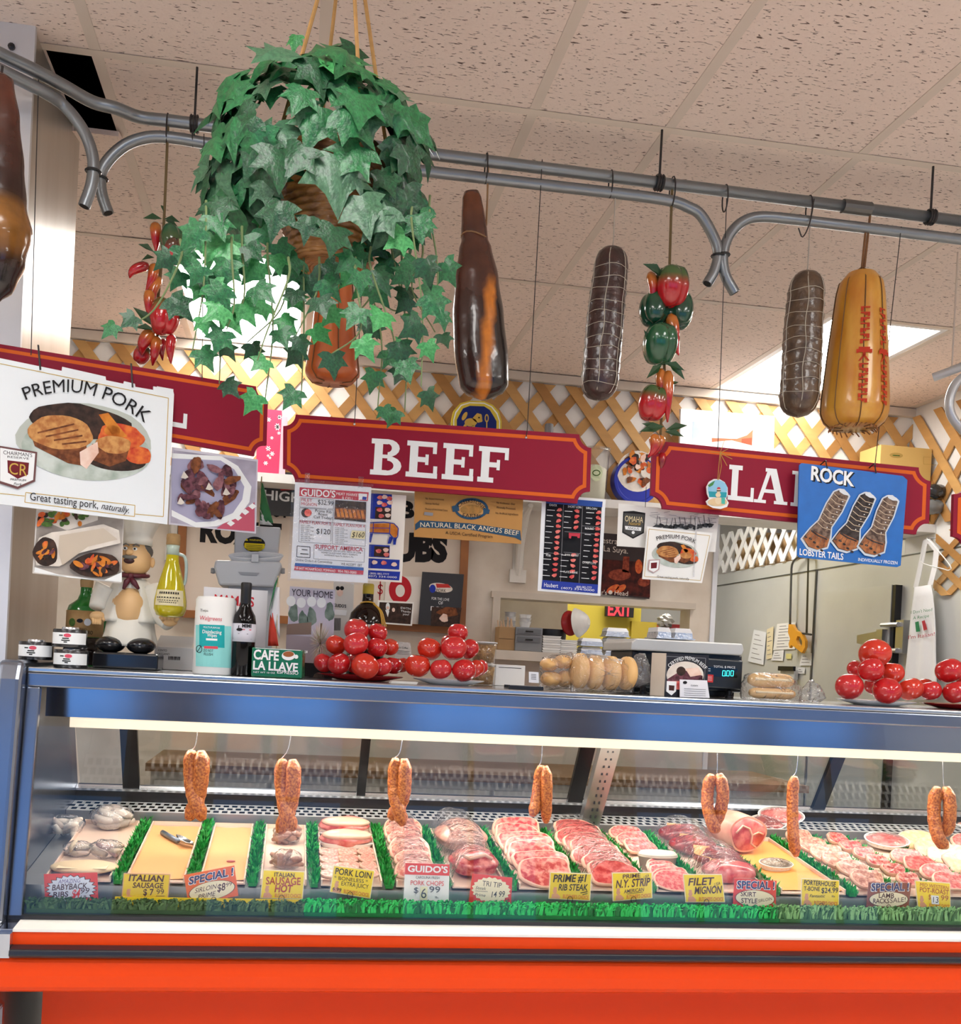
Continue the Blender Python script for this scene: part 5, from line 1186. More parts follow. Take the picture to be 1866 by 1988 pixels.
for k, (tx, ty, bx, by, c) in enumerate(((1632, 962, 1588, 1040, sh1), (1682, 968, 1644, 1044, sh2), (1726, 974, 1694, 1052, sh1))):
    ax, ay = bx-tx, by-ty; L = math.hypot(ax, ay); ux, uy = ax/L, ay/L; nx, ny = -uy, ux
    def pt(u, v): return (tx+ax*u+nx*v, ty+ay*u+ny*v)
    body = [pt(-.08, 8), pt(-.12, 0), pt(-.06, -14), pt(.3, -17), pt(.7, -14), pt(.92, -22), pt(1.12, -26), pt(1.28, -12), pt(1.32, 6), pt(1.22, 24), pt(.95, 20), pt(.7, 13), pt(.3, 16), pt(0, 14)]
    P.use(halo).poly([pt(-.11, 10), pt(-.16, 0), pt(-.09, -17), pt(.3, -19.5), pt(.7, -16.5), pt(.9, -25), pt(1.14, -29), pt(1.33, -12), pt(1.37, 6), pt(1.25, 27), pt(.93, 22), pt(.7, 15.5), pt(.3, 18.5), pt(0, 17)])
    P.use(c).poly(body); P.use(fan).poly([pt(.95, -22), pt(1.12, -25), pt(1.27, -12), pt(1.3, 6), pt(1.2, 22), pt(.97, 18)]); P.use(sh2); [P.ell(*pt(1.19+.05*math.cos(j), -20+10*j), 3.5, 2.2, n=10, rot=math.atan2(ny, nx)) for j in range(5)]; P.line([pt(.98, -19), pt(1.0, 0), pt(.98, 17)], 3); P.use(sh1); [P.line([pt(1.02, -16+8*j), pt(1.16, -20+10*j)], 1) for j in range(5)]
    P.use(ink('C9B49A'))
    for j in range(7): u = .04+j*.12; P.line([pt(u, -15), pt(u+.04, 0), pt(u, 14)], 1.3)
    P.use(m_wht)
    for j in range(6): P.ell(*pt(.1+j*.13, -9+(j % 2)*2), 1.3, 1.0, n=8)
    P.use(ink('D8DCE0')).ell(*pt(-.09, -2), 11, 4, rot=math.atan2(ny, nx), wob=.08)
P.done()
mb = MB()
for px, py, tx, ty in ((1605, 906, 1606, 892), (1700, 915, 1702, 898)): mb.tube(curve_pts([PRk.at(px, py+4, 0.003), PRk.at(px-3, py-6, 0.006), PRk.at(tx+4, ty, -0.02), PRk.at(tx, ty+6, -0.038)], 4), 0.002, 5)
obj('hook', mb, m_wire, t)
# beach ornament on the lamb sign
POr = PlaneV(1394, 955, 2.735)
t = thing('ornament', POr.at(1394, 988), 'round beach ornament tied with gold raffia on the lamb sign', 'ornament')
oc = ell(1393, 950, 21, 24, 30) ; oc = [(x, y) for x, y in oc]
board('disc', POr, [(1373, 958), (1372, 945), (1377, 935), (1386, 930), (1397, 930), (1407, 936), (1413, 947), (1413, 960), (1410, 968), (1415, 976), (1412, 984), (1400, 988), (1385, 986), (1374, 980), (1371, 973), (1377, 968)], 0.004, m_wht, t)
P = Print(POr, t); P.use(ink('8FC4E0')).ell(1393, 949, 19, 17); P.use(ink('2F9AA8')).poly([(1375, 954), (1411, 956), (1410, 966), (1377, 965)]); P.use(ink('E0C59A')).ell(1393, 975, 19, 8); P.use(ink('4A8A4A')).poly([(1374, 942), (1388, 933), (1384, 942), (1377, 946)]); P.use(ink('E6D2B0')); P.ell(1394, 972, 6, 7); P.ell(1394, 961, 5, 5); P.ell(1395, 953, 4, 4); P.use(f_redtxt).poly([(1391, 950), (1399, 950), (1397, 946), (1393, 946)]); P.use(m_ink).poly([(1391, 952), (1399, 952), (1399, 954), (1391, 954)]); P.use(ink('4FB9A8')).poly([(1400, 966), (1407, 967), (1407, 979), (1400, 978)]); P.done()
mb = MB(); top = POr.at(1397, 880, 0.004)
mb.tube([POr.at(1393, 932, 0.002), POr.at(1395, 905, 0.003), top], 0.001, 4).tube([POr.at(1395, 932, 0.002), POr.at(1400, 905, 0.003), top], 0.001, 4)
for x, y in ((1378, 878), (1412, 872), (1418, 884), (1420, 892), (1405, 856), (1410, 905)): mb.tube([top, POr.at(x, y, 0.006)], 0.001, 4)
obj('raffia', mb, M('B98F3E', 0.6), t)
# ---- board with brush lettering on the back wall, in a wooden frame
PBW = PlaneV(640, 1100, 5.17)
t = thing('menu_board', PBW.at(640, 1225), 'cream wall board with black brushed ROAST BEEF SUBS lettering in wooden frame', 'sign')
board('panel', PBW, [(362, 915), (912, 955), (897, 1222), (348, 1190)], 0.01, M('E2D3C2', 0.6, amt=0.04), t)
mf = M('9C6232', 0.5, scale=8, amt=0.3)
for k, qd in enumerate(([(900, 955), (915, 956), (903, 1232), (888, 1231)], [(345, 1183), (903, 1217), (903, 1232), (344, 1198)], [(350, 915), (366, 916), (356, 1198), (340, 1197)])):
    board('frame_rail', PlaneV(640, 1100, 5.145), qd, 0.025, mf, t)
P = Print(PBW, t); P.use(m_ink); P.text('ROAST', (388, 1049), (545, 1060), 40, bold=.06); P.done('lettering'); P = Print(PBW, t); P.use(m_ink); P.text('BEEF', (775, 1003), (880, 1012), 30, bold=.05); P.done('lettering'); P = Print(PBW, t); P.use(m_ink); P.text('SUBS', (735, 1085), (868, 1088), 48, bold=.07); P.done('lettering'); P = Print(PBW, t); P.use(m_ink); P.text('HOT', (512, 1000), (560, 1004), 25, bold=.05); P.use(f_redtxt).ell(470, 1030, 10, 8); P.done('lettering')
t = thing('black_banner', onY(540, 990, 5.1), 'black HIGH banner beside the green flag behind the flyer', 'sign')
PH = PlaneV(540, 960, 5.11); board('panel', PH, [(508, 914), (575, 918), (572, 1003), (522, 1000), (506, 985)], 0.004, M('2B2C2E', 0.4, scale=8, amt=0.4), t)
P = Print(PH, t); P.use(m_wht); P.text('HIGH', (512, 969), (584, 976), 18, bold=.02); P.poly([(545, 948), (575, 936), (575, 947)]); P.use(ink('C8252A')).poly([(545, 950), (575, 949), (575, 951), (545, 952)]); P.done()
# papers along the frame
def sheet(name, label, cat, Y, quad, col, th=0.003):
    pl = PlaneV(*lerp2(quad[0], quad[2], 0.5), Y); t = thing(name, pl.at(*lerp2(quad[3], quad[2], .5)), label, cat); board('sheet', pl, quad, th, M(col, 0.5, amt=0.03), t); return t, Print(pl, t)
t, P = sheet('poster_sheet', 'white sheet with a big red letter O behind the green chart', 'poster', 5.10, [(750, 1118), (818, 1120), (812, 1212), (744, 1208)], 'E6DED4')
P.use(ink('B8222C')).ell(777, 1145, 22, 27); P.use(M('E6DED4', 0.5)).ell(777, 1147, 9, 12); P.done()
t, P = sheet('poster_sheet', 'narrow cream sheet with a red dollar sign behind the brown bottle', 'poster', 5.11, [(716, 1124), (748, 1126), (744, 1206), (714, 1204)], 'DCD2C4')
P.use(ink('B8222C')).text('$', (733, 1153), (743, 1154), 20); P.line([(739, 1120), (737, 1165)], 2); P.done()
t, P = sheet('brochure', 'black pork brochure standing against the wooden frame', 'brochure', 5.08, [(820, 1110), (901, 1115), (892, 1219), (812, 1212)], '2A2B30')
P.use(f_cream).ell(856, 1141, 23, 9, rot=.15); P.use(ink('C23A35')).poly([(846, 1133), (870, 1134), (876, 1141), (848, 1141)]); P.use(f_blue).ell(840, 1143, 6, 8); P.use(m_ink).text('PORK', (847, 1149), (866, 1150), 6); P.use(m_wht).text('FOR THE LOVE', (838, 1164), (872, 1167), 5); P.text('OF', (851, 1173), (860, 1174), 6); P.text('PORK', (836, 1185), (876, 1188), 8, bold=.02); P.use(f_dark).poly([(838, 1178), (896, 1180), (891, 1218), (836, 1215)]); P.use(f_crust).ell(870, 1188, 20, 9, wob=.1); P.use(f_pink).ell(862, 1200, 8, 8, wob=.1); P.done()
t, P = sheet('postcard', 'dark postcard of two cooks with white border on the wooden ledge', 'card', 5.06, [(734, 1165), (804, 1169), (800, 1215), (730, 1210)], 'F0EEE8')
P.use(f_dark).poly([(737, 1169), (801, 1172), (797, 1212), (733, 1207)]); P.use(m_wht).ell(753, 1178, 4, 8); P.poly([(748, 1184), (756, 1186), (753, 1198)]); P.use(f_pink); P.ell(753, 1180, 3, 3); P.ell(764, 1184, 3, 4); P.use(m_wht).text('EWTN', (778, 1182), (797, 1184), 4); P.text('Thanks', (778, 1188), (797, 1190), 4); P.text('you!', (782, 1194), (794, 1195), 4); P.done()
# cold cuts poster on the wall right of the beef chart
t, P = sheet('food_poster', 'dark maroon cold cuts poster lettered La Suya', 'poster', 5.18, [(1160, 1034), (1267, 1042), (1261, 1163), (1154, 1153)], '2A1512')
P.use(ink('5A2018', scale=30, col2='2A100E')).poly([(1160, 1085), (1264, 1092), (1262, 1160), (1157, 1151)]); P.use(ink('A04A30', scale=60, col2='6E2A1E')); P.ell(1203, 1116, 22, 11); P.ell(1250, 1130, 12, 9); P.poly([(1210, 1080), (1222, 1081), (1221, 1112), (1208, 1110)]); P.use(f_red); P.ell(1240, 1100, 7, 14); P.ell(1190, 1143, 14, 6, rot=-.5); P.ell(1205, 1143, 12, 6, rot=-.6)
P.use(ink('E4D8CC')); P.text('Nuestra', (1150, 1052), (1199, 1057), 11); P.text('La Suya.', (1172, 1070), (1219, 1075), 11); P.text("Boar's", (1150, 1153), (1178, 1155), 9); P.text('Head', (1193, 1155), (1219, 1157), 9); P.ell(1185, 1150, 4, 4); P.done()

# ================================================================== ON TOP OF THE CASE
m_wpl = M('EDEDEA', 0.35, amt=0.04)
def onslab(x, Y): p = onY(x, 1310, Y); return Vector((p.x, Y, ZT+0.0008))
def hpx(x, y, Y): return onY(x, y, Y).z
def lathe_px(x, Y, prof, z0=None):
    """prof: (half width px, y px) from the bottom up -> base point and (radius, height) list"""
    b = onslab(x, Y) if z0 is None else Vector((onY(x, prof[0][1], Y).x, Y, z0)); s = mpp(x, prof[0][1], Y)
    z_ = b.z; yb = prof[0][1]
    return b, [(r*s, (yb-y)*s) for r, y in prof]
class CylP:                                # pixels of the front of an upright can -> its curved surface
    def __init__(s, base, R): s.c = base; s.R = R; s.n = Vector((0, -1, 0))
    def at(s, x, y, off=0.0):
        d = ray(x, y); o = EYE-s.c; a = d.x*d.x+d.y*d.y; b = 2*(d.x*o.x+d.y*o.y); c = o.x*o.x+o.y*o.y-(s.R+off)**2
        D = b*b-4*a*c; k = (-b-math.sqrt(D))/(2*a) if D > 0 else -b/(2*a)
        return EYE+d*k
def label_strip(P, x0, x1, y0a, y0b, y1a, y1b, n=10):      # curved quad strip in pixels
    for k in range(n):
        u, w = k/n, (k+1)/n; P.poly([(x0+(x1-x0)*u, y0a+(y0b-y0a)*u), (x0+(x1-x0)*w, y0a+(y0b-y0a)*w), (x0+(x1-x0)*w, y1a+(y1b-y1a)*w), (x0+(x1-x0)*u, y1a+(y1b-y1a)*u)])
def sub(n): return [i/n for i in range(n+1)]
# ---- fuel tins
m_tin = M('4A4A4C', 0.25, 0.9, amt=0.1)
for x, Y, y0, y1, lab in ((69, 2.60, 1285, 1248, 'small labelled fuel tin at the left end, standing alone'), (137, 2.58, 1299, 1265, 'small labelled fuel tin at the bottom of the stack'), (135, 2.58, 1264, 1230, 'small labelled fuel tin on top of the stack')):
    s = mpp(x, y0, Y); R = 31.5*s; zb = ZT+0.0008 if y0 != 1264 else ZT+0.0008+0.0515
    if x == 69: zb = ZT+0.0168
    b = Vector((onY(x, y0, Y).x, Y, zb)); hh = 0.0465
    t = thing('fuel_tin', b, lab, 'tin')
    obj('can', MB().lathe(b, [(R*.97, 0), (R, .002), (R, hh-.003), (R*.97, hh-.001), (R*.95, hh-.003), (R*.5, hh-.003)], 28), m_tin, t, smooth=True, angle=0.7)
    obj('cap', MB().lathe(b+Vector((0, 0, hh-.003)), [(R*.5, 0), (R*.5, .006), (R*.46, .008)], 24), m_alu, t, smooth=True, angle=0.7)
    c = CylP(b, R); P = Print(c, t); yy = y1+(2 if y0 != 1264 else 2); P.use(m_wht)
    za, zb2 = b.z+.008, b.z+hh-.010
    mb = MB(); n = 14
    for k in range(n):
        a0, a1 = -PI*0.93+PI*0.86*k/n, -PI*0.93+PI*0.86*(k+1)/n
        mb.add([b+Vector((math.cos(a)*(R+.0004), math.sin(a)*(R+.0004), z-b.z)) for a, z in ((a0, za), (a1, za), (a1, zb2), (a0, zb2))], [(0, 1, 2, 3)])
    obj('paper_label', mb, m_wht, t, smooth=True)
    mb = MB(); fr = PlaneP(b+Vector((0, -R-.0012, 0)), (0, -1, 0)); q = fr
    ymid = (EYE.z-(za+zb2)/2)
    def P2(u, v): return b+Vector((u*R, -math.sqrt(max(0, (R+.0010)**2-(u*R)**2)), 0.0235+v*0.014))
    mb.add([P2(-.05+.22*math.cos(a)+.1, .45+.35*math.sin(a)) for a in [2*PI*i/14 for i in range(14)]], [tuple(range(14))]); obj('pink_mark', mb, ink('D8556A'), t)
    mb = MB()
    for u0, u1, v in ((-.45, -.22, .42), (-.25, .15, -.1), (-.3, .2, -.45), (-.15, .05, -.75)): mb.add([P2(u0, v-.1), P2((u0+u1)/2, v-.1), P2(u1, v-.1), P2(u1, v+.1), P2((u0+u1)/2, v+.1), P2(u0, v+.1)], [(0, 1, 4, 5), (1, 2, 3, 4)])
    obj('lettering', mb, m_ink, t)
# ---- green bitters bottle
m_green = M('1B7A2C', 0.08, amt=0.2, scale=6, coat=0.6)
b, pr_ = lathe_px(160, 2.865, [(32, 1300), (34, 1297), (34, 1195), (31, 1184), (16, 1172), (11, 1160), (10.5, 1140), (12, 1130), (11, 1112), (8, 1090)])
t = thing('green_bottle', b, 'green glass bitters bottle with tan label behind the fuel tins', 'bottle')
mb = MB().lathe(b, pr_, 28); obj('glass', mb, m_green, t, smooth=True, angle=0.9)
s = mpp(160, 1250, 2.865); R = 34*s
obj('neck_foil', MB().lathe(b, [(11.6*s, 152*s), (12.2*s, 158*s), (12.6*s, 166*s)], 20), ink('B9986A'), t)
obj('dark_base', MB().lathe(b, [(34.6*s, 2*s), (34.6*s, 55*s)], 28), M('1A1210', 0.15), t, smooth=True)
obj('paper_label', MB().lathe(b, [(34.9*s, 56*s), (34.9*s, 106*s)], 28), M('B8935F', 0.6, scale=30, col2='A27D4C'), t, smooth=True)
c = CylP(b, 35.2*s); P = Print(c, t); P.use(m_ink); P.text('AMARO', (152, 1223), (168, 1224), 4); P.text('MONTENEGRO', (131, 1229), (180, 1232), 7, shear=.1); P.use(f_green).ell(140, 1208, 6, 8); P.use(m_ink).ell(155, 1205, 6, 4); P.use(f_lgrey).ell(170, 1208, 7, 7); P.done('lettering')
# ---- chef statuette
YCf = 2.77
chef = thing('chef_statuette', onslab(250, YCf), 'plump laughing chef statuette in white holding up the oil bottle', 'statuette')
sC = mpp(250, 1200, YCf); cz = lambda y: hpx(250, y, YCf); cxw = lambda x, y=1200: onY(x, y, YCf).x
m_cwhite = M('E9E4D6', 0.4, amt=0.06, scale=8); m_skin = M('E8BC84', 0.45, amt=0.08); m_cblk = M('16171B', 0.2, amt=0.2, coat=0.4); m_maroon = M('5A1C2A', 0.4)
z0 = ZT+0.0008
bevel(obj('plinth', MB().box((cxw(187, 1290), YCf-0.06, z0), (cxw(312, 1290), YCf+0.06, z0+31*sC)), m_cblk, chef), 0.006)
zp = z0+31*sC
for x in (218, 276):
    mb = MB().ball((cxw(x, 1265), YCf-0.028, zp+0.020), (29*sC, 0.048, 0.024), 18, 12, fn=lambda d: 1 if d.z > -0.2 else 0.93); obj('shoe', mb, m_cblk, chef, smooth=True)
mb = MB(); pts = []
cx0 = cxw(252, 1230)
mb.lathe((cx0, YCf, zp+0.018), [(50*sC, 0), (52*sC, 6*sC), (47*sC, 26*sC), (44*sC, 48*sC), (40*sC, 56*sC)], 36, fn=lambda q, u: 1+0.05*math.sin(8*q)*(1-u)+0.02*math.sin(5*q), sy=0.8)
obj('trousers', mb, m_cwhite, chef, smooth=True)
mb = MB().ball((cxw(254, 1188), YCf-0.006, cz(1180)), (40*sC, 36*sC, 44*sC), 28, 20); obj('belly', mb, m_skin, chef, smooth=True)
mb = MB().lathe((cx0, YCf+0.004, cz(1208)), [(58*sC, 0), (57*sC, 6*sC), (50*sC, 30*sC), (44*sC, 52*sC), (38*sC, 72*sC), (26*sC, 84*sC), (14*sC, 88*sC)], 40, fn=lambda q, u: (1+0.06*math.sin(6*q+1)*(1-u)) if not (math.sin(q) < -0.90 and u < 0.62) else 0.62, sy=0.78)
obj('jacket', mb, m_cwhite, chef, smooth=True)
hd = Vector((cxw(264, 1085), YCf-0.008, cz(1082)))
mb = MB().ball(hd, (29*sC, 27*sC, 34*sC), 28, 20, fn=lambda d: 1+0.10*smooth(0.2, -0.5, d.z)*(1 if d.z > -0.9 else 0.6)); obj('head', mb, m_skin, chef, smooth=True)
obj('nose', MB().ball(hd+Vector((-8*sC, -27*sC, 7*sC)), (7*sC, 7*sC, 6*sC), 14, 10), m_skin, chef, smooth=True)
for x in (-27, 28): obj('ear', MB().ball(hd+Vector((x*sC+4*sC, 0, -8*sC)), (5*sC, 4*sC, 10*sC), 12, 8), m_skin, chef, smooth=True)
for dx in (-16, 2): 
    e = obj('eye', MB().ball(hd+Vector((dx*sC, -24*sC, 14*sC)), (4.5*sC, 3.5*sC, 3.5*sC), 12, 8), m_wht, chef, smooth=True); obj('pupil', MB().ball(hd+Vector((dx*sC, -27.2*sC, 14*sC)), 2.0*sC, 8, 6), m_ink, e)
for dx in (-15, 4): obj('eyebrow', MB().tube([hd+Vector(((dx-6)*sC, -24*sC, 20*sC)), hd+Vector((dx*sC, -26*sC, 23*sC)), hd+Vector(((dx+6)*sC, -23*sC, 20*sC))], 1.6*sC, 6), M('6E6A64', 0.7), chef)
obj('mouth', MB().ball(hd+Vector((-7*sC, -25.5*sC, -9*sC)), (11*sC, 5*sC, 6*sC), 14, 8), M('3E1A18', 0.4), chef, smooth=True)
obj('moustache', MB().tube([hd+Vector(((-7+x)*sC, -(29-abs(x)*.18)*sC, (-3+abs(x)*.12)*sC)) for x in (-14, -7, 0, 7, 14)], [1.5*sC, 4*sC, 3.6*sC, 4*sC, 1.5*sC], 8), M('77746E', 0.7), chef, smooth=True)
obj('hair', MB().ball(hd+Vector((3*sC, 6*sC, 12*sC)), (29*sC, 26*sC, 20*sC), 18, 12), M('6B6760', 0.8), chef, smooth=True)
hz_ = hd+Vector((2*sC, 3*sC, 24*sC))
mb = MB().lathe(hz_, [(28*sC, 0), (28*sC, 14*sC), (27*sC, 15*sC), (30*sC, 26*sC), (38*sC, 44*sC), (40*sC, 56*sC), (32*sC, 66*sC), (10*sC, 70*sC)], 40, fn=lambda q, u: 1+0.05*math.sin(10*q)*smooth(.25, .5, u)); obj('chef_hat', mb, m_cwhite, chef, smooth=True)
mb = MB(); nk = Vector((cxw(256, 1120), YCf, cz(1116)))
mb.tube([nk+Vector((30*sC*math.cos(a), 24*sC*math.sin(a), 3*sC*math.sin(a))) for a in [2*PI*i/18 for i in range(18)]], 4.5*sC, 8, closed=True)
mb.ball(nk+Vector((2*sC, -27*sC, -4*sC)), 6*sC, 10, 8)
for dx, dz in ((-9, -30), (19, -28)): mb.tube([nk+Vector((2*sC, -27*sC, -6*sC)), nk+Vector((dx*.5*sC, -31*sC, -16*sC)), nk+Vector((dx*sC, -33*sC, dz*sC))], [3*sC, 6*sC, 3*sC], 8)
obj('neckerchief', mb, m_maroon, chef, smooth=True)
# arms: right one raised, the hand under the bottle
def arm(pts, rs, hand, nm):
    P = [Vector((cxw(x, y), YCf+dy, cz(y))) for x, y, dy in pts]; obj(nm, MB().tube(curve_pts(P, 4), [rs[0]*sC+(rs[1]-rs[0])*sC*i/(4*(len(P)-1)) for i in range(4*(len(P)-1)+1)], 14), m_cwhite, chef, smooth=True)
    hp = Vector((cxw(*hand[:2]), YCf+hand[2], cz(hand[1]))); mb = MB().ball(hp, (15*sC, 12*sC, 10*sC), 14, 10)
    return hp, mb
hp, mb = arm([(292, 1140, 0), (305, 1165, -.01), (318, 1192, -.025), (334, 1206, -.04)], (22, 17), (334, 1203, -.05), 'raised_sleeve')
for k, (dx, dz) in enumerate(((-15, 12), (-8, 17), (0, 19), (8, 18), (16, 12))): mb.tube([hp+Vector((dx*.7*sC, -6*sC, 2*sC)), hp+Vector((dx*sC, -12*sC, dz*.6*sC)), hp+Vector((dx*.95*sC, -11*sC, dz*sC))], [4.6*sC, 4.2*sC, 2.8*sC], 8)
obj('raised_hand', mb, m_skin, chef, smooth=True)
hp2, mb = arm([(208, 1140, 0), (196, 1165, 0), (190, 1185, -.01)], (22, 16), (192, 1200, -.02), 'lowered_sleeve')
for k in range(4): mb.tube([hp2+Vector(((-6+4*k)*sC, -6*sC, -4*sC)), hp2+Vector(((-5+4*k)*sC, -10*sC, -16*sC))], [3.6*sC, 2.6*sC], 8)
mb.tube([hp2+Vector((8*sC, -4*sC, 0)), hp2+Vector((15*sC, -9*sC, -8*sC))], [4*sC, 2.8*sC], 8); obj('lowered_hand', mb, m_skin, chef, smooth=True)
# ---- oil bottle in the hand
YO = 2.69
oil = M('B8A90E', 0.05, amt=0.15, scale=5, coat=0.5, sss=0.0)
zb = hp.z+7*sC
b0 = Vector((onY(330, 1185, YO).x, YO, zb)); s = mpp(330, 1150, YO)
t = thing('oil_bottle', b0, 'olive oil bottle with handle and cork held up by the chef statuette', 'bottle')
obj('oil', MB().lathe(b0, [(14*s, 0), (26*s, 4*s), (31*s, 16*s), (31*s, 32*s), (27*s, 55*s), (19*s, 85*s), (12.5*s, 108*s), (12*s, 122*s)], 28), oil, t, smooth=True)
obj('neck_glass', MB().lathe(b0, [(12.2*s, 121*s), (12*s, 132*s), (13*s, 140*s)], 24), M('A9B8A8', 0.08, amt=0.1, coat=0.5), t, smooth=True)
obj('cork', MB().lathe(b0, [(12.5*s, 140*s), (13.5*s, 142*s), (13*s, 150*s), (13.5*s, 152*s), (13*s, 160*s), (11*s, 162*s)], 20), M('9A7A4E', 0.8, scale=60, amt=0.3), t, smooth=True)
hx = [b0+Vector((x*s, 0, z*s)) for x, z in ((11, 124), (22, 120), (26, 108), (27, 90), (26, 72), (23, 64))]
obj('handle', MB().tube(curve_pts(hx, 4), 3.2*s, 8), M('9FB0A8', 0.06, coat=0.6), t, smooth=True)
mb = MB(); n = 12
for k in range(n):
    a0, a1 = -PI*0.80+PI*0.62*k/n, -PI*0.80+PI*0.62*(k+1)/n; f = lambda a, z: b0+Vector((math.cos(a)*(32.3-max(0, z-32)*.17)*s, math.sin(a)*(32.3-max(0, z-32)*.17)*s, z*s))
    mb.add([f(a0, 22), f(a1, 22), f(a1, 52), f(a0, 52)], [(0, 1, 2, 3)])
lb = obj('paper_label', mb, M('D9CDA4', 0.6, scale=40, amt=0.12), t, smooth=True)
mb = MB()
for z, u0, u1, h in ((44, -.7, -.28, 4), (36, -.75, -.26, 2.2), (31, -.72, -.3, 1.4), (27, -.68, -.34, 1.4)):
    for k in range(9):
        a = PI*(u0+(u1-u0)*k/9); a2 = a+PI*(u1-u0)/9*.6; f = lambda a, z: b0+Vector((math.cos(a)*(33.0-max(0, z-32)*.17)*s, math.sin(a)*(33.0-max(0, z-32)*.17)*s, z*s)); mb.add([f(a, z), f(a2, z), f(a2, z+h), f(a, z+h)], [(0, 1, 2, 3)])
obj('lettering', mb, m_ink, t, kind='stuff')
# ---- small things behind the statuette
def boxthing(name, label, cat, x0, x1, y1, Y, depth, mat, z0=None, part='body', bev=0.002, y0=1300):
    a = onY(x0, y0, Y); b = onY(x1, y0, Y); zt = hpx((x0+x1)/2, y1, Y); zb = ZT+0.0008 if z0 is None else z0
    t = thing(name, (a.x*.5+b.x*.5, Y+depth/2, zb), label, cat); o = obj(part, MB().box((a.x, Y, zb), (b.x, Y+depth, zt)), mat, t)
    if bev: bevel(o, bev)
    return t, PlaneP((0, Y, 0), (0, -1, 0))
t, pl = boxthing('spice_box', 'white carton of oregano behind the statuette', 'box', 298, 374, 1256, 2.89, 0.08, M('DAD8D6', 0.6))
P = Print(pl, t); P.use(m_ink); P.text('CENTO', (307, 1264), (324, 1265), 4); P.text('OREGANO', (305, 1271), (329, 1272), 4)
for k in range(9): P.poly([(327+k*2.6, 1274+k*.13), (328.4+k*2.6+(k % 3)*.4, 1274+k*.13), (328.4+k*2.6, 1281+k*.13), (327+k*2.6, 1281+k*.13)])
P.done('lettering'); mb = MB(); a, b = onY(300, 1256, 2.89), onY(372, 1256, 2.89); mb.prism([(a.x, 2.895, a.z), (b.x, 2.895, a.z), (b.x+.005, 2.93, a.z+.035), (a.x+.01, 2.93, a.z+.035)], (0, 0.0015, 0)); obj('open_flap', mb, M('D2CFCB', 0.6), t)
t = thing('paper_bag', onslab(198, 2.95), 'crumpled green and white bag behind the green bottle', 'bag')
mb = MB(); rw = random.Random(1); G = [[onY(182+i*9+rw.uniform(-2, 2), 1290-j*24+(i*3), 2.955+0.012*math.sin(i*2+j))+Vector((0, rw.uniform(-.008, .008), 0)) for i in range(5)] for j in range(7)]
mb.grid(G); o = obj('green_sheet', mb, M('3D8A55', 0.5, amt=0.2), t, smooth=True); md = o.modifiers.new('solid', 'SOLIDIFY'); md.thickness = 0.0015
mb = MB(); G = [[onY(174+i*7, 1290-j*24+i*2, 2.935+0.006*math.sin(i*3+j)) for i in range(4)] for j in range(7)]; mb.grid(G); o = obj('white_sheet', mb, M('DAD8DC', 0.5), t, smooth=True); md = o.modifiers.new('solid', 'SOLIDIFY'); md.thickness = 0.0015
# ---- wipes canister
b, pr_ = lathe_px(413, 2.60, [(37, 1307), (39, 1304), (39, 1180), (38.2, 1176), (38.6, 1164), (35, 1158), (20, 1157)])
s = mpp(413, 1250, 2.60)
t = thing('wipes_canister', b, 'white and teal canister of disinfecting wipes beside the wine bottle', 'canister')
obj('tub', MB().lathe(b, pr_, 36), m_wpl, t, smooth=True, angle=0.8)
R = 39.25*s; c = CylP(b, R); P = Print(c, t)
teal, tealL = ink('1FA5A8'), ink('8FD6D2')
P.use(tealL); label_strip(P, 380, 449, 1213, 1216, 1293, 1297); P.use(teal); label_strip(P, 387, 436, 1212, 1214, 1255, 1258); P.use(ink('D8525E')); label_strip(P, 396, 423, 1254, 1255, 1259, 1260, 5); P.text('Walgreens', (388, 1203), (431, 1206), 8, shear=.2)
P.use(m_wht); P.text('MULTI-PURPOSE', (395, 1219), (427, 1221), 3.5); P.text('Disinfecting', (393, 1229), (430, 1231), 6.5, bold=.01); P.text('Wipes', (402, 1236), (421, 1237), 6.5, bold=.01); label_strip(P, 400, 422, 1239, 1240, 1243, 1244, 5); P.use(m_ink); P.text('75 wipes', (389, 1187), (404, 1188), 5); P.text('DO NOT', (395, 1265), (414, 1266), 5); P.text('FLUSH', (396, 1272), (413, 1273), 5)
for k in range(16):
    a0, a1 = 2*PI*k/16, 2*PI*(k+1)/16; P.line([(386.5+5.5*math.cos(a0), 1260+7*math.sin(a0)), (386.5+5.5*math.cos(a1), 1260+7*math.sin(a1))], 1.2)
P.line([(383, 1265), (390, 1255)], 1.2); P.done('printed_label')
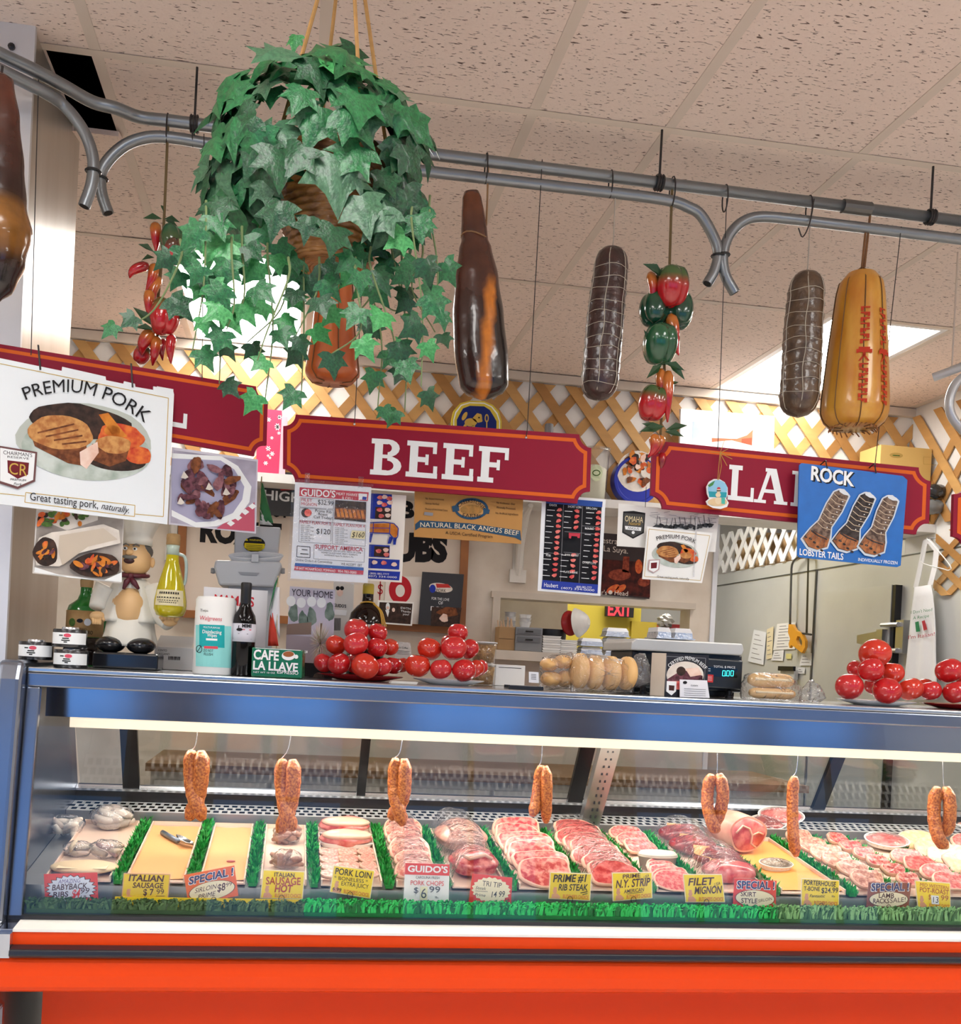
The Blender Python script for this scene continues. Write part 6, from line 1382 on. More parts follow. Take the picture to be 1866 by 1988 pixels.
# ---- wine bottle
b, pr_ = lathe_px(470, 2.585, [(20, 1309), (22, 1306), (22, 1205), (20, 1192), (13, 1180), (9.5, 1168), (9.2, 1142), (10, 1141), (10, 1130), (9, 1128)])
s = mpp(470, 1250, 2.585); t = thing('wine_bottle', b, 'dark wine bottle with white label next to the wipes', 'bottle')
obj('glass', MB().lathe(b, pr_, 28), M('0A0809', 0.08, amt=0.2, spec=0.35), t, smooth=True, angle=0.9)
obj('capsule', MB().lathe(b, [(10.2*s, 140*s), (10.2*s, 166*s), (10.6*s, 168*s), (10.6*s, 178*s), (9.6*s, 180.5*s)], 24), M('121216', 0.4), t, smooth=True, angle=0.8)
obj('paper_label', MB().lathe(b, [(22.4*s, 66*s), (22.4*s, 101*s)], 28), M('D6D4DE', 0.6, amt=0.04), t, smooth=True)
c = CylP(b, 22.7*s); P = Print(c, t); P.use(m_ink); P.line([(452, 1209), (489, 1211)], .6); P.line([(452, 1239), (488, 1241)], .6); P.text('MIMI', (470, 1218), (488, 1219), 7, bold=.02); P.ell(465, 1222, 6, 3); P.line([(464, 1214), (462, 1222)], 1.5); P.line([(462, 1230), (482, 1231)], .8); P.use(f_redtxt).line([(471, 1222), (488, 1223)], 1.6); P.done('lettering')
# ---- coffee brick
Yk = 2.555; pl = PlaneV(540, 1285, Yk, math.radians(4))
A = [pl.at(*p) for p in ((489, 1256), (588, 1262), (586, 1315), (487, 1310))]
for p in A[2:]: p.z = ZT+0.0008
t = thing('coffee_brick', A[2]*.5+A[3]*.5, 'green vacuum-packed brick lettered CAFE LA LLAVE ESPRESSO', 'coffee pack')
mg = M('0F6E4A', 0.25, scale=20, amt=0.25, bump=0.15, bscale=40, coat=0.4)
bevel(obj('pack', MB().prism([A[3], A[2], A[1], A[0]], (0.008, 0.055, 0)), mg, t), 0.004)
P = Print(pl, t); P.lv = 3; P.use(m_wht); P.text('CAFE', (492, 1279), (541, 1282), 18, bold=.03); P.text('LA LLAVE', (491, 1299), (578, 1304), 16, bold=.03); P.text('ESPRESSO', (538, 1307), (579, 1310), 6.5, bold=.01); P.text('NET WT 10 OZ', (492, 1306), (534, 1308), 3); P.line([(496, 1258), (584, 1263)], 1); P.ell(560, 1273, 13, 9); P.ell(575, 1275, 4, 4); P.use(ink('9A5A34')).ell(560, 1270, 10.5, 5.5); P.use(m_wht).text('CAFE', (591, 1268), (597, 1268), 5); P.done('lettering')
# ---- grey label machine with coiled cable
Ym = 2.86
m_gm = M('B8BABC', 0.4, amt=0.06)
t = thing('label_machine', onslab(485, Ym+.03), 'grey machine with coiled cable and yellow warning sticker', 'machine')
def pxprism(quad, Y, d): return MB().prism([onY(x, y, Y) for x, y in quad], (0, d, 0))
bevel(obj('upper_housing', pxprism([(454, 1092), (538, 1092), (545, 1024), (456, 1018)], Ym, 0.08), m_gm, t), 0.004)
bevel(obj('lower_housing', pxprism([(425, 1136), (532, 1140), (548, 1098), (544, 1090), (418, 1087), (415, 1100)], Ym-0.03, 0.12), m_gm, t), 0.006)
obj('display_strip', pxprism([(462, 1110), (504, 1112), (498, 1118), (468, 1116)], Ym-0.032, 0.003), M('8E9093', 0.4), t)
z_ = ZT+0.0008; a, b = onY(440, 1200, Ym), onY(530, 1200, Ym); bevel(obj('stand', MB().box((a.x, Ym-0.0, z_), (b.x, Ym+0.07, hpx(485, 1134, Ym))), m_gm, t), 0.004)
for k, (x, y) in enumerate(((418, 1108), (545, 1108))): obj('roller_knob', MB().lathe(onY(x, y, Ym+.02), [(6*s, 0), (7*s, 4*s), (6*s, 9*s)], 14, axis=(-1 if k == 0 else 1, 0, 0)), M('9A9C9F', 0.35), t)
mb = MB()
for k in range(5): mb.tube([onY(497+52*math.cos(a)*(1-.03*k), 1079+k*2.2+6*math.sin(a), Ym-.022+.002*k) for a in [2*PI*i/24 for i in range(24)]], 0.0032, 6, closed=True)
obj('coiled_cable', mb, M('C9CBCE', 0.5), t); obj('cable_tie', pxprism([(489, 1076), (502, 1076), (502, 1091), (488, 1091)], Ym-.034, 0.012), m_gm, t)
P = Print(PlaneP((0, Ym, 0), (0, -1, 0)), t); P.lv = 2; P.use(m_ink).ell(494, 1057, 21, 15, n=32); P.use(ink('D8C21E')).poly([(475, 1054), (514, 1056), (514, 1064), (506, 1070), (482, 1069), (474, 1062)]); P.poly([(476, 1050), (482, 1050), (479, 1045)]); P.use(m_ink); [P.line([(478, 1058+3*k), (510, 1060+3*k)], .9) for k in range(4)]; P.use(ink('D8C21E')).text('WARNING', (484, 1050), (508, 1051), 3.5); P.done('warning_sticker')
# ---- sheet with red lettering
t, P = sheet('printed_sheet', 'white sheet with red lettering behind the wine bottle', 'paper', 2.72, [(396, 1139), (520, 1147), (512, 1309), (388, 1303)], 'E2E0E2')
P.use(ink('C8323C')); P.text("MAMA'S", (416, 1172), (493, 1178), 18, bold=.02); P.done('lettering')
# ---- flags
def flag(label, stick, cols, Y):
    t = thing('paper_flag', onY(*stick[1], Y), label, 'flag'); obj('stick', MB().tube([onY(*stick[0], Y), onY(*stick[1], Y)], 0.002, 6), M('C9B48A', 0.6), t)
    for nm, c, poly in cols:
        rw = random.Random(len(nm)); mb = MB(); L, Rr = poly; n = 6
        G = [[onY(*lerp2(lerp2(L[0], L[1], j/n), lerp2(Rr[0], Rr[1], j/n), i/3), Y-0.004+0.006*math.sin(i*2.1+j*.7)) for i in range(4)] for j in range(n+1)]
        mb.grid(G); o = obj(nm, mb, M(c, 0.6, amt=0.1), t, smooth=True); md = o.modifiers.new('solid', 'SOLIDIFY'); md.thickness = 0.0008
flag('small Italian flag hanging on a stick beside the wine bottle', ((540, 1118), (536, 1300)), (('green_stripe', '1E7A45', (((533, 1135), (519, 1205)), ((540, 1120), (523, 1185)))), ('white_stripe', 'E6E4E8', (((535, 1140), (524, 1190)), ((543, 1140), (543, 1240)))), ('red_stripe', 'D23A22', (((525, 1190), (520, 1254)), ((531, 1190), (541, 1254))))), 2.70)
flag('green and white flag standing above the grey machine', ((508, 925), (503, 1022)), (('green_stripe', '2E7A45', (((506, 935), (505, 1010)), ((510, 938), (531, 1016)))), ('white_stripe', 'DCE0DC', (((504, 980), (504, 1018)), ((507, 998), (530, 1020))))), 2.90)
# ---- magazine, price sheet, tinsel bush, brown bottle
t, P = sheet('magazine', 'pale magazine titled YOUR HOME leaning behind the coffee brick', 'magazine', 2.83, [(563, 1138), (651, 1145), (645, 1319), (553, 1312)], 'CFCAD6', 0.004)
P.use(ink('BFB9C8', scale=15)).poly([(563, 1165), (650, 1171), (647, 1240), (559, 1233)]); P.use(ink('7F8F86', scale=40, col2='55685E')); [P.ell(x, y, 9, 18, wob=.1, seed=k) for k, (x, y) in enumerate(((570, 1190), (605, 1198), (640, 1188), (588, 1205)))]; P.use(m_wht); [P.ell(x, y, 9, 10) for x, y in ((565, 1167), (585, 1170), (605, 1168), (624, 1170))]; P.use(ink('8A7468')).poly([(557, 1212), (605, 1208), (604, 1232), (556, 1232)]); P.use(ink('A89AA0')).poly([(556, 1232), (646, 1240), (645, 1300), (554, 1295)]); P.use(ink('3A3440')).text('YOUR HOME', (566, 1156), (646, 1162), 13); P.use(m_ink).poly([(553, 1284), (645, 1290), (645, 1318), (553, 1311)]); P.done('cover_print')
t, P = sheet('price_sheet', 'white sheet with barcode beside the magazine', 'paper', 2.93, [(648, 1128), (688, 1132), (680, 1310), (640, 1306)], 'DDDAD2')
P.use(f_pink).ell(660, 1150, 6, 8); P.use(m_ink); P.ell(656, 1142, 4, 4); P.ell(664, 1142, 4, 4); P.text("GUIDO'S", (648, 1178), (672, 1180), 6, bold=.02); P.done('lettering'); P = Print(P.pl, t); P.use(m_ink); [P.line([(650+k*1.6, 1200), (649+k*1.6, 1224)], .9) for k in range(8)]; P.use(m_wht).poly([(646, 1183), (674, 1185), (672, 1195), (645, 1193)]); P.done('lettering')
t = thing('tinsel_bush', onslab(622, 2.78), 'small fluffy pink and cream tinsel tree beside the tomatoes', 'ornament')
mb = MB(); rw = random.Random(6); c = Vector((onY(622, 1250, 2.78).x, 2.78, hpx(622, 1250, 2.78))); sT = mpp(622, 1250, 2.78)
for k in range(520):
    a = rw.uniform(0, 6.28); z = rw.uniform(-1, 1); r = math.sqrt(1-z*z); d = Vector((r*math.cos(a)*24*sT, r*math.sin(a)*20*sT, z*46*sT)); p = c+d*rw.uniform(.2, .5); e = c+d*rw.uniform(.85, 1.1); mb.m = k % 3; w = Vector((0.0008, 0, 0.0005)); mb.add([p-w, p+w, e], [(0, 1, 2)])
obj('tinsel', mb, [M('E6DFD6', 0.5), M('D6A9A0', 0.5), M('B7B08A', 0.5)], t, kind='stuff', merge=False)
obj('stem', MB().tube([c-Vector((0, 0, 46*sT)), c+Vector((0, 0, 40*sT))], 0.003, 6), M('6E5A46', 0.7), t); obj('foot', MB().lathe(Vector((c.x, 2.78, ZT+.0008)), [(11*sT, 0), (9*sT, 6*sT), (3*sT, 10*sT)], 14), M('4A3A30', 0.6), t)
b, pr_ = lathe_px(707, 2.84, [(34, 1320), (36, 1315), (36, 1210), (32, 1192), (20, 1178), (11.5, 1172), (10.5, 1160), (10.5, 1152), (9, 1152)])
s = mpp(707, 1200, 2.84); t = thing('liqueur_bottle', b, 'round brown bottle with yellow cap and gold cord behind the tomatoes', 'bottle')
obj('glass', MB().lathe(b, pr_, 28), M('1A0C06', 0.08, amt=0.3, spec=0.4), t, smooth=True, angle=0.9); obj('cap', MB().lathe(b, [(11*s, 166*s), (11*s, 183*s), (9.5*s, 186*s)], 20), ink('B59F3A'), t, smooth=True, angle=0.8)
mb = MB().tube([b+Vector((14*s*math.cos(a), 14*s*math.sin(a), (147-3*math.sin(a))*s)) for a in [2*PI*i/16 for i in range(16)]], 0.0022, 5, closed=True)
for k in range(3): mb.tube(curve_pts([b+Vector(((10+k)*s, -11*s, 147*s)), b+Vector(((22+k*2)*s, -20*s, 134*s)), b+Vector(((27+k*3)*s, -26*s, 112*s)), b+Vector(((30+k*3)*s, -28*s, (96+4*k)*s))], 3), 0.0016, 5)
obj('gold_cord', mb, M('C99A2E', 0.5), t); obj('paper_label', MB().lathe(b, [(36.5*s, 70*s), (36.5*s, 106*s)], 28), M('B9B8B2', 0.5), t, smooth=True)
# ---- plates and tomatoes
def plate(label, x, Y, hw, col, z0=None):
    b = onslab(x, Y); s = mpp(x, 1320, Y); R = hw*s; t = thing('plate', b, label, 'plate')
    obj('dish', MB().lathe(b, [(R*.55, 0), (R*.6, .002), (R*.97, .012), (R, .0145), (R*.98, .0155), (R*.62, .0055), (R*.1, .005)], 40, sy=0.62), M(col, 0.25, amt=0.04, coat=0.3), t, smooth=True, angle=0.9); return b.z+0.006
TM = []
def tomato_mesh(v):
    mb = MB(); r = random.Random(v); ph = r.uniform(0, 6.28); n = r.choice((4, 5, 6))
    mb.ball((0, 0, 0), (1, 1, 0.92), 26, 18, fn=lambda d: (1+0.018*math.cos(n*math.atan2(d.y, d.x)+ph)*(1-d.z*d.z)**.5)*(1-0.12*smooth(.82, 1.0, d.z)-0.05*smooth(-.85, -1.0, d.z)))
    return mb.mesh('fruit', smooth=True)
m_tom = [M('C41F22', 0.16, scale=3.5, amt=0.16, coat=0.5), M('CC2A2C', 0.16, scale=3.5, amt=0.16, coat=0.5), M('D03420', 0.16, scale=3.5, amt=0.16, coat=0.5)]
for v in range(6):
    me = tomato_mesh(v); me.materials.append(m_tom[v % 3]); TM.append(me)
stm = MB().lathe((0, 0, 0.70), [(0.10, 0), (0.07, .03), (0.03, .04)], 10).mesh('stem_scar'); stm.materials.append(M('6E6A3A', 0.8))
def tomatoes(grp, where, items, zmin):
    rw = random.Random(len(items)); PS_ = []
    for x, y, r, Y in items:
        p = onY(x, y, Y); R = r*mpp(x, y, Y)*1.04; p.z = max(p.z, zmin+R*.93); PS_.append([p, R])
    for it in range(160):                       # let the pile settle: push touching fruit apart, mostly in depth
        for i in range(len(PS_)):
            for j in range(i):
                (p, R), (q, S) = PS_[i], PS_[j]; d = p-q; gap = (R+S)*.985-d.length
                if gap > 0:
                    sg = 1 if d.y >= 0 else -1; mv = Vector((d.x*.25, sg*max(abs(d.y), .01), d.z*.25)).normalized()*gap*.5; p += mv; q -= mv
        for e in PS_: e[0].z = max(e[0].z, zmin+e[1]*.93); e[0].y = min(2.90, max(2.53+e[1], e[0].y))
    for k in range(len(items)):
        p, R = PS_[k]
        nm = ['topmost', 'upper', 'middle', 'lower']
        t = thing('tomato', p-Vector((0, 0, R*.86)), where[k], 'tomato', grp)
        t.location = p; WL[t] = p.copy(); t.rotation_euler = (rw.uniform(-.5, .5), rw.uniform(-.5, .5), rw.uniform(0, 6)); t.scale = (R, R, R)
        for nm_, me in (('fruit', TM[(k*5+len(items)) % 6]), ('stem_scar', stm)):
            o = bpy.data.objects.new(nm_, me); COL.objects.link(o); o.parent = t
zp1 = plate('dark red plate under the tall left tomato pile', 700, 2.70, 84, '8E1218')
zp2 = plate('white plate under the middle tomato pile', 872, 2.70, 70, 'E6E6E4')
T1 = [(694, 1226, 24, 2.68), (732, 1228, 19, 2.71), (652, 1252, 20, 2.70), (695, 1258, 24, 2.64), (733, 1259, 20, 2.67), (757, 1256, 17, 2.73), (632, 1287, 19, 2.68), (655, 1288, 22, 2.66), (704, 1288, 26, 2.63), (741, 1292, 19, 2.66), (763, 1292, 18, 2.71), (779, 1291, 16, 2.76), (690, 1288, 20, 2.76)]
W1 = ['topmost tomato of the pile on the dark red plate', 'second highest tomato on the dark red plate, right of the top one', 'leftmost tomato of the middle row on the dark red plate', 'big central tomato of the middle row on the dark red plate', 'tomato right of centre in the middle row on the dark red plate', 'rightmost tomato of the middle row on the dark red plate', 'leftmost tomato at the rim of the dark red plate', 'second tomato from the left in the bottom row of the dark red plate', 'largest front tomato in the bottom row of the dark red plate', 'fourth tomato in the bottom row of the dark red plate', 'fifth tomato in the bottom row of the dark red plate', 'rightmost tomato at the rim of the dark red plate', 'tomato hidden at the back of the dark red plate']
tomatoes('tomatoes on the dark red plate', W1, T1, zp1)
T2 = [(887, 1231, 19, 2.74), (876, 1247, 18, 2.76), (835, 1260, 23, 2.68), (882, 1264, 25, 2.65), (910, 1259, 20, 2.71), (812, 1292, 24, 2.65), (856, 1298, 21, 2.64), (898, 1297, 23, 2.64), (923, 1298, 18, 2.70), (932, 1296, 16, 2.75)]
W2 = ['topmost tomato of the middle pile', 'tomato just below the top of the middle pile', 'left tomato of the second row in the middle pile', 'big front tomato of the second row in the middle pile', 'right tomato of the second row in the middle pile', 'leftmost bottom tomato on the white plate of the middle pile', 'shaded bottom tomato near the centre of the middle pile', 'front bottom tomato right of centre in the middle pile', 'bottom tomato second from the right in the middle pile', 'rightmost bottom tomato of the middle pile']
tomatoes('tomatoes of the middle pile', W2, T2, zp2)
zp3 = plate('white plate under the right tomato pile', 1704, 2.68, 80, 'EDEDEC')
zp4 = plate('red plate cut off by the right edge', 1868, 2.70, 80, '8E1218')
T3 = [(1701, 1271, 29, 2.66), (1664, 1299, 18, 2.72), (1688, 1308, 23.5, 2.62), (1734, 1306, 22, 2.66), (1657, 1329, 26, 2.63), (1717, 1336, 26, 2.61), (1765, 1336, 23, 2.65), (1700, 1330, 20, 2.74)]
W3 = ['single topmost tomato of the right pile', 'small tomato half hidden at the left of the right pile', 'left tomato of the second row in the right pile', 'right tomato of the second row in the right pile', 'leftmost bottom tomato of the right pile', 'middle bottom tomato of the right pile', 'rightmost bottom tomato of the right pile', 'hidden tomato at the back of the right pile']
tomatoes('tomatoes of the right pile', W3, T3, zp3)
T4 = [(1843, 1302, 25, 2.67), (1797, 1334, 17, 2.74), (1812, 1341, 20, 2.65), (1851, 1343, 23, 2.63), (1873, 1316, 16, 2.72), (1890, 1343, 22, 2.66)]
W4 = ['topmost tomato of the pile at the right edge', 'small leftmost tomato of the pile at the right edge', 'second tomato from the left of the pile at the right edge', 'orange-red front tomato of the pile at the right edge', 'tomato cut by the picture edge in the right edge pile', 'tomato outside the frame in the right edge pile']
tomatoes('tomatoes of the pile at the right edge', W4, T4, zp4)

# ---- plastic tubs of crumbs, cards and small things right of the tomatoes
m_clear = glass_mat('clear_plastic', (0.95, 0.95, 0.94), 1.2, 0.06, haze=0.05)
m_wrap = glass_mat('wrap_film', (0.96, 0.96, 0.97), 1.6, 0.10, haze=0.035, wrinkle=0.9, wscale=45)
m_bag = glass_mat('bag_film', (0.92, 0.92, 0.93), 2.0, 0.12, haze=0.10, wrinkle=1.0, wscale=30)
Yt = 2.88; sT = mpp(938, 1290, Yt)
zb = ZT+0.0008
for k, lab in enumerate(('lower clear tub of brown crumbs behind the middle tomatoes', 'upper clear tub of brown crumbs behind the middle tomatoes')):
    b = Vector((onY(938, 1300, Yt).x, Yt, zb)); t = thing('crumb_tub', b, lab, 'tub'); hh = 41*sT
    obj('crumbs', MB().lathe(b+Vector((0, 0, .002)), [(20*sT, 0), (22.5*sT, hh*.82), (10*sT, hh*.86)], 24), M('B98F52', 0.9, scale=80, col2='8A6432', bump=0.6, bscale=120), t, smooth=True)
    obj('tub', MB().lathe(b, [(21.5*sT, 0), (24.5*sT, hh*.95)], 24), m_clear, t, smooth=True)
    obj('lid', MB().lathe(b+Vector((0, 0, hh*.95)), [(25.5*sT, 0), (25.5*sT, hh*.05), (23*sT, hh*.06)], 24), M('DDDDDA', 0.4), t, smooth=True, angle=.8); zb += hh*1.03
t, P = sheet('table_card', 'small grey standing card behind the tomato piles', 'card', 2.93, [(765, 1245), (797, 1248), (801, 1290), (768, 1290)], 'CFCCC8'); P.use(m_ink); P.text('Four Coffee', (771, 1258), (792, 1260), 3.5); [P.line([(771, 1263+3*k), (795, 1265+3*k)], .6) for k in range(3)]; P.done('lettering')
t, pl = boxthing('paper_box', 'small white box beside the crumb tubs', 'box', 962, 1020, 1291, 2.90, 0.06, m_wpl)
obj('lid_slot', MB().box((onY(968, 1300, 2.9).x, 2.899, hpx(990, 1297, 2.9)), (onY(1012, 1300, 2.9).x, 2.8995, hpx(990, 1296, 2.9))), m_ink, t)
t = thing('pen_tray', onslab(1018, 2.60), 'flat black tray in front of the small white box', 'tray'); a, b = onY(985, 1330, 2.60), onY(1052, 1330, 2.60)
mb = MB().box((a.x, 2.58, ZT+.0008), (b.x, 2.64, ZT+.003)); mb.box((a.x, 2.58, ZT+.003), (b.x, 2.584, ZT+.010)).box((a.x, 2.636, ZT+.003), (b.x, 2.64, ZT+.010)); obj('tray_body', mb, m_black, t)
obj('pen', MB().tube([(a.x+.01, 2.61, ZT+.0065), (b.x-.01, 2.605, ZT+.0065)], 0.0035, 8), M('D8D8DA', 0.3), t)
t, P = sheet('price_tag', 'tiny white tag standing on the black tray', 'tag', 2.615, [(1027, 1304), (1046, 1305), (1046, 1326), (1027, 1325)], 'E6E6EA', .001); P.use(m_ink); [P.line([(1031, 1309+3*k), (1041, 1309.5+3*k)], .8) for k in range(4)]; P.done('lettering')
t = thing('business_cards', onslab(790, 2.575), 'small stack of white cards between the two tomato plates', 'cards')
for k in range(5): obj('card', MB().box((onY(757, 1320, 2.57).x+.001*k, 2.55+.0015*k, ZT+.0008+.0012*k), (onY(808, 1320, 2.57).x+.001*k, 2.60+.0015*k, ZT+.0018+.0012*k)), M('D9D7D2', 0.5), t)
# ---- buns
m_bun = M('E6B878', 0.5, scale=9, col2='C58A48', contrast=(.5, .85)); m_bunside = M('F0DCB4', 0.6, scale=20, amt=0.1)
def bun(par_label, x, y, rx, ry, Y, tilt, grp):
    s = mpp(x, y, Y); c = onY(x, y, Y); c.z = max(c.z, ZT+ry*s+.002)
    t = thing('bun', c-Vector((0, 0, ry*s)), par_label, 'bread', grp); M3 = Euler((0, 0, tilt)).to_matrix()
    fl = lambda d: 1-0.10*math.exp(-(d.x*6)**2)
    obj('crust', MB().ball(c, (rx*s, 0.045, ry*s), 22, 16, fn=fl, M3=M3), m_bun, t, smooth=True)
    obj('crumb_seam', MB().lathe(c-(M3 @ Vector((.0035, 0, 0))), [(0.86, 0), (0.92, .0035), (0.86, .007)], 24, axis=M3 @ Vector((1, 0, 0)), sx=0.045 if False else 1, sy=1) if False else MB().ball(c, (rx*s*.16, 0.0448*.93, ry*s*.94), 20, 14, M3=M3), m_bunside, t, smooth=True)
G_ = 'hamburger buns in the bags'
for k, (x, y, rx, ry, tl, lab) in enumerate(((1217, 1307, 15, 34, .25, 'rightmost upright bun in the bag beside the scale'), (1186, 1307, 16, 35, .2, 'second upright bun from the right in the bag'), (1154, 1305, 16, 35, .15, 'third upright bun from the right in the bag'), (1126, 1302, 17, 36, .1, 'fourth upright bun from the right in the bag'))): bun(lab, x, y, rx, ry, 2.60+.004*k, tl, G_)
for k, (x, y, rx, ry, lab) in enumerate(((1070, 1318, 20, 15, 'bottom left bun lying in the loose bag'), (1066, 1290, 17, 13, 'upper left bun lying in the loose bag'), (1098, 1318, 17, 17, 'bottom bun lying next to the upright ones'), (1094, 1285, 18, 14, 'upper bun lying next to the upright ones'))): bun(lab, x, y, rx, ry, 2.655, 0.0, G_)
def bag(name, label, cat, outline, Y, depth, mat, seed=0):
    """crumpled film envelope around the pixel outline"""
    rw = random.Random(seed); cx = sum(p[0] for p in outline)/len(outline); cy = sum(p[1] for p in outline)/len(outline)
    base = onslab(cx, Y); t = thing(name, base, label, cat); mb = MB(); n = len(outline); rings = 7; G = []
    for j in range(rings+1):
        ph = -PI/2+PI*j/rings; row = []
        for i in range(n*3):
            a, b = outline[i//3], outline[(i//3+1) % n]; x, y = lerp2(a, b, (i % 3)/3); k = math.cos(ph)
            p = onY(cx+(x-cx)*k, cy+(y-cy)*k, Y)+Vector((rw.uniform(-.003, .003), math.sin(ph)*depth+rw.uniform(-.004, .004), rw.uniform(-.003, .003))); p.z = max(p.z, ZT+.0008); row.append(p)
        G.append(row)
    mb.grid(G, closed_u=True); obj('film', mb, mat, t, smooth=True); return t
bag('bun_bag', 'clear plastic bag around the upright hamburger buns', 'bag', [(1108, 1342), (1105, 1300), (1112, 1268), (1150, 1270), (1200, 1276), (1226, 1290), (1234, 1325), (1228, 1346), (1170, 1345)], 2.605, 0.055, m_wrap, 1)
bag('bun_bag', 'loose clear bag around the buns lying at the left', 'bag', [(1048, 1338), (1046, 1300), (1055, 1276), (1085, 1270), (1110, 1265), (1118, 1300), (1112, 1340)], 2.66, 0.055, m_wrap, 2)
bag('plastic_bag', 'crumpled empty clear bag between buns and beef box', 'bag', [(1222, 1335), (1220, 1300), (1232, 1272), (1250, 1266), (1262, 1290), (1264, 1330)], 2.64, 0.03, m_bag, 3)
# ---- scale
Ys = 2.72; sS = mpp(1335, 1290, Ys)
sc = thing('deli_scale', onslab(1335, Ys+.1), 'black deli scale with steel platter and green price display', 'scale')
m_sc = M('1C2024', 0.35, amt=0.1)
pl_sc = PlaneV(1335, 1300, Ys)
def pxbox(quad, Y, d): return MB().prism([onY(x, y, Y) for x, y in quad], (0, d, 0))
zf = ZT+.0008
bevel(obj('body', pxbox([(1226, 1335), (1440, 1345), (1442, 1272), (1228, 1262)], Ys, 0.20), m_sc, sc), .006)
bevel(obj('platter', pxbox([(1225, 1262), (1440, 1273), (1446, 1262), (1442, 1250), (1236, 1239), (1227, 1246)], Ys-.03, 0.26), M('C4C4C0', 0.4, 0.25, amt=.05), sc), .004)
obj('platter_support', pxbox([(1240, 1268), (1436, 1278), (1436, 1270), (1240, 1260)], Ys-.005, 0.21), m_black, sc)
bevel(obj('display_head', pxbox([(1362, 1334), (1440, 1339), (1443, 1283), (1364, 1277)], Ys-.05, 0.05), m_sc, sc), .004)
PDp = PlaneV(1400, 1300, Ys-.05); P = Print(PDp, sc); P.lv = 1; P.use(M('0A1418', 0.15)).poly([(1372, 1294), (1432, 1298), (1431, 1316), (1371, 1312)]); P.use(m_wht).text('TOTAL $ PRICE', (1385, 1296), (1427, 1298), 4.2); P.use(ink('D23A3A')).poly([(1371, 1309), (1385, 1310), (1384, 1325), (1370, 1324)]); P.use(m_wht); [P.line([(1373, 1313+2.5*k), (1382, 1313.5+2.5*k)], .6) for k in range(4)]; P.line([(1372, 1298), (1379, 1298.5)], 1); P.line([(1372, 1302), (1379, 1302.5)], 1)
P.done('panel_print')
P = Print(PDp, sc); P.lv = 4; seg = emit_mat('display_digits', (0.05, 0.85, 0.80), 0.9); P.use(seg)
for k, x in enumerate((1402, 1410, 1418)): 
    w, h_ = 5, 10; P.line([(x, 1312), (x+1, 1302), (x+1+w, 1302.4), (x+w, 1312.4), (x, 1312)], 1.3)
P.poly([(1407.6, 1311), (1409, 1311), (1409, 1312.6), (1407.6, 1312.6)]); P.done('digits')
for x in (1418, 1250): b = onslab(x, Ys-.03); obj('foot', MB().lathe(b, [(8*sS, 0), (8*sS, 5*sS), (5*sS, 6*sS), (6*sS, 14*sS), (3*sS, 17*sS)], 16), m_black, sc, smooth=True, angle=.6)
bevel(obj('underframe', MB().box((onY(1235, 1340, Ys).x, Ys+.02, zf+.001), (onY(1432, 1340, Ys).x, Ys+.18, hpx(1335, 1338, Ys))), m_black, sc), .003)
# ---- certified beef box and card
Yb = 2.56; plb = PlaneV(1330, 1310, Yb)
a, b, c = onY(1290, 1352, Yb), onY(1372, 1356, Yb), onY(1264, 1350, Yb+.07)
t = thing('beef_box', onslab(1325, Yb+.02), 'black and cream box lettered CERTIFIED PREMIUM BEEF', 'box')
zt = hpx(1330, 1270, Yb); zz = ZT+.0008
obj('front_panel', MB().box((a.x, Yb, zz), (b.x, Yb+.012, zt)), M('1C1A1C', 0.35, amt=.1), t); mb = MB(); xe = onY(1265, 1310, Yb+.045).x
mb.prism([(a.x-.0005, Yb+.001, zz), (a.x-.0005, Yb+.001, zt), (xe, Yb+.05, zt), (xe, Yb+.05, zz)], (0.004, 0.006, 0)); obj('side_panel', mb, M('D9CDBD', 0.5), t)
P = Print(plb, t); P.use(f_grey).line([(1294, 1274), (1370, 1278), (1366, 1350), (1292, 1346), (1294, 1274)], .8); P.use(f_cream).ell(1330, 1311, 36, 27); P.use(f_wing).poly([(1296, 1318), (1325, 1300), (1364, 1312), (1364, 1336), (1294, 1330)]); P.use(f_dark).ell(1322, 1303, 9, 9); P.use(f_pink).poly([(1330, 1298), (1355, 1296), (1363, 1310), (1340, 1314)]); P.use(f_meat).poly([(1294, 1322), (1360, 1322), (1362, 1340), (1294, 1338)]); P.use(M('1C1A1C', .35, amt=.1)).poly([(1292, 1338), (1368, 1340), (1366, 1350), (1291, 1347)])
P.use(m_wht).text('CERTIFIED PREMIUM BEEF', (1300, 1296), (1368, 1300), 7, arc=17); P.poly([(1294, 1322), (1313, 1323), (1312, 1342), (1303, 1350), (1293, 1342)]); P.use(ink('4A2A28')).poly([(1298, 1330), (1309, 1331), (1308, 1341), (1298, 1340)]); P.done('printed_front')
t, P = sheet('business_card', 'white business card leaning on the beef box', 'card', 2.548, [(1320, 1319), (1373, 1321), (1378, 1355), (1320, 1353)], 'E4E4E8', .001); P.use(m_ink); P.text("GUIDO'S", (1341, 1332), (1355, 1333), 3); [P.line([(1328, 1337+4*k), (1370, 1339+4*k)], .6) for k in range(4)]; P.ell(1330, 1325, 4, 3); P.done('lettering')
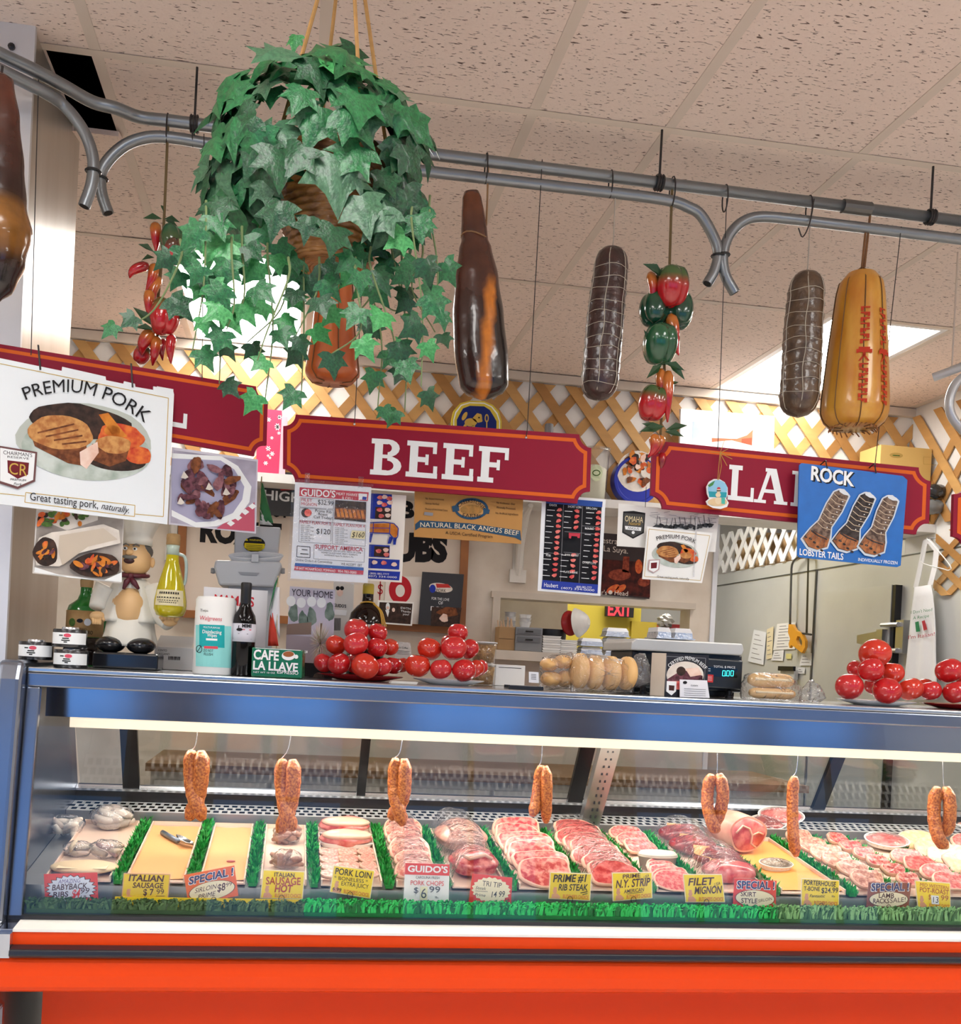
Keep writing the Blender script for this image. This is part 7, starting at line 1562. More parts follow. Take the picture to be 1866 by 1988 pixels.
# ---- sub rolls in a bag
m_roll = M('E3B878', 0.5, scale=12, col2='C58A46', contrast=(.4, .8))
for x0, x1, y, ry, lab in ((1448, 1552, 1346, 11, 'lower long sub roll in the bag beside the scale'), (1446, 1548, 1321, 14, 'upper long sub roll in the bag beside the scale')):
    s = mpp(1500, y, 2.62); A, B = onY(x0+8, y-2, 2.62), onY(x1-10, y+3, 2.62); z = max(A.z, ZT+ry*s+.001); A.z = B.z = z
    t = thing('sub_roll', A*.5+B*.5-Vector((0, 0, ry*s)), lab, 'bread', 'long rolls in the bag')
    P_ = [A+(B-A)*u for u in sub(12)]; mbr = MB(); mbr.tube(P_, [ry*s*(1-abs(2*u-1)**6*.45) for u in sub(12)], 16); 
    obj('loaf', mbr, m_roll, t, smooth=True); obj('split', MB().tube([p+Vector((0, -ry*s*.85, ry*s*.15)) for p in P_[1:-1]], ry*s*.22, 8), m_bunside, t, smooth=True)
bag('roll_bag', 'clear bag around the two long sub rolls', 'bag', [(1440, 1358), (1440, 1325), (1452, 1305), (1500, 1305), (1545, 1318), (1556, 1340), (1553, 1362), (1500, 1362)], 2.62, 0.05, m_wrap, 5)
bag('plastic_bag', 'crumpled clear wrap right of the sub rolls', 'bag', [(1552, 1362), (1560, 1335), (1575, 1320), (1590, 1330), (1602, 1355), (1590, 1364)], 2.66, 0.03, m_bag, 6)

# ================================================================== LEDGE IN THE OPENING
ZL = os_; YLd = YBK-0.12
def ledge(x, Y=YLd): return Vector((onY(x, 1250, Y).x, Y, ZL+.0008))
def lbox(name, label, cat, x0, x1, y1, Y, d, col, z0=None, group=None):
    a, b = onY(x0, 1240, Y), onY(x1, 1240, Y); zb = ZL+.0008 if z0 is None else z0; zt = hpx((x0+x1)/2, y1, Y)
    t = thing(name, ((a.x+b.x)/2, Y+d/2, zb), label, cat, group); o = obj('box_body', MB().box((a.x, Y, zb), (b.x, Y+d, zt)), M(col, .6), t); bevel(o, .003); return t, zt, a, b
t, zt, a, b = lbox('cardboard_box', 'small brown carton of utensils at the left of the opening', 'box', 968, 1000, 1217, 5.06, .10, 'A8855A')
obj('seam', MB().box((a.x, 5.059, (ZL+zt)/2-.002), (b.x, 5.0595, (ZL+zt)/2)), M('7A5E3C', .7), t)
mb = MB(); rw = random.Random(3)
for k in range(8): x = a.x+(b.x-a.x)*(k+.5)/8; mb.tube([(x, 5.10, zt-.01), (x+rw.uniform(-.01, .01), 5.10+rw.uniform(-.02, .02), zt+rw.uniform(.02, .06))], .004, 5)
obj('wooden_sticks', mb, M('C9A98A', .7), t)
z1_ = None
for k, (y1, lab) in enumerate(((1234, 'lower grey drawer box on the ledge'), (1218, 'upper grey drawer box on the ledge'))):
    t, z1_, a, b = lbox('drawer_box', lab, 'box', 1001, 1053, y1, 5.05, .11, '85878A', z1_+.0008 if z1_ else None)
    obj('drawer_front', MB().box((a.x+.01, 5.047, z1_-.035), (b.x-.01, 5.05, z1_-.008)), M('6E7073', .5), t); obj('pull', MB().box(((a.x+b.x)/2-.02, 5.043, z1_-.026), ((a.x+b.x)/2+.02, 5.047, z1_-.018)), m_dark, t)
zg_ = z1_
def cups(label, x, Y, ybot, ytop, hw, n, zb):
    s = mpp(x, ybot, Y); b = Vector((onY(x, ybot, Y).x, Y, zb)); t = thing('cup_stack', b, label, 'cups'); H_ = (ybot-ytop)*s; base = H_*.45
    for k in range(n):
        z = b+Vector((0, 0, (H_-base)*k/max(1, n-1))); obj('cup', MB().lathe(z, [(hw*.72*s, 0), (hw*.98*s, base*.96), (hw*1.06*s, base*.98), (hw*1.06*s, base)], 18), M('E4E3E0' if k % 2 == 0 else 'C9C8C6', .4), t, smooth=True, angle=.7)
cups('tall stack of white cups on the left side of the ledge', 988, 5.25, 1252, 1177, 11, 6, ZL+.0008)
cups('shorter stack of white cups right of the tall one', 1019, 5.12, 1217, 1192, 12, 3, zg_+.0008)
YW = 5.27; s = mpp(1066, 1220, YW); bb = Vector((onY(1066, 1232, YW).x, YW, ZL+.0008))
t = thing('wok', bb, 'black metal bowl on the ledge beside the grey boxes', 'bowl'); hb = (1250-1206)*s
obj('bowl', MB().lathe(bb, [(16*s, 0), (26*s, 6*s), (32*s, 24*s), (33.5*s, hb), (34.5*s, hb), (34.5*s, hb+1.5*s), (31*s, hb+1*s), (24*s, hb*.4)], 32), M('2E2E30', .35, .4), t, smooth=True, angle=.8)
s = mpp(1125, 1210, 5.16); c = onY(1122, 1209, 5.16)
t = thing('ridged_bowl', c-Vector((0, 0, 28*s)), 'white ridged bowl leaning on its edge in the opening', 'bowl')
obj('bowl', MB().lathe(c, [(29*s, -.004), (28*s, .0), (25*s, 6*s), (24*s, 7*s), (20*s, 13*s), (19*s, 14*s), (14*s, 19*s), (13*s, 20*s), (7*s, 23*s)], 30, axis=(0.75, -0.62, 0.15)), M('E6E3DC', .4), t, smooth=True, angle=.35)
c2 = onY(1106, 1210, 5.20); t = thing('red_bowl', c2-Vector((0, 0, 26*s)), 'red bowl half hidden behind the white ridged bowl', 'bowl'); obj('bowl', MB().lathe(c2, [(25*s, 0), (24*s, 3*s), (12*s, 10*s), (4*s, 11*s)], 28, axis=(0.5, -0.8, 0.1)), M('A81E1E', .35), t, smooth=True)
for k, (x0, x1, y1, Y, lab) in enumerate(((1053, 1090, 1233, 5.05, 'stack of white foam trays at the left of the ledge'), (1088, 1122, 1241, 5.055, 'lower stack of white foam trays on the ledge'))):
    a, b = onY(x0, 1245, Y), onY(x1, 1245, Y); zt = hpx(x0, y1, Y); t = thing('foam_tray_stack', ((a.x+b.x)/2, Y+.05, ZL), lab, 'trays'); n = 7; z = ZL+.0008; st = (zt-z)/n
    for q in range(n): obj('tray', MB().prism([(a.x+.006, Y, z+st*q), (b.x-.006, Y, z+st*q), (b.x, Y, z+st*(q+.9)), (a.x, Y, z+st*(q+.9))], (0, .1, 0)), M('F0EFEA', .5) if q % 2 else M('DCDBD6', .5), t)
def foil(label, x0, x1, ytop, ybot, Y, zb, n):
    a, b = onY(x0, ybot, Y), onY(x1, ybot, Y); s = mpp(x0, ybot, Y); t = thing('foil_container', ((a.x+b.x)/2, Y+.05, zb), label, 'container'); z = zb; tot = (ybot-ytop)*s; h_ = tot/n; w = b.x-a.x
    mt = M('D3DAE2', .22, .7, scale=30, amt=.2, bump=.4, bscale=80); 
    for k in range(n):
        zz = z+h_*k; obj('pan', MB().prism([(a.x+w*.06, Y+.01, zz+h_*.55), (b.x-w*.06, Y+.01, zz+h_*.55), (b.x, Y+.01, zz), (a.x, Y+.01, zz)], (0, .09, 0)), mt, t); obj('rim', MB().box((a.x-.004, Y+.004, zz+.0), (b.x+.004, Y+.106, zz+.004)), mt, t)
        obj('lid', MB().prism([(a.x+w*.02, Y+.012, zz+h_*.55), (b.x-w*.02, Y+.012, zz+h_*.55), (b.x-w*.12, Y+.02, zz+h_*.93), (a.x+w*.12, Y+.02, zz+h_*.93)], (0, .08, 0)), M('E6EAEE', .25, .3, scale=20, amt=.1), t)
foil('low stack of foil containers on the ledge', 1128, 1172, 1229, 1262, 5.05, ZL+.0008, 2)
foil('tall stack of foil containers in the middle of the opening', 1176, 1222, 1206, 1262, 5.05, ZL+.0008, 3)
zpl = hpx(1335, 1249, Ys-.03)
foil('pair of foil containers lying on the scale platter, left one', 1278, 1306, 1224, 1248, Ys+.05, hpx(1335, 1243, Ys-.03)+.004, 1)
foil('pair of foil containers lying on the scale platter, right one', 1311, 1348, 1226, 1250, Ys+.05, hpx(1335, 1243, Ys-.03)+.004, 1)
# back room: exit sign, shelf bits
t = thing('exit_sign', onY(1205, 1185, 7.4), 'dark sign with red EXIT letters behind the opening', 'sign'); pl = PlaneV(1205, 1180, 7.42); board('housing', pl, [(1177, 1166), (1232, 1168), (1230, 1199), (1176, 1196)], .03, M('1A1414', .5), t); P = Print(pl, t); P.use(emit_mat('exit_red', (.85, .04, .06), 0.5)).text('EXIT', (1180, 1194), (1226, 1196), 24, bold=.03); P.done('lettering')
t = thing('paper_packs', onY(1300, 1215, 6.6), 'red and silver packet on the far shelf in the back room', 'packet'); pl = PlaneV(1300, 1205, 6.6); obj('silver_pack', MB().ball(onY(1292, 1206, 6.6), (.06, .05, .05), 12, 8, fn=lambda d: 1+.15*math.sin(9*d.x+7*d.z)), M('B9B7B4', .3, .6), t); obj('red_box', MB().box(tuple(onY(1285, 1222, 6.6)), tuple(onY(1326, 1213, 6.6)+Vector((0, .1, 0)))), M('A8262A', .5), t)
obj('far_shelf', MB().box((onY(1280, 1232, 6.6).x, 6.55, 0), (onY(1345, 1224, 6.6).x, 6.8, onY(1300, 1224, 6.6).z)), M('6E6558', .6), t)
# ================================================================== HIGH SHELF
zs = ZSH+.0008
def shelfp(x, Y): p = onY(x, 930, Y); return Vector((p.x, Y, zs))
t = thing('gift_box', shelfp(534, 5.0), 'pink snowflake gift box standing on the high shelf', 'box'); a, b = onY(523, 850, 5.0), onY(545, 850, 5.0); zt = hpx(535, 796, 5.0)
obj('box_body', MB().box((a.x-.06, 5.0, zs), (b.x, 5.08, zt)), M('D8305A', .45), t); mb = MB(); rw = random.Random(2)
for k in range(14):
    c = Vector((rw.uniform(a.x-.04, b.x-.01), 4.999, rw.uniform(zs+.02, zt-.02))); r = rw.uniform(.007, .015)
    for q in range(3): d = Vector((math.cos(q*PI/3), 0, math.sin(q*PI/3)))*r; w = Vector((-d.z, 0, d.x))*.18; mb.add([c-d-w, c+d-w, c+d+w, c-d+w], [(0, 1, 2, 3)])
obj('snowflakes', mb, m_wht, t, kind='stuff', merge=False); obj('lid_edge', MB().box((b.x, 4.995, zs), (b.x+.03, 5.085, zt-.03)), M('E9A9B4', .5), t)
# lion plaque
t = thing('lion_plaque', shelfp(925, 5.02), 'blue arched plaque with gold lion and yellow rim above the beef sign', 'plaque'); pl = PlaneV(925, 820, 5.03)
arch = lambda d: [(877+d, 960), (877+d, 815), (881+d, 797+d), (893+d*.6, 783+d), (912, 778+d), (940, 779+d), (957-d*.6, 786+d), (969-d, 799+d), (974-d, 818), (972-d, 962)]
board('rim', pl, arch(0), .03, M('D8C23A', .4), t); P = Print(pl, t); P.use(m_wht).poly([(x, y) for x, y in arch(3)]); P.use(M('D8C23A', .4)).poly(arch(5)); P.use(ink('1B2A6E')).poly(arch(10)); P.use(f_gold); P.ell(914, 820, 12, 8); P.ell(928, 812, 9, 9, wob=.1); P.ell(902, 808, 4, 9, rot=.5); P.line([(905, 824), (898, 834)], 5); P.line([(920, 826), (916, 838)], 5); P.ell(945, 812, 4, 8); P.use(ink('1B2A6E')).ell(945, 812, 2, 5); P.use(f_gold).line([(945, 820), (945, 836)], 2); P.use(m_ink).ell(930, 811, 1.5, 1.5); P.done('emblem')
t = thing('short_pipe', shelfp(1061, 5.08), 'short grey pipe standing on the shelf beside the beef sign', 'pipe'); s = mpp(1061, 835, 5.08); bp_ = shelfp(1061, 5.08); obj('pipe_body', MB().lathe(bp_, [(8.5*s, 0), (8.5*s, hpx(1061, 823, 5.08)-zs-.004), (7.5*s, hpx(1061, 823, 5.08)-zs)], 20), M('8F9296', .45, .4), t, smooth=True, angle=.7); obj('base_flange', MB().lathe(bp_, [(15*s, 0), (15*s, .008), (9*s, .01)], 20), M('7C7F83', .45, .4), t)
t = thing('clear_tub', shelfp(1170, 5.03), 'clear container with pale green label on the shelf', 'tub'); b = shelfp(1153, 5.05); s = mpp(1153, 920, 5.05)*.82; hh = hpx(1160, 872, 5.05)-zs
obj('tub', MB().lathe(b, [(30*s, 0), (34*s, hh*.9), (36*s, hh*.92), (36*s, hh)], 24), m_clear, t, smooth=True); obj('contents', MB().lathe(b+Vector((0, 0, .003)), [(27*s, 0), (29*s, hh*.6), (12*s, hh*.68)], 20), M('D8D6C0', .7), t, smooth=True); P = Print(CylP(b, 35*s), t); P.use(ink('CFD8B4')).ell(1158, 918, 12, 16); P.use(f_green).ell(1158, 918, 8, 6); P.use(ink('CFD8B4')).ell(1158, 918, 6, 4); P.done('label')
t = thing('cookie_tin', shelfp(1235, 5.03), 'round cookie tin with blue rim and painted feast scene on the shelf', 'tin'); c = onY(1238, 915, 5.03); s = mpp(1238, 915, 5.03); c.z = zs+47.5*s
obj('tin_body', MB().lathe(c, [(47*s, .06), (47*s, 0), (46*s, -.003), (41*s, -.003), (40*s, 0), (10*s, 0)], 40, axis=(0, 1, 0)), M('1E2E9A', .3, .2), t, smooth=True, angle=.7)
pl = PlaneP((0, 5.03, 0), (0, -1, 0)); P = Print(pl, t); P.lv = 1; P.use(f_cream).ell(1238, 915, 40, 40); rw = random.Random(5)
for k in range(40): P.use((f_crust, f_dark, f_red, f_pink, f_cream, f_orange)[k % 6]); a = rw.uniform(0, 6.28); r = rw.random()**.5*30; P.ell(1238+r*math.cos(a), 912+r*math.sin(a), rw.uniform(4, 10), rw.uniform(3, 8), rot=rw.uniform(0, 3), wob=.1, seed=k)
P.done('painted_scene')
t = thing('framed_picture', shelfp(1412, 5.09), 'white framed snowy barn picture leaning on the lattice', 'picture'); pl = PlaneV(1412, 840, 5.10); board('frame', pl, [(1322, 793), (1504, 808), (1500, 965), (1318, 950)], .02, M('F3F3F4', .4), t); P = Print(pl, t); P.use(ink('B9CBE4', scale=6, col2='E4ECF4')).poly([(1345, 818), (1488, 830), (1484, 930), (1341, 920)]); P.use(ink('C46A4A')).poly([(1382, 842), (1395, 828), (1462, 834), (1460, 868), (1440, 866), (1382, 862)]); P.use(m_wht).poly([(1375, 850), (1392, 826), (1464, 832), (1450, 845), (1430, 852)]); P.use(ink('B34A30')).poly([(1440, 852), (1460, 850), (1459, 870), (1439, 868)]); P.use(m_wht).poly([(1342, 862), (1420, 855), (1486, 872), (1484, 930), (1341, 920)]); P.done('picture')
t = thing('carton', shelfp(1760, 4.98), 'tan cardboard carton on the shelf above the lamb sign', 'box'); a, b = onY(1715, 900, 4.96), onY(1838, 900, 4.96); zt = hpx(1770, 868, 4.96); o = obj('box_body', MB().box((a.x-.02, 4.96, zs), (min(b.x, XRT-.03), 5.16, zt)), M('D8B46A', .65, amt=.06), t); bevel(o, .003)
pl = PlaneP((0, 4.96, 0), (0, -1, 0)); P = Print(pl, t); P.lv = 1; P.use(ink('B99A55')).ell(1740, 884, 13, 5, rot=.05); P.use(f_green).line([(1733, 884), (1747, 885)], 2); P.done('print'); P = Print(pl, t); P.lv = 1; P.use(ink('C4A25A')).line([(1793, 887), (1822, 889), (1822, 903), (1793, 901), (1793, 887)], .8); P.done('print')
for k, (x, y, lab) in enumerate(((1826, 955, 'black rolled bag hanging over the shelf end'), (1822, 985, 'grey plastic roll below the black bag'))):
    c = onY(x, y, 4.88)-Vector((.03, 0, 0)); t = thing('plastic_roll', c-Vector((0, 0, .04)), lab, 'roll'); obj('roll_body', MB().ball(c, (.06, .045, .04), 18, 12, fn=lambda d: 1+.08*math.sin(8*d.x+5*d.z+k)), M('2A2B2D' if k == 0 else '6E6F6E', .25, scale=12, amt=.3, coat=.4), t, smooth=True); obj('loose_end', MB().prism([c+Vector((.04, 0, .02)), c+Vector((.09, 0, .05)), c+Vector((.10, 0, .0)), c+Vector((.05, 0, -.02))], (0, .004, 0)), M('2A2B2D', .3), t)
# ================================================================== ON THE COOLER WALL
class PlX:
    def __init__(s, X): s.X = X; s.n = Vector((-1, 0, 0))
    def at(s, x, y, off=0.0): return onX(x, y, s.X)+s.n*off
def note(label, quad, col, lines=6, curl=0):
    pl = PlX(XRT-.009); t = thing('note_sheet', pl.at(*lerp2(quad[3], quad[2], .5)), label, 'paper'); board('sheet', pl, quad, .001, M(col, .7, amt=.03), t)
    P = Print(pl, t); P.use(ink('6E6A70'))
    for k in range(lines):
        v = (k+1)/(lines+1); a, b = bil(quad, .15, v), bil(quad, .5+.35*((k*7) % 3)/2, v); P.line([a, b], 1)
    P.done('writing')
note('long curling white order slip at the left of the notes', [(1464, 1222), (1488, 1228), (1482, 1291), (1452, 1284)], 'E2E4E8', 6)
note('narrow cream slip beside the long white one', [(1489, 1222), (1502, 1216), (1499, 1278), (1488, 1280)], 'E0D2AE', 6)
note('large handwritten sheet behind the yellow saw handle', [(1509, 1211), (1546, 1208), (1543, 1260), (1501, 1262)], 'E4E2DE', 8)
note('small white slip under the large handwritten sheet', [(1503, 1264), (1522, 1262), (1520, 1283), (1497, 1282)], 'E2E2E4', 3)
note('tiny yellow sticker below the saw handle', [(1526, 1269), (1537, 1269), (1536, 1279), (1526, 1279)], 'D8D08A', 0)
note('square white slip right of the saw handle', [(1557, 1268), (1576, 1268), (1575, 1292), (1552, 1292)], 'DEDEDE', 3)
note('white notice by itself on the cooler door side', [(1601, 1260), (1627, 1260), (1625, 1297), (1598, 1294)], 'DDDDDD', 4)
note('small label above the scale clip', [(1549, 1296), (1563, 1296), (1562, 1308), (1548, 1308)], 'DADADA', 2)
# bow saw
t = thing('bow_saw', onX(1550, 1270, XRT-.05), 'butcher bow saw with yellow handle hanging on the cooler wall', 'saw'); px_ = XRT-.05
fr = [onX(x, y, px_) for x, y in ((1560, 1076), (1548, 1083), (1538, 1096), (1536, 1130), (1534, 1212))]
obj('bow', MB().tube(curve_pts(fr, 3), .008, 8), M('6E6E6C', .35, .8), t, smooth=True)
obj('bow_top', MB().tube([onX(1560, 1076, px_), onX(1572, 1080, px_)], .008, 8), M('6E6E6C', .35, .8), t)
obj('blade', MB().prism([onX(1568, 1080, px_), onX(1571, 1080, px_), onX(1568, 1232, px_), onX(1564, 1232, px_)], (.0015, 0, 0)), M('4A4A48', .35, .8), t)
hd_ = [(1531, 1212), (1538, 1212), (1545, 1224), (1556, 1229), (1563, 1244), (1563, 1256), (1557, 1268), (1552, 1268), (1545, 1258), (1536, 1252), (1533, 1258), (1531, 1250), (1534, 1240), (1530, 1228)]
hole = [(1552, 1236), (1557, 1244), (1557, 1252), (1552, 1254), (1547, 1246)]
mb = MB(); pp = [onX(x, y, px_-.01) for x, y in hd_]
# handle with a finger hole: ring of quads around the hole plus the front piece
outer = [(1545, 1224), (1556, 1229), (1563, 1244), (1563, 1256), (1557, 1268), (1545, 1258), (1540, 1240)]; inner = [(1548, 1235), (1553, 1236), (1557, 1244), (1557, 1252), (1554, 1256), (1549, 1250), (1546, 1242)]
for i in range(7):
    j = (i+1) % 7; mb.prism([onX(*p, px_-.01) for p in (outer[i], outer[j], inner[j], inner[i])], (.02, 0, 0))
mb.prism([onX(*p, px_-.01) for p in ((1531, 1212), (1538, 1212), (1545, 1224), (1540, 1240), (1545, 1258), (1536, 1252), (1533, 1258), (1531, 1250), (1534, 1240), (1530, 1228))], (.02, 0, 0))
obj('handle', mb, M('D9982A', .45), t); obj('clamp', MB().tube([onX(1545, 1228, px_), onX(1575, 1232, px_)], .007, 8), M('4A4A48', .4, .7), t); obj('wall_peg', MB().tube([onX(1556, 1078, px_), onX(1556, 1078, XRT-.004)+Vector((0, 0, 0))], .006, 8), M('7A5A3A', .6), t)
# wall clip device low on the cooler
t = thing('wall_phone', onX(1535, 1322, XRT-.01), 'small white and black device on the cooler wall behind the rolls', 'device'); mb = MB(); a = onX(1512, 1318, XRT-.04); b = onX(1542, 1300, XRT-.04); mb.box((XRT-.04, b.y, a.z), (XRT-.005, a.y, b.z)); bevel(obj('body', mb, M('D6D6D6', .4), t), .006); a = onX(1514, 1302, XRT-.045); b = onX(1544, 1294, XRT-.045); obj('handset', MB().box((XRT-.06, b.y, a.z), (XRT-.041, a.y, b.z)), m_black, t)
# apron on its hanger
Ya = XRT-.06
t = thing('apron', onX(1795, 1322, Ya), 'white apron with green and red lettering on a wire hanger', 'apron')
m_ap = M('E4E3E4', .8, amt=.04, bump=.2, bscale=12)
rowsA = [((1776, 1140), (1808, 1135)), ((1774, 1160), (1812, 1155)), ((1770, 1190), (1816, 1184)), ((1767, 1230), (1819, 1224)), ((1764, 1270), (1820, 1264)), ((1760, 1318), (1822, 1316)), ((1757, 1360), (1823, 1358))]
G = [[onX(*lerp2(a, b, i/10), Ya)+Vector((-.012*math.sin(i*1.3+j*.25)*(j/6), 0, 0)) for i in range(11)] for j, (a, b) in enumerate(rowsA)]
o = obj('cloth', MB().grid(G), m_ap, t, smooth=True); md = o.modifiers.new('solid', 'SOLIDIFY'); md.thickness = .002
pa = lambda x, y: onX(x, y, Ya)
for pts in (((1778, 1140), (1790, 1085), (1797, 1048)), ((1806, 1136), (1815, 1100), (1818, 1068), (1800, 1047))):
    mb = MB(); L = [pa(*p) for p in pts]
    for p, q in zip(L[:-1], L[1:]): w = Vector((0, .022, 0)); mb.prism([p-w, p+w, q+w, q-w], (.002, 0, 0))
    obj('neck_strap', mb, m_ap, t)
obj('wire_hanger', MB().tube(curve_pts([pa(1800, 1046), pa(1812, 1058), pa(1845, 1098), pa(1842, 1107), pa(1830, 1104), pa(1795, 1095), pa(1788, 1088)], 3)+[pa(1800, 1046)], .003, 6), m_wpl, t); obj('wall_hook', MB().tube([pa(1800, 1044), Vector((XRT-.004, pa(1800, 1044).y, pa(1800, 1044).z))], .004, 6), m_alu, t)
pl = PlX(Ya-.014); P = Print(pl, t); P.use(ink('2E7A4E')); P.text("I Don't Need", (1769, 1192), (1810, 1186), 6); P.text('A Recipe', (1773, 1203), (1804, 1198), 6); P.poly([(1777, 1208), (1784, 1206), (1787, 1226), (1779, 1227)]); P.use(ink('A8323A')).poly([(1790, 1206), (1796, 1204), (1801, 1222), (1794, 1224)]); P.text("I'm Italian!", (1764, 1241), (1815, 1234), 7); P.done('lettering')
# ================================================================== BACK COUNTER seen through the case doors
bc = thing('back_counter', (1.6, 4.6, 0), 'white back counter with handled doors seen through the case', 'cabinet')
obj('body', MB().box((-0.6, 4.45, 0), (2.5, 5.02, .90)), M('B9B4AC', .5), bc); obj('worktop', MB().box((-.62, 4.42, .90), (2.52, 5.03, .935)), M('8A6A48', .5, scale=6, amt=.2), bc)
for k in range(6):
    x0 = -.58+k*.513; d = obj('door', MB().box((x0, 4.43, .06), (x0+.49, 4.449, .86)), M('D0CDC8', .45), bc); hx_ = x0+(.44 if k % 2 == 0 else .05); obj('handle', MB().tube([(hx_, 4.425, .70), (hx_, 4.40, .71), (hx_, 4.40, .81), (hx_, 4.425, .82)], .008, 8), m_alu, d, smooth=True)

# ================================================================== INSIDE THE CASE
BX = [XL+.045]+DX
def bay(k, u, v, h=0.0):
    a, b = BX[k]+.021, BX[k+1]-.021; Y = 2.525+(2.965-2.525)*v; return Vector((a+(b-a)*u, Y, deckz(Y)+h))
def bw(k): return BX[k+1]-BX[k]-.042
tilt = Matrix.Rotation(ang, 3, 'X')
m_fat = M('DDAE96', .35, scale=40, amt=.08, coat=.3)
def meat(c1, c2, sc=22): return M(c1, .3, scale=sc, col2=c2, bump=.15, bscale=40, coat=.35, contrast=(.42, .62))
MT = {'rib': meat('A82A2C', 'D9887A', 5), 'strip': meat('AE1E24', 'CF5A54', 5), 'pork': meat('CF7A6C', 'E6B09C', 4), 'chop': meat('B85E52', 'DC9C88', 5), 'dark': meat('7A1A20', 'A83E3C', 14), 'brown': meat('A0604E', 'D29C84', 6), 'pale': meat('DDB886', 'EBD2A8', 4), 'pink': meat('C2484A', 'E08C82', 6)}
MTB = {'rib': meat('A82A2C', 'D9887A', 40), 'pink': meat('C2484A', 'E08C82', 30), 'brown': meat('9A6152', 'C79884', 30), 'dark': meat('7A1A20', 'A83E3C', 30)}
def steak_mesh(mat, v, asp=.62):
    r = random.Random(v); mb = MB(); n = 22; ph = [r.uniform(0, 6.28) for _ in range(3)]
    def R(a): return 1+.06*math.sin(2*a+ph[0])+.05*math.sin(3*a+ph[1])+.03*math.sin(5*a+ph[2])
    rings = [(1.0, -.5), (1.03, 0), (.99, .42), (.96, .5), (.93, .52), (.4, .54), (.02, .54)]
    V = []
    for q, z in rings: V += [Vector((math.copysign(abs(math.cos(a))**.7, math.cos(a))*R(a)*q, math.copysign(abs(math.sin(a))**.7, math.sin(a))*R(a)*q*asp, z+.06*math.sin(3*a+ph[2])*(q < .95))) for a in [2*PI*i/n for i in range(n)]]
    fs = [[], []]
    o = len(mb.v); mb.v += V
    for j in range(len(rings)-1):
        for i in range(n): mb.f.append([j*n+i, j*n+(i+1) % n, (j+1)*n+(i+1) % n, (j+1)*n+i]); mb.mi.append(1 if j < 4 else 0)
    mb.f.append(list(range(n))[::-1]); mb.mi.append(1)
    me = mb.mesh('cut', smooth=True); me.materials.append(MT[mat]); me.materials.append(m_fat); return me
SM = {}
def slice_(name, label, cat, grp, p, R, th, rx, rz, mat, v=0, ry=0.0):
    key = (mat, v % 3)
    if key not in SM: SM[key] = steak_mesh(mat, v % 3+len(SM))
    o = bpy.data.objects.new(name, SM[key]); COL.objects.link(o); o.location = p; o.rotation_euler = (rx, ry, rz); o.scale = (R, R, th); WL[o] = Vector(p); _props(o, label, cat, grp); return o
ORD = ['first', 'second', 'third', 'fourth', 'fifth', 'sixth', 'seventh', 'eighth']
def tray(k, label, mat_, v0=0.0, v1=1.0, paper=None, h=.012):
    mat = m_trayc
    a, b, c, d = bay(k, -.02, v0-.026, .001), bay(k, 1.02, v0-.026, .001), bay(k, 1.02, v1, .001), bay(k, -.02, v1, .001); t = thing('meat_tray', (a+c)/2, label, 'tray')
    mb = MB().prism([a, b, c, d], (0, 0, .004)); w = Vector((.004, 0, 0)); up_ = Vector((0, 0, h))
    obj('tray_floor', mb, mat, t); mb = MB().prism([a+Vector((0, 0, .004)), d+Vector((0, 0, .004)), d+w+Vector((0, 0, .004)), a+w+Vector((0, 0, .004))], up_); mb.prism([b-w+Vector((0, 0, .004)), c-w+Vector((0, 0, .004)), c+Vector((0, 0, .004)), b+Vector((0, 0, .004))], up_); mb.prism([d+w+Vector((0, -.004, .004)), c-w+Vector((0, -.004, .004)), c-w+Vector((0, 0, .004)), d+w+Vector((0, 0, .004))], up_)
    obj('tray_rim', mb, mat, t)
    if paper:
        G = [[bay(k, i/4, v0+(v1-v0)*j/8*.97, .0075+.0015*math.sin(i*2+j)) for i in range(5)] for j in range(9)]; obj('butcher_paper', MB().grid(G), paper, t, smooth=True)
    return t
def film(k, label, v0, v1, hfn, mat=None):
    G = [[bay(k, -.03+1.06*i/10, v0+(v1-v0)*j/14, hfn(i/10, j/14)+random.uniform(-.0015, .0015)) for i in range(11)] for j in range(15)]
    t = thing('plastic_wrap', bay(k, .5, (v0+v1)/2, 0), label, 'wrap'); obj('film', MB().grid(G), mat or m_wrap, t, smooth=True)
m_peach = M('E6A468', .6, scale=6, amt=.05); m_foam = M('EDEAE4', .5, amt=.03); m_trayc = M('D9BFAC', .5, amt=.04); m_mtl = M('BFC0BE', .3, .7)
def row(k, n, name, cat, grp, what, mat, v0=.06, v1=.9, th=.011, rx=-.55, R=None):
    R = R or bw(k)*.50
    for i in range(n):
        v = v0+(v1-v0)*i/(n-1) if n > 1 else v0
        p = bay(k, .5+.03*math.sin(i*2.3), v, .034+.003*math.sin(i)); slice_(name, '%s, %s from the glass' % (what, ORD[i]), cat, grp, p, R, th, ang+.55 if rx < 0 else rx, .12*math.sin(i*1.7), mat, i)
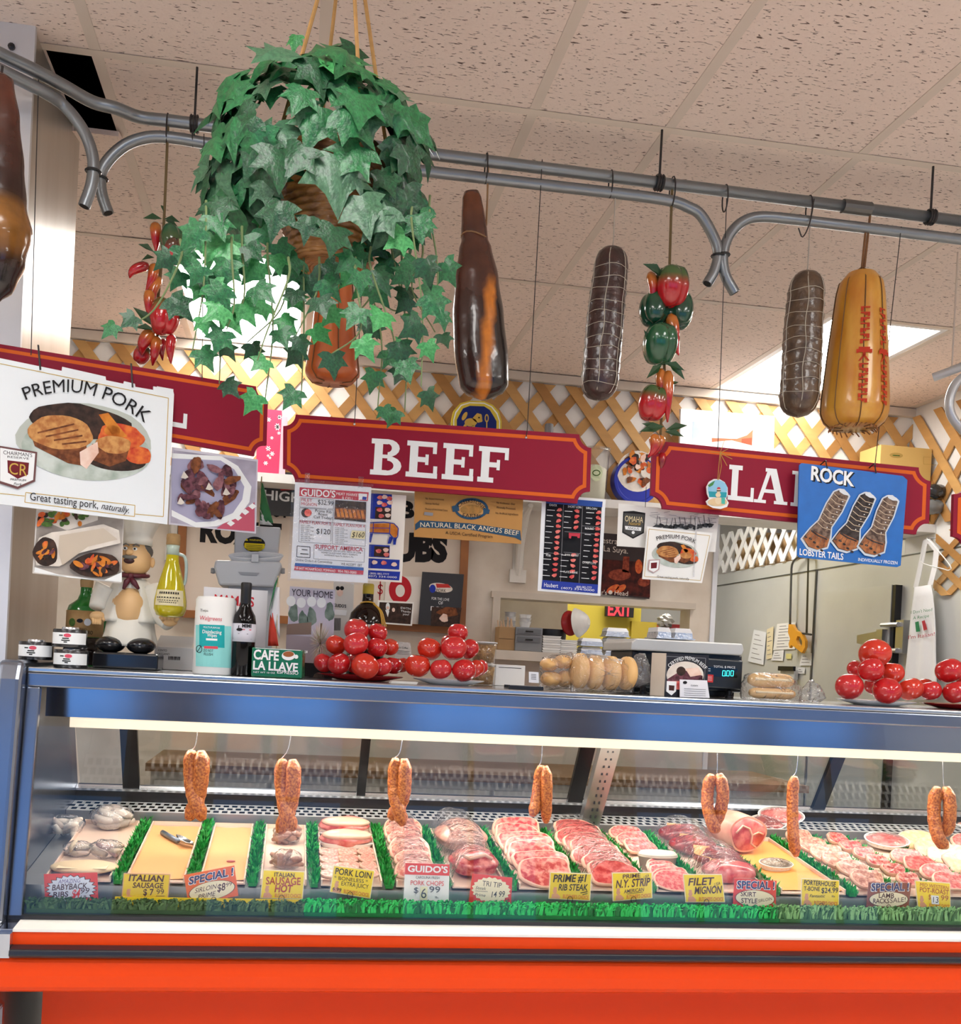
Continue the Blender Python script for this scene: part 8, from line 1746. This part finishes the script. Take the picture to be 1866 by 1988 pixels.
# bay 0: bags of pale links
tray(0, 'shallow white tray at the far left end of the deck', m_foam)
def link_bag(label, x, y, n, size, cols, seed, filmmat=m_bag, name='sausage_bag', zoff=0.0, wide=1.0):
    c = PD.at(x, y); c.y = min(c.y, 2.93); c.z = deckz(c.y); s = size; rw = random.Random(seed); t = thing(name, c, label, 'sausages')
    for i in range(n):
        p = c+Vector((rw.uniform(-.6, .6)*s*wide, rw.uniform(-.3, .3)*s, s*.25+zoff+rw.random()*s*.7)); a = rw.uniform(0, 3.14); d = Vector((math.cos(a), .3*math.sin(a), rw.uniform(-.5, .5))).normalized()*s*.5; bnd = Vector((0, -.2*s, rw.uniform(-.2, .2)*s))
        obj('link', MB().tube([p-d, p-d*.5+bnd*.5, p+bnd*.7, p+d*.5+bnd*.5, p+d], [s*.10, s*.17, s*.18, s*.17, s*.10], 10), cols[i % len(cols)], t, smooth=True)
    mb = MB().ball(c+Vector((0, 0, s*.62+zoff)), (s*1.0*wide, s*.72, s*.58), 20, 14, fn=lambda d: 1+.06*math.sin(7*d.x+5*d.z)+.05*math.sin(11*d.y+6*d.x)); obj('film', mb, filmmat, t, smooth=True)
lk = [M('CFC3B4', .4, scale=20, amt=.12), M('BFB0A2', .4, scale=20, amt=.12), M('D8CFC2', .4, scale=20, amt=.1)]
link_bag('bag of pale links at the far left corner of the case', 128, 1622, 9, .050, lk, 1); link_bag('bag of pale links heaped beside the first green divider', 215, 1612, 10, .062, lk, 2)
link_bag('small wrapped pack of grey links in front of the bags, left', 150, 1665, 6, .038, [M('C9B79C', .4), M('B9A796', .4)], 3); link_bag('small wrapped pack of grey links in front of the bags, right', 205, 1668, 7, .044, [M('CDB9A0', .4), M('C29A8E', .4)], 4)
t = thing('paper_parcel', PD.at(160, 1700), 'tan paper parcel of ribs behind the ribs card', 'parcel'); c = PD.at(160, 1705); mb = MB().ball(c+Vector((0, .03, .022)), (.085, .06, .014), 20, 12, fn=lambda d: 1+.03*math.sin(6*d.x)); obj('paper', mb, M('DDC49C', .6, amt=.06), t, smooth=True); obj('fold', MB().prism([c+Vector((-.06, -.02, .028)), c+Vector((.06, -.02, .028)), c+Vector((.06, .03, .030)), c+Vector((-.06, .03, .030))], (0, 0, .0015)), M('E6D2AE', .6), t)
# bays 1, 2: paper-lined trays
tray(1, 'wide tray lined with peach butcher paper holding the scoop', m_foam, paper=m_peach); tray(2, 'narrow empty tray lined with peach butcher paper', m_foam, paper=m_peach)
c = PD.at(345, 1640); t = thing('steel_scoop', c, 'steel scoop lying on the peach paper', 'scoop'); mst = M('A9ADB2', .22, .95)
a, b = PD.at(315, 1627)+Vector((0, 0, .016)), PD.at(345, 1645)+Vector((0, 0, .018))
obj('handle', MB().tube([a, b], [.008, .007], 10), M('7C8896', .35, .5), t, smooth=True)
G = []
for j in range(7):
    u = j/6; cc = b+(PD.at(375, 1650)+Vector((0, 0, .012))-b)*u; w = .030*math.sin(PI*min(1, .25+u*.75))+.004; dv = Vector((-.35, .9, .12)).normalized()
    G.append([cc+dv*w*q+Vector((0, 0, .010*q*q)) for q in (-1, -.5, 0, .5, 1)])
o = obj('blade', MB().grid(G), mst, t, smooth=True); md = o.modifiers.new('solid', 'SOLIDIFY'); md.thickness = .0012
obj('meat_scrap', MB().ball(bay(2, .6, .30, .010), (.012, .006, .003), 10, 6), MT['rib'], case, smooth=True)
# bay 3
tray(3, 'tray under the bag of hot sausages', m_foam); sl = [M('9A6E5A', .35, scale=25, col2='C79A84'), M('A97F6C', .35, scale=25, col2='7E5444')]
link_bag('clear bag of brown hot sausages, upper', 557, 1640, 12, .052, sl, 7, m_wrap, wide=.8); link_bag('clear bag of brown hot sausages, lower behind its card', 555, 1690, 11, .048, sl, 8, m_wrap, wide=.85)
# bay 4: pork loin
tray(4, 'tray of pork loin and chops', m_foam)
for i, (v, h, lab) in enumerate(((.86, .040, 'thick pink pork loin piece at the back, upper'), (.66, .030, 'thick pink pork loin piece on a foam pack, front'))):
    c = bay(4, .5, v, h); t = thing('pork_loin', c-Vector((0, 0, h)), lab, 'meat'); W_ = bw(4)*.50
    obj('loin', MB().ball(c, (W_, .045, .024), 24, 14, fn=lambda d: 1+.05*math.sin(5*d.x+i)+.04*math.sin(7*d.z+3*d.x), M3=tilt), MTB['pink'], t, smooth=True); obj('foam_pack', MB().lathe(bay(4, .5, v, .004), [(W_*.9, 0), (W_*1.04, .012), (W_*.96, .013), (W_*.2, .008)], 28, sy=.48), m_foam, t, smooth=True, angle=.8); obj('fat_cap', MB().ball(c+Vector((0, -.012, .010)), (W_*.95, .034, .015), 20, 10, M3=tilt), m_fat, t, smooth=True)
n = 0
for j in range(4):
    for i in range(3): n += 1; slice_('pork_chop', 'pale pork chop slice, row %s from the glass, %s' % (ORD[j], ('left', 'middle', 'right')[i]), 'meat', 'chops in the pork loin tray', bay(4, .18+.32*i, .04+.125*j, .022+.002*i), bw(4)*.19, .008, ang+.25, .4*i, 'pork', n)
tray(5, 'tray of wrapped pork chops', m_foam); row(5, 7, 'pork_chop', 'meat', 'chops behind the pork chops card', 'pork chop in the narrow wrapped row', 'chop'); film(5, 'cling film over the pork chop row', .0, 1.0, lambda u, v: .062+.006*math.sin(v*20)-.045*abs(2*u-1)**4)
# bay 6: tri tip
tray(6, 'tray of wrapped tri tip', m_foam)
for v, h, W_, mt, lab in ((.68, .045, .62, 'brown', 'large film-wrapped roast at the back of the tri tip bay'), (.20, .040, .55, 'rib', 'marbled red tri tip behind its red card')):
    c = bay(6, .5, v, h); t = thing('roast', c-Vector((0, 0, h)), lab, 'meat'); obj('meat_body', MB().ball(c, (bw(6)*W_*.88, .105 if v > .5 else .075, .036), 26, 16, fn=lambda d: 1+.06*math.sin(4*d.x+3*d.y)+.04*math.sin(9*d.z), M3=tilt), MTB[mt], t, smooth=True); obj('fat_seam', MB().tube([c+Vector((bw(6)*.3*q, -.055, .022+.006*math.sin(q*4))) for q in (-1, -.5, 0, .5, 1)], .005, 6), m_fat, t, smooth=True)
film(6, 'wrinkled cling film over the tri tip bay', .0, 1.0, lambda u, v: .090+.008*math.sin(v*9+u*3)-.07*abs(2*u-1)**3)
tray(7, 'tray of rib steaks', m_foam); row(7, 7, 'rib_steak', 'meat', 'rib steaks in a row', 'marbled rib steak in the row', 'rib', th=.012)
tray(8, 'tray of strip steaks', m_foam); row(8, 7, 'strip_steak', 'meat', 'strip steaks in a row', 'bright red strip steak in the row', 'strip', th=.012); film(8, 'cling film over the strip steak row', .02, 1.0, lambda u, v: .072+.005*math.sin(v*24+u*5)-.05*abs(2*u-1)**4)
# bay 9: foil container and ground meat
tray(9, 'tray with a clear tub and packed steaks', m_foam)
for i in range(3): slice_('packed_steak', 'pink steak on the foam pack behind the clear tub, %s from the back' % ORD[i], 'meat', 'steaks behind the clear tub', bay(9, .5, .92-.13*i, .026), bw(9)*.48, .010, ang+.45, .2*i, 'pink', i)
c = bay(9, .55, .36, .004); t = thing('ribbed_container', c, 'ribbed pale container with lid in the middle of its tray', 'container'); W_ = bw(9)*.50
mb = MB().lathe(c, [(W_*.86, 0), (W_*.98, .036), (W_*1.05, .037), (W_*1.05, .041)], 44, fn=lambda q, u: 1+.02*math.cos(22*q)*(u < .6), sy=.62); obj('tub', mb, M('D8C8B0', .35, amt=.05), t, smooth=True); obj('lid', MB().lathe(c+Vector((0, 0, .041)), [(W_*1.04, 0), (W_*.98, .004), (W_*.9, .010), (W_*.2, .012)], 30, sy=.62), M('E6DCCB', .4), t, smooth=True)
for i in range(5): slice_('beef_slice', 'pink beef slice stacked beside the strip steaks, %s from the glass' % ORD[i], 'meat', 'beef slices below the tub', bay(9, .5, .02+.06*i, .024), bw(9)*.5, .006, ang+.55, .15*i, 'pink', i)
# bay 10: filet
tray(10, 'tray of filet under wrap', m_foam)
for i, (u, v, r) in enumerate(((.5, .90, .46), (.45, .66, .46), (.6, .42, .44), (.5, .16, .48))):
    c = bay(10, u, v, .034); t = thing('filet', c-Vector((0, 0, .034)), '%s filet piece from the back under the wrap' % ORD[i], 'meat', 'filets under wrap'); obj('meat_body', MB().ball(c, (bw(10)*r, .052, .030), 22, 14, fn=lambda d: 1+.05*math.sin(5*d.x+i)+.04*math.sin(8*d.y), M3=tilt), MTB['dark' if i < 3 else 'pink'], t, smooth=True)
    a = bay(10, .15, v-.02, .045); obj('butcher_paper', MB().prism([a, a+Vector((.035, -.035, -.006)), a+Vector((.05, .01, .020)), a+Vector((.01, .03, .02))], (0, 0, .001)), m_peach, t)
film(10, 'glossy cling film over the filets', .0, .98, lambda u, v: .080+.006*math.sin(v*13+u*4)-.06*abs(2*u-1)**3)
# bay 11: rib roast
tray(11, 'wide tray with the large rib roast', m_foam, paper=M('E39A4C', .6, amt=.05))
c = PD.at(1450, 1665); c.z = deckz(c.y)+.072; t = thing('rib_roast', c-Vector((0, 0, .072)), 'large rib roast with round marbled cut face', 'meat'); ax = Vector((.18, -.95, -.05)).normalized(); Rr = .062
prof = [(Rr*.5, -.15), (Rr*.9, -.13), (Rr*1.02, -.07), (Rr*1.0, -.012), (Rr*.97, 0)]
obj('fat_cover', MB().lathe(c, prof, 30, axis=ax, fn=lambda q, u: 1+.04*math.sin(3*q+1)+.02*math.sin(5*q), sx=1.12, sy=.92), M('E3B49C', .35, scale=14, col2='D08A7A', coat=.3), t, smooth=True, angle=.9)
ff = lambda q, u: 1+.04*math.sin(3*q+1)+.02*math.sin(5*q)
obj('cut_face', MB().lathe(c+ax*.0008, [(Rr*.88, 0), (Rr*.86, .002), (Rr*.3, .003), (.001, .003)], 30, axis=ax, fn=ff, sx=1.12, sy=.92), meat('B83A40', 'DA8078', 30), t, smooth=True)
u0 = Vector((1, 0, 0)); u0 = (u0-ax*u0.dot(ax)).normalized(); w0 = ax.cross(u0)
obj('fat_seam', MB().tube([c+ax*.0045+u0*(x*Rr)+w0*(y*Rr) for x, y in ((-.75, .1), (-.4, .45), (0, .30), (.2, -.05), (.15, -.45), (.45, -.65))], .0035, 6), m_fat, t, smooth=True); obj('fat_seam', MB().tube([c+ax*.0045+u0*(x*Rr)+w0*(y*Rr) for x, y in ((.2, -.05), (.55, .1), (.85, .0))], .003, 6), m_fat, t, smooth=True)
def foam_pack(label, x, y, hw, dep, rz, rx, mt, filler, zoff=.0):
    p = PD.at(x, y); t = thing('foam_pack', p, label, 'meat pack'); mb = MB(); L = MB().lathe((0, 0, 0), [(hw*.86, 0), (hw, .016), (hw*.95, .017), (hw*.86, .006), (hw*.1, .006)], 28, sy=dep/hw); M4 = Matrix.Translation(p+Vector((0, 0, .006+zoff))) @ Euler((ang+rx, 0, rz)).to_matrix().to_4x4()
    L.v = [M4 @ v for v in L.v]; obj('foam_dish', L, m_foam, t, smooth=True, angle=.8)
    B_ = MB().ball((0, 0, .012), (hw*.86, dep*.86, .013), 22, 12, fn=lambda d: 1+.05*math.sin(6*d.x+4*d.y)); B_.v = [M4 @ v for v in B_.v]; obj('filling', B_, filler, t, smooth=True)
    Fm = MB().ball((0, 0, .012), (hw*.97, dep*.97, .0155), 20, 10); Fm.v = [M4 @ v for v in Fm.v]; obj('film', Fm, m_wrap, t, smooth=True)
foam_pack('foam pack of grey mushrooms below the rib roast', 1505, 1690, .055, .034, .1, .1, None, M('B9A68E', .5, scale=30, col2='7E6A56'), .002)
foam_pack('foam pack of red meat leaning up behind the rib roast, upper', 1515, 1618, .075, .040, -.5, .55, None, MTB['pink'], .045); foam_pack('foam pack of dark meat leaning behind the rib roast, lower', 1490, 1618, .062, .036, -.5, .5, None, MTB['dark'], .022)
# bays 12-16
tray(12, 'tray of porterhouse steaks', m_foam); row(12, 6, 'porterhouse_steak', 'meat', 'porterhouse steaks in a row', 'pale marbled porterhouse steak in the row', 'brown', th=.012); 
tray(13, 'tray of long red cuts', m_foam); row(13, 6, 'red_cut', 'meat', 'long red cuts', 'long red cut in the narrow bay', 'rib', th=.014)
tray(14, 'tray with the pink packed roast', m_foam); row(14, 4, 'pink_slice', 'meat', 'pink slices in front of the packed roast', 'pink slice in front of the packed roast', 'pink', .05, .5)
foam_pack('pink roast on a white foam pack', 1720, 1652, .070, .050, -.3, .2, None, MTB['pink'], .018)
tray(15, 'tray of pale cutlets', m_foam); row(15, 6, 'pale_cutlet', 'meat', 'pale cutlets in a row', 'pale cream cutlet in the row', 'pale', th=.010)
tray(16, 'last tray on the right with pink meat', m_foam); row(16, 5, 'pink_steak', 'meat', 'pink steaks at the right edge', 'pink steak in the last tray', 'pink')
foam_pack('white packs stacked at the back right corner', 1860, 1612, .06, .04, 0, .3, None, MTB['brown'], .02)
# ------------------------------------------------------------------ hanging sausages
m_saus = M('D2823E', .4, scale=170, col2='9A4A26', bump=.5, bscale=90, contrast=(.4, .6), coat=.2)
YH = 2.70; zlamp = zc1+.002
def sausage(label, strands, hookpx, Y=YH, r=15):
    top = min((p for s_ in strands for p in s_), key=lambda p: p[1]); t = thing('hanging_sausage', onY(*max((p for s_ in strands for p in s_), key=lambda p: p[1]), Y), label, 'sausage', None)
    for k, st in enumerate(strands):
        s = mpp(*st[0], Y); rr = st_r = r*s; P_ = curve_pts([onY(x, y, Y+(.012*(-1)**k)*(math.sin(i*1.4))) for i, (x, y) in enumerate(st)], 6); N = len(P_)
        rs = [rr*(1-.5*max(0, 1-i/2.5))*(1-.55*max(0, 1-(N-1-i)/2.5))*(1+.04*math.sin(i*1.9+k)) for i in range(N)]
        obj('link', MB().tube(P_, rs, 14), m_saus, t, smooth=True)
    a = onY(top[0], top[1]+3, Y); b = onY(hookpx[0], hookpx[1], Y); b.z = min(b.z, zlamp+.03)
    obj('hook', MB().tube(curve_pts([a+Vector((.008, 0, .006)), a+Vector((.002, -.002, -.004)), a+Vector((-.006, 0, .004)), a*.4+b*.6, Vector((b.x, Y, zlamp+.02))], 4), .0014, 5), m_alu, t)
sausage('double sausage with forked ends hanging leftmost, over the first green divider', [[(372, 1458), (371, 1490), (374, 1530), (382, 1562), (394, 1592)], [(390, 1458), (392, 1490), (388, 1530), (380, 1560), (365, 1592)]], (384, 1438))
sausage('double sausage hanging above the hot sausage card', [[(549, 1475), (547, 1510), (551, 1550), (558, 1585), (570, 1612)], [(568, 1475), (570, 1510), (566, 1550), (556, 1585), (542, 1618)]], (566, 1440))
sausage('double sausage hanging between pork loin and pork chops', [[(768, 1473), (766, 1510), (767, 1545), (775, 1575), (783, 1602)], [(785, 1473), (786, 1510), (783, 1545), (772, 1570), (756, 1590)]], (782, 1450), r=13.5)
sausage('sausage pair with uneven ends hanging above the rib steaks', [[(1050, 1487), (1046, 1520), (1040, 1560), (1033, 1584)], [(1058, 1487), (1062, 1520), (1061, 1560), (1060, 1597)]], (1052, 1465), r=11)
sausage('closed loop of sausage hanging left of the rib roast', [[(1382, 1504), (1375, 1530), (1374, 1565), (1384, 1600), (1394, 1614)], [(1396, 1502), (1403, 1530), (1402, 1560), (1392, 1590), (1380, 1602)]], (1391, 1475), r=12)
sausage('single straight sausage hanging in front of the leaning packs', [[(1543, 1508), (1539, 1540), (1539, 1590), (1541, 1630), (1546, 1662)]], (1549, 1485), r=11)
sausage('double sausage hanging nearest the right edge', [[(1820, 1528), (1814, 1560), (1815, 1600), (1824, 1630), (1838, 1645)], [(1837, 1527), (1844, 1560), (1843, 1595), (1836, 1622)]], (1828, 1500), r=12)
# ------------------------------------------------------------------ price cards
YP = 2.4985; PC_ = PlaneP((0, YP, 0), (0, -1, 0))
m_slv = glass_mat('card_sleeve', (.97, .97, .97), 1.2, .08, haze=.03)
c_red, c_yel, c_orn, c_brn, c_wht = ink('E03C34', rough=.4), ink('FADC28', rough=.4), ink('EE6A34', rough=.4), ink('8E4A36', rough=.4), ink('F0EFEA', rough=.4); c_navy = ink('28306E'); c_btxt = ink('E07A2A'); c_mar = ink('4A1F2A'); c_crm = ink('F2E6C4', rough=.4)
def card(label, q, col, draw, sleeve=None, edge=None):
    t = thing('price_card', PC_.at(*lerp2(q[3], q[2], .5)), label, 'price card'); board('card', PC_, q, .0012, edge or col, t); P = Print(PC_, t)
    if edge: P.use(col).poly([bil(q, .02, .03), bil(q, .98, .03), bil(q, .98, .97), bil(q, .02, .97)])
    T = lambda s_, u0, v0, u1, v1, h, **k: P.text(s_, bil(q, u0, v0), bil(q, u1, v1), h, **k)
    draw(P, q, T); P.done('lettering')
    sq = sleeve or [bil(q, -.05, -.08), bil(q, 1.05, -.08), bil(q, 1.05, 1.06), bil(q, -.05, 1.06)]
    obj('clear_sleeve', MB().add([PC_.at(x, y, .0042) for x, y in sq], [(0, 1, 2, 3)]), m_slv, t)
    c = PC_.at(*bil(q, .5, 1.06), .006); c.z += .006; obj('wire_loop', MB().tube([c+Vector((.007*math.cos(a), 0, .009*math.sin(a))) for a in [2*PI*i/14 for i in range(14)]], .0008, 5, closed=True), m_wire, t)
def burst(P, q, col, n=22, r0=.40, r1=.47, line=None):
    pts = []
    for i in range(2*n): a = PI*i/n; r = r1 if i % 2 else r0; pts.append(bil(q, .5+r*math.cos(a)*1.0, .5+r*math.sin(a)*.94))
    if line: P.use(line).poly([lerp2(bil(q, .5, .5), p, 1.05) for p in pts])
    P.use(col).poly(pts)
def butcher(P, q, T):
    P.use(ink('E0A07A')); P.ell(*bil(q, .14, .70), 4, 5); P.poly([bil(q, .06, .97), bil(q, .08, .80), bil(q, .2, .78), bil(q, .28, .90), bil(q, .26, .97)]); P.poly([bil(q, .1, .62), bil(q, .19, .62), bil(q, .18, .55), bil(q, .11, .55)]); P.use(c_btxt); T("BUTCHER'S CHOICE", .34, .94, .95, .94, 7, bold=.02); P.use(c_mar)
def d1(P, q, T):
    burst(P, q, ink('DCE0EE'), line=m_ink); P.use(ink('6A5A9A')); T('AMAZING', .26, .32, .68, .30, 8, shear=.2); P.use(c_mar); T('BABYBACK', .14, .53, .80, .50, 11, shear=.1, bold=.015); T('RIBS', .16, .75, .44, .74, 10, bold=.015); P.use(c_red); T('$4', .50, .80, .66, .78, 16, shear=.2, bold=.03); P.use(c_mar); T('99', .68, .66, .84, .65, 10, shear=.2); T('LB', .68, .80, .78, .80, 5)
def d2(P, q, T): butcher(P, q, T); T('ITALIAN', .12, .26, .88, .27, 12, bold=.03, shear=.15); T('SAUSAGE', .22, .50, .88, .50, 10, bold=.02, shear=.15); T('$ 7', .46, .76, .68, .75, 12, bold=.02); T('99', .74, .72, .90, .71, 10); P.line([bil(q, .74, .78), bil(q, .92, .77)], 1)
def special(P, q, T, l1, l2, l3=None):
    P.use(m_wht); T('SPECIAL !', .055, .345, .965, .31, 15, bold=.06); P.use(c_navy); T('SPECIAL !', .07, .33, .95, .30, 14, bold=.03)
    pts = [bil(q, .5+.45*math.cos(a), .66+.29*math.sin(a)) for a in [2*PI*i/26 for i in range(26)]]; P.use(m_ink).poly([lerp2(bil(q, .5, .66), p, 1.03) for p in pts]); P.use(c_crm).poly(pts); P.use(c_mar); l1(T); l2(T)
    if l3: l3(T)
def d4(P, q, T): butcher(P, q, T); P.use(c_mar); T('ITALIAN', .28, .22, .76, .22, 8, bold=.015); P.use(ink('B03A20')); T('SAUSAGE', .10, .50, .92, .48, 14, bold=.015); T('HOT', .32, .76, .75, .75, 14, bold=.03, shear=.15)
def d5(P, q, T): butcher(P, q, T); P.use(m_ink); T('PORK LOIN', .06, .30, .95, .30, 12, bold=.015, shear=.15); T('* BONELESS *', .06, .50, .88, .48, 7); T('EXTRA JUICY', .25, .68, .92, .66, 8, shear=.1); T('6.99', .06, .90, .28, .92, 7, shear=.2)
def d6(P, q, T):
    P.use(c_red).poly([bil(q, 0, 0), bil(q, 1, 0), bil(q, 1, .28), bil(q, 0, .28)]); P.use(m_wht); T("GUIDO'S", .06, .21, .96, .21, 12, bold=.03); P.use(m_ink); T('CAROLINA FRESH', .25, .37, .78, .37, 5); T('CENTER CUT', .32, .96, .68, .96, 5); T('lb.', .70, .84, .78, .84, 4); P.use(c_red); T('PORK CHOPS', .14, .53, .88, .53, 9); P.use(ink('3A4048')); T('$', .22, .72, .32, .72, 11); T('99', .56, .70, .80, .70, 12); P.use(ink('E6E2B8')).poly([bil(q, .36, .56), bil(q, .52, .56), bil(q, .52, .88), bil(q, .36, .88)]); P.use(ink('3A4048')); T('6', .38, .84, .50, .84, 19)
def d7(P, q, T): burst(P, q, c_crm, 20, .43, .48); P.use(m_ink); T('TRI TIP', .28, .38, .75, .40, 10, shear=.1); T('Steak', .12, .52, .38, .52, 6, shear=.3); T('Prime', .12, .76, .38, .76, 6, shear=.3); T('14 99', .52, .76, .84, .70, 11, shear=.15, bold=.01); T('Lb', .86, .84, .96, .84, 5); P.line([bil(q, .12, .58), bil(q, .42, .57)], .8)
def d8(P, q, T): butcher(P, q, T); P.use(m_ink); T('PRIME #1', .08, .36, .88, .30, 14, bold=.025, shear=.15); T('RIB STEAK', .22, .66, .92, .62, 12, bold=.02, shear=.15); P.line([bil(q, .75, .72), bil(q, .92, .66)], 1.6); P.line([bil(q, .80, .78), bil(q, .92, .73)], 1.4)
def d9(P, q, T): butcher(P, q, T); P.use(c_mar); T('PRIME', .26, .22, .70, .18, 8, bold=.015); T('USA', .78, .26, .92, .16, 6); T('N.Y. STRIP', .08, .54, .94, .50, 15, bold=.02, shear=.12); T('AMERICAN', .28, .74, .78, .70, 7, bold=.01); P.line([bil(q, .36, .77), bil(q, .76, .73)], 1)
def d10(P, q, T): butcher(P, q, T); P.use(c_mar); T('FILET', .10, .40, .76, .36, 14, bold=.02, shear=.1); T('USA', .76, .42, .92, .36, 6); T('MIGNON', .24, .70, .93, .66, 14, bold=.02, shear=.1)
def d12(P, q, T): butcher(P, q, T); P.use(m_ink); T('PORTERHOUSE', .06, .22, .90, .24, 9, bold=.015, shear=.1); T('T-BONE', .06, .44, .48, .43, 8, bold=.01); T('$24.99', .52, .50, .96, .46, 10, bold=.01); T('Fantastic', .22, .68, .62, .66, 6, shear=.2); T('lb', .80, .64, .88, .64, 4)
def d14(P, q, T): butcher(P, q, T); P.use(ink('B5542A')); T('MID WESTERN', .12, .20, .94, .26, 7, shear=.1); T('POT-ROAST', .10, .40, .94, .44, 9, bold=.01); T('$', .34, .66, .40, .66, 10); T('99', .70, .66, .92, .66, 10); P.use(m_wht).poly([bil(q, .42, .5), bil(q, .64, .5), bil(q, .64, .82), bil(q, .42, .82)]); P.use(m_ink); T('13', .46, .76, .62, .76, 11)
card('red burst card BABYBACK RIBS', [(85, 1697), (189, 1694), (191, 1754), (88, 1757)], c_red, d1)
card('yellow card ITALIAN SAUSAGE 7.99', [(240, 1695), (331, 1697), (326, 1752), (235, 1750)], ink('EBCB34', rough=.4), d2, edge=ink('D8A98A'))
card('tilted orange SPECIAL card for SIRLOIN PRIME', [(357, 1699), (455, 1680), (463, 1739), (366, 1758)], c_orn, lambda P, q, T: special(P, q, T, lambda T: T('SIRLOIN', .16, .64, .60, .62, 9, shear=.2), lambda T: T('PRIME', .20, .86, .56, .84, 9, shear=.2), lambda T: (T('$8', .60, .74, .76, .72, 14, bold=.02), T('99', .78, .64, .90, .62, 8))))
card('yellow card ITALIAN SAUSAGE HOT', [(511, 1688), (592, 1692), (588, 1746), (505, 1744)], c_yel, d4, sleeve=[(503, 1679), (606, 1683), (602, 1753), (496, 1750)], edge=c_crm)
card('tilted yellow card PORK LOIN', [(648, 1680), (728, 1690), (719, 1745), (640, 1732)], c_yel, d5, sleeve=[(644, 1678), (738, 1684), (732, 1750), (636, 1746)], edge=c_crm)
card("white GUIDO'S card PORK CHOPS 6.99", [(787, 1675), (873, 1678), (871, 1757), (783, 1755)], c_wht, d6)
card('red zigzag card TRI TIP 14.99', [(917, 1696), (995, 1704), (992, 1758), (910, 1752)], c_red, d7)
card('yellow card PRIME RIB STEAK', [(1068, 1693), (1149, 1696), (1146, 1749), (1065, 1745)], ink('EDD030', rough=.4), d8, edge=c_crm)
card('yellow card NY STRIP', [(1188, 1694), (1266, 1693), (1267, 1744), (1190, 1750)], c_yel, d9, edge=c_crm)
card('bright yellow card FILET MIGNON', [(1326, 1697), (1402, 1697), (1408, 1752), (1331, 1752)], c_yel, d10, sleeve=[(1318, 1690), (1410, 1690), (1414, 1756), (1324, 1758)], edge=c_crm)
card('red SPECIAL card for SKIRT STYLE SIRLOIN', [(1426, 1706), (1508, 1710), (1506, 1765), (1423, 1760)], c_red, lambda P, q, T: special(P, q, T, lambda T: T('SKIRT', .16, .60, .52, .60, 9, bold=.015), lambda T: T('STYLE', .18, .84, .56, .83, 9, bold=.015), lambda T: T('SIRLOIN', .58, .80, .90, .68, 6)))
card('yellow card PORTERHOUSE T-BONE', [(1556, 1705), (1630, 1709), (1629, 1761), (1555, 1758)], c_yel, d12, sleeve=[(1548, 1697), (1636, 1702), (1634, 1768), (1548, 1764)], edge=c_crm)
card('brown SPECIAL card for LAMB RACKS', [(1687, 1713), (1770, 1714), (1764, 1763), (1682, 1762)], c_brn, lambda P, q, T: special(P, q, T, lambda T: T('LAMB', .26, .60, .62, .60, 9, bold=.015), lambda T: T('RACKS', .14, .82, .52, .81, 9, bold=.015), lambda T: T('SALE!', .54, .80, .90, .74, 9)))
card('yellow card MID WESTERN POT ROAST', [(1776, 1709), (1845, 1714), (1846, 1767), (1782, 1762)], c_yel, d14, edge=c_crm)
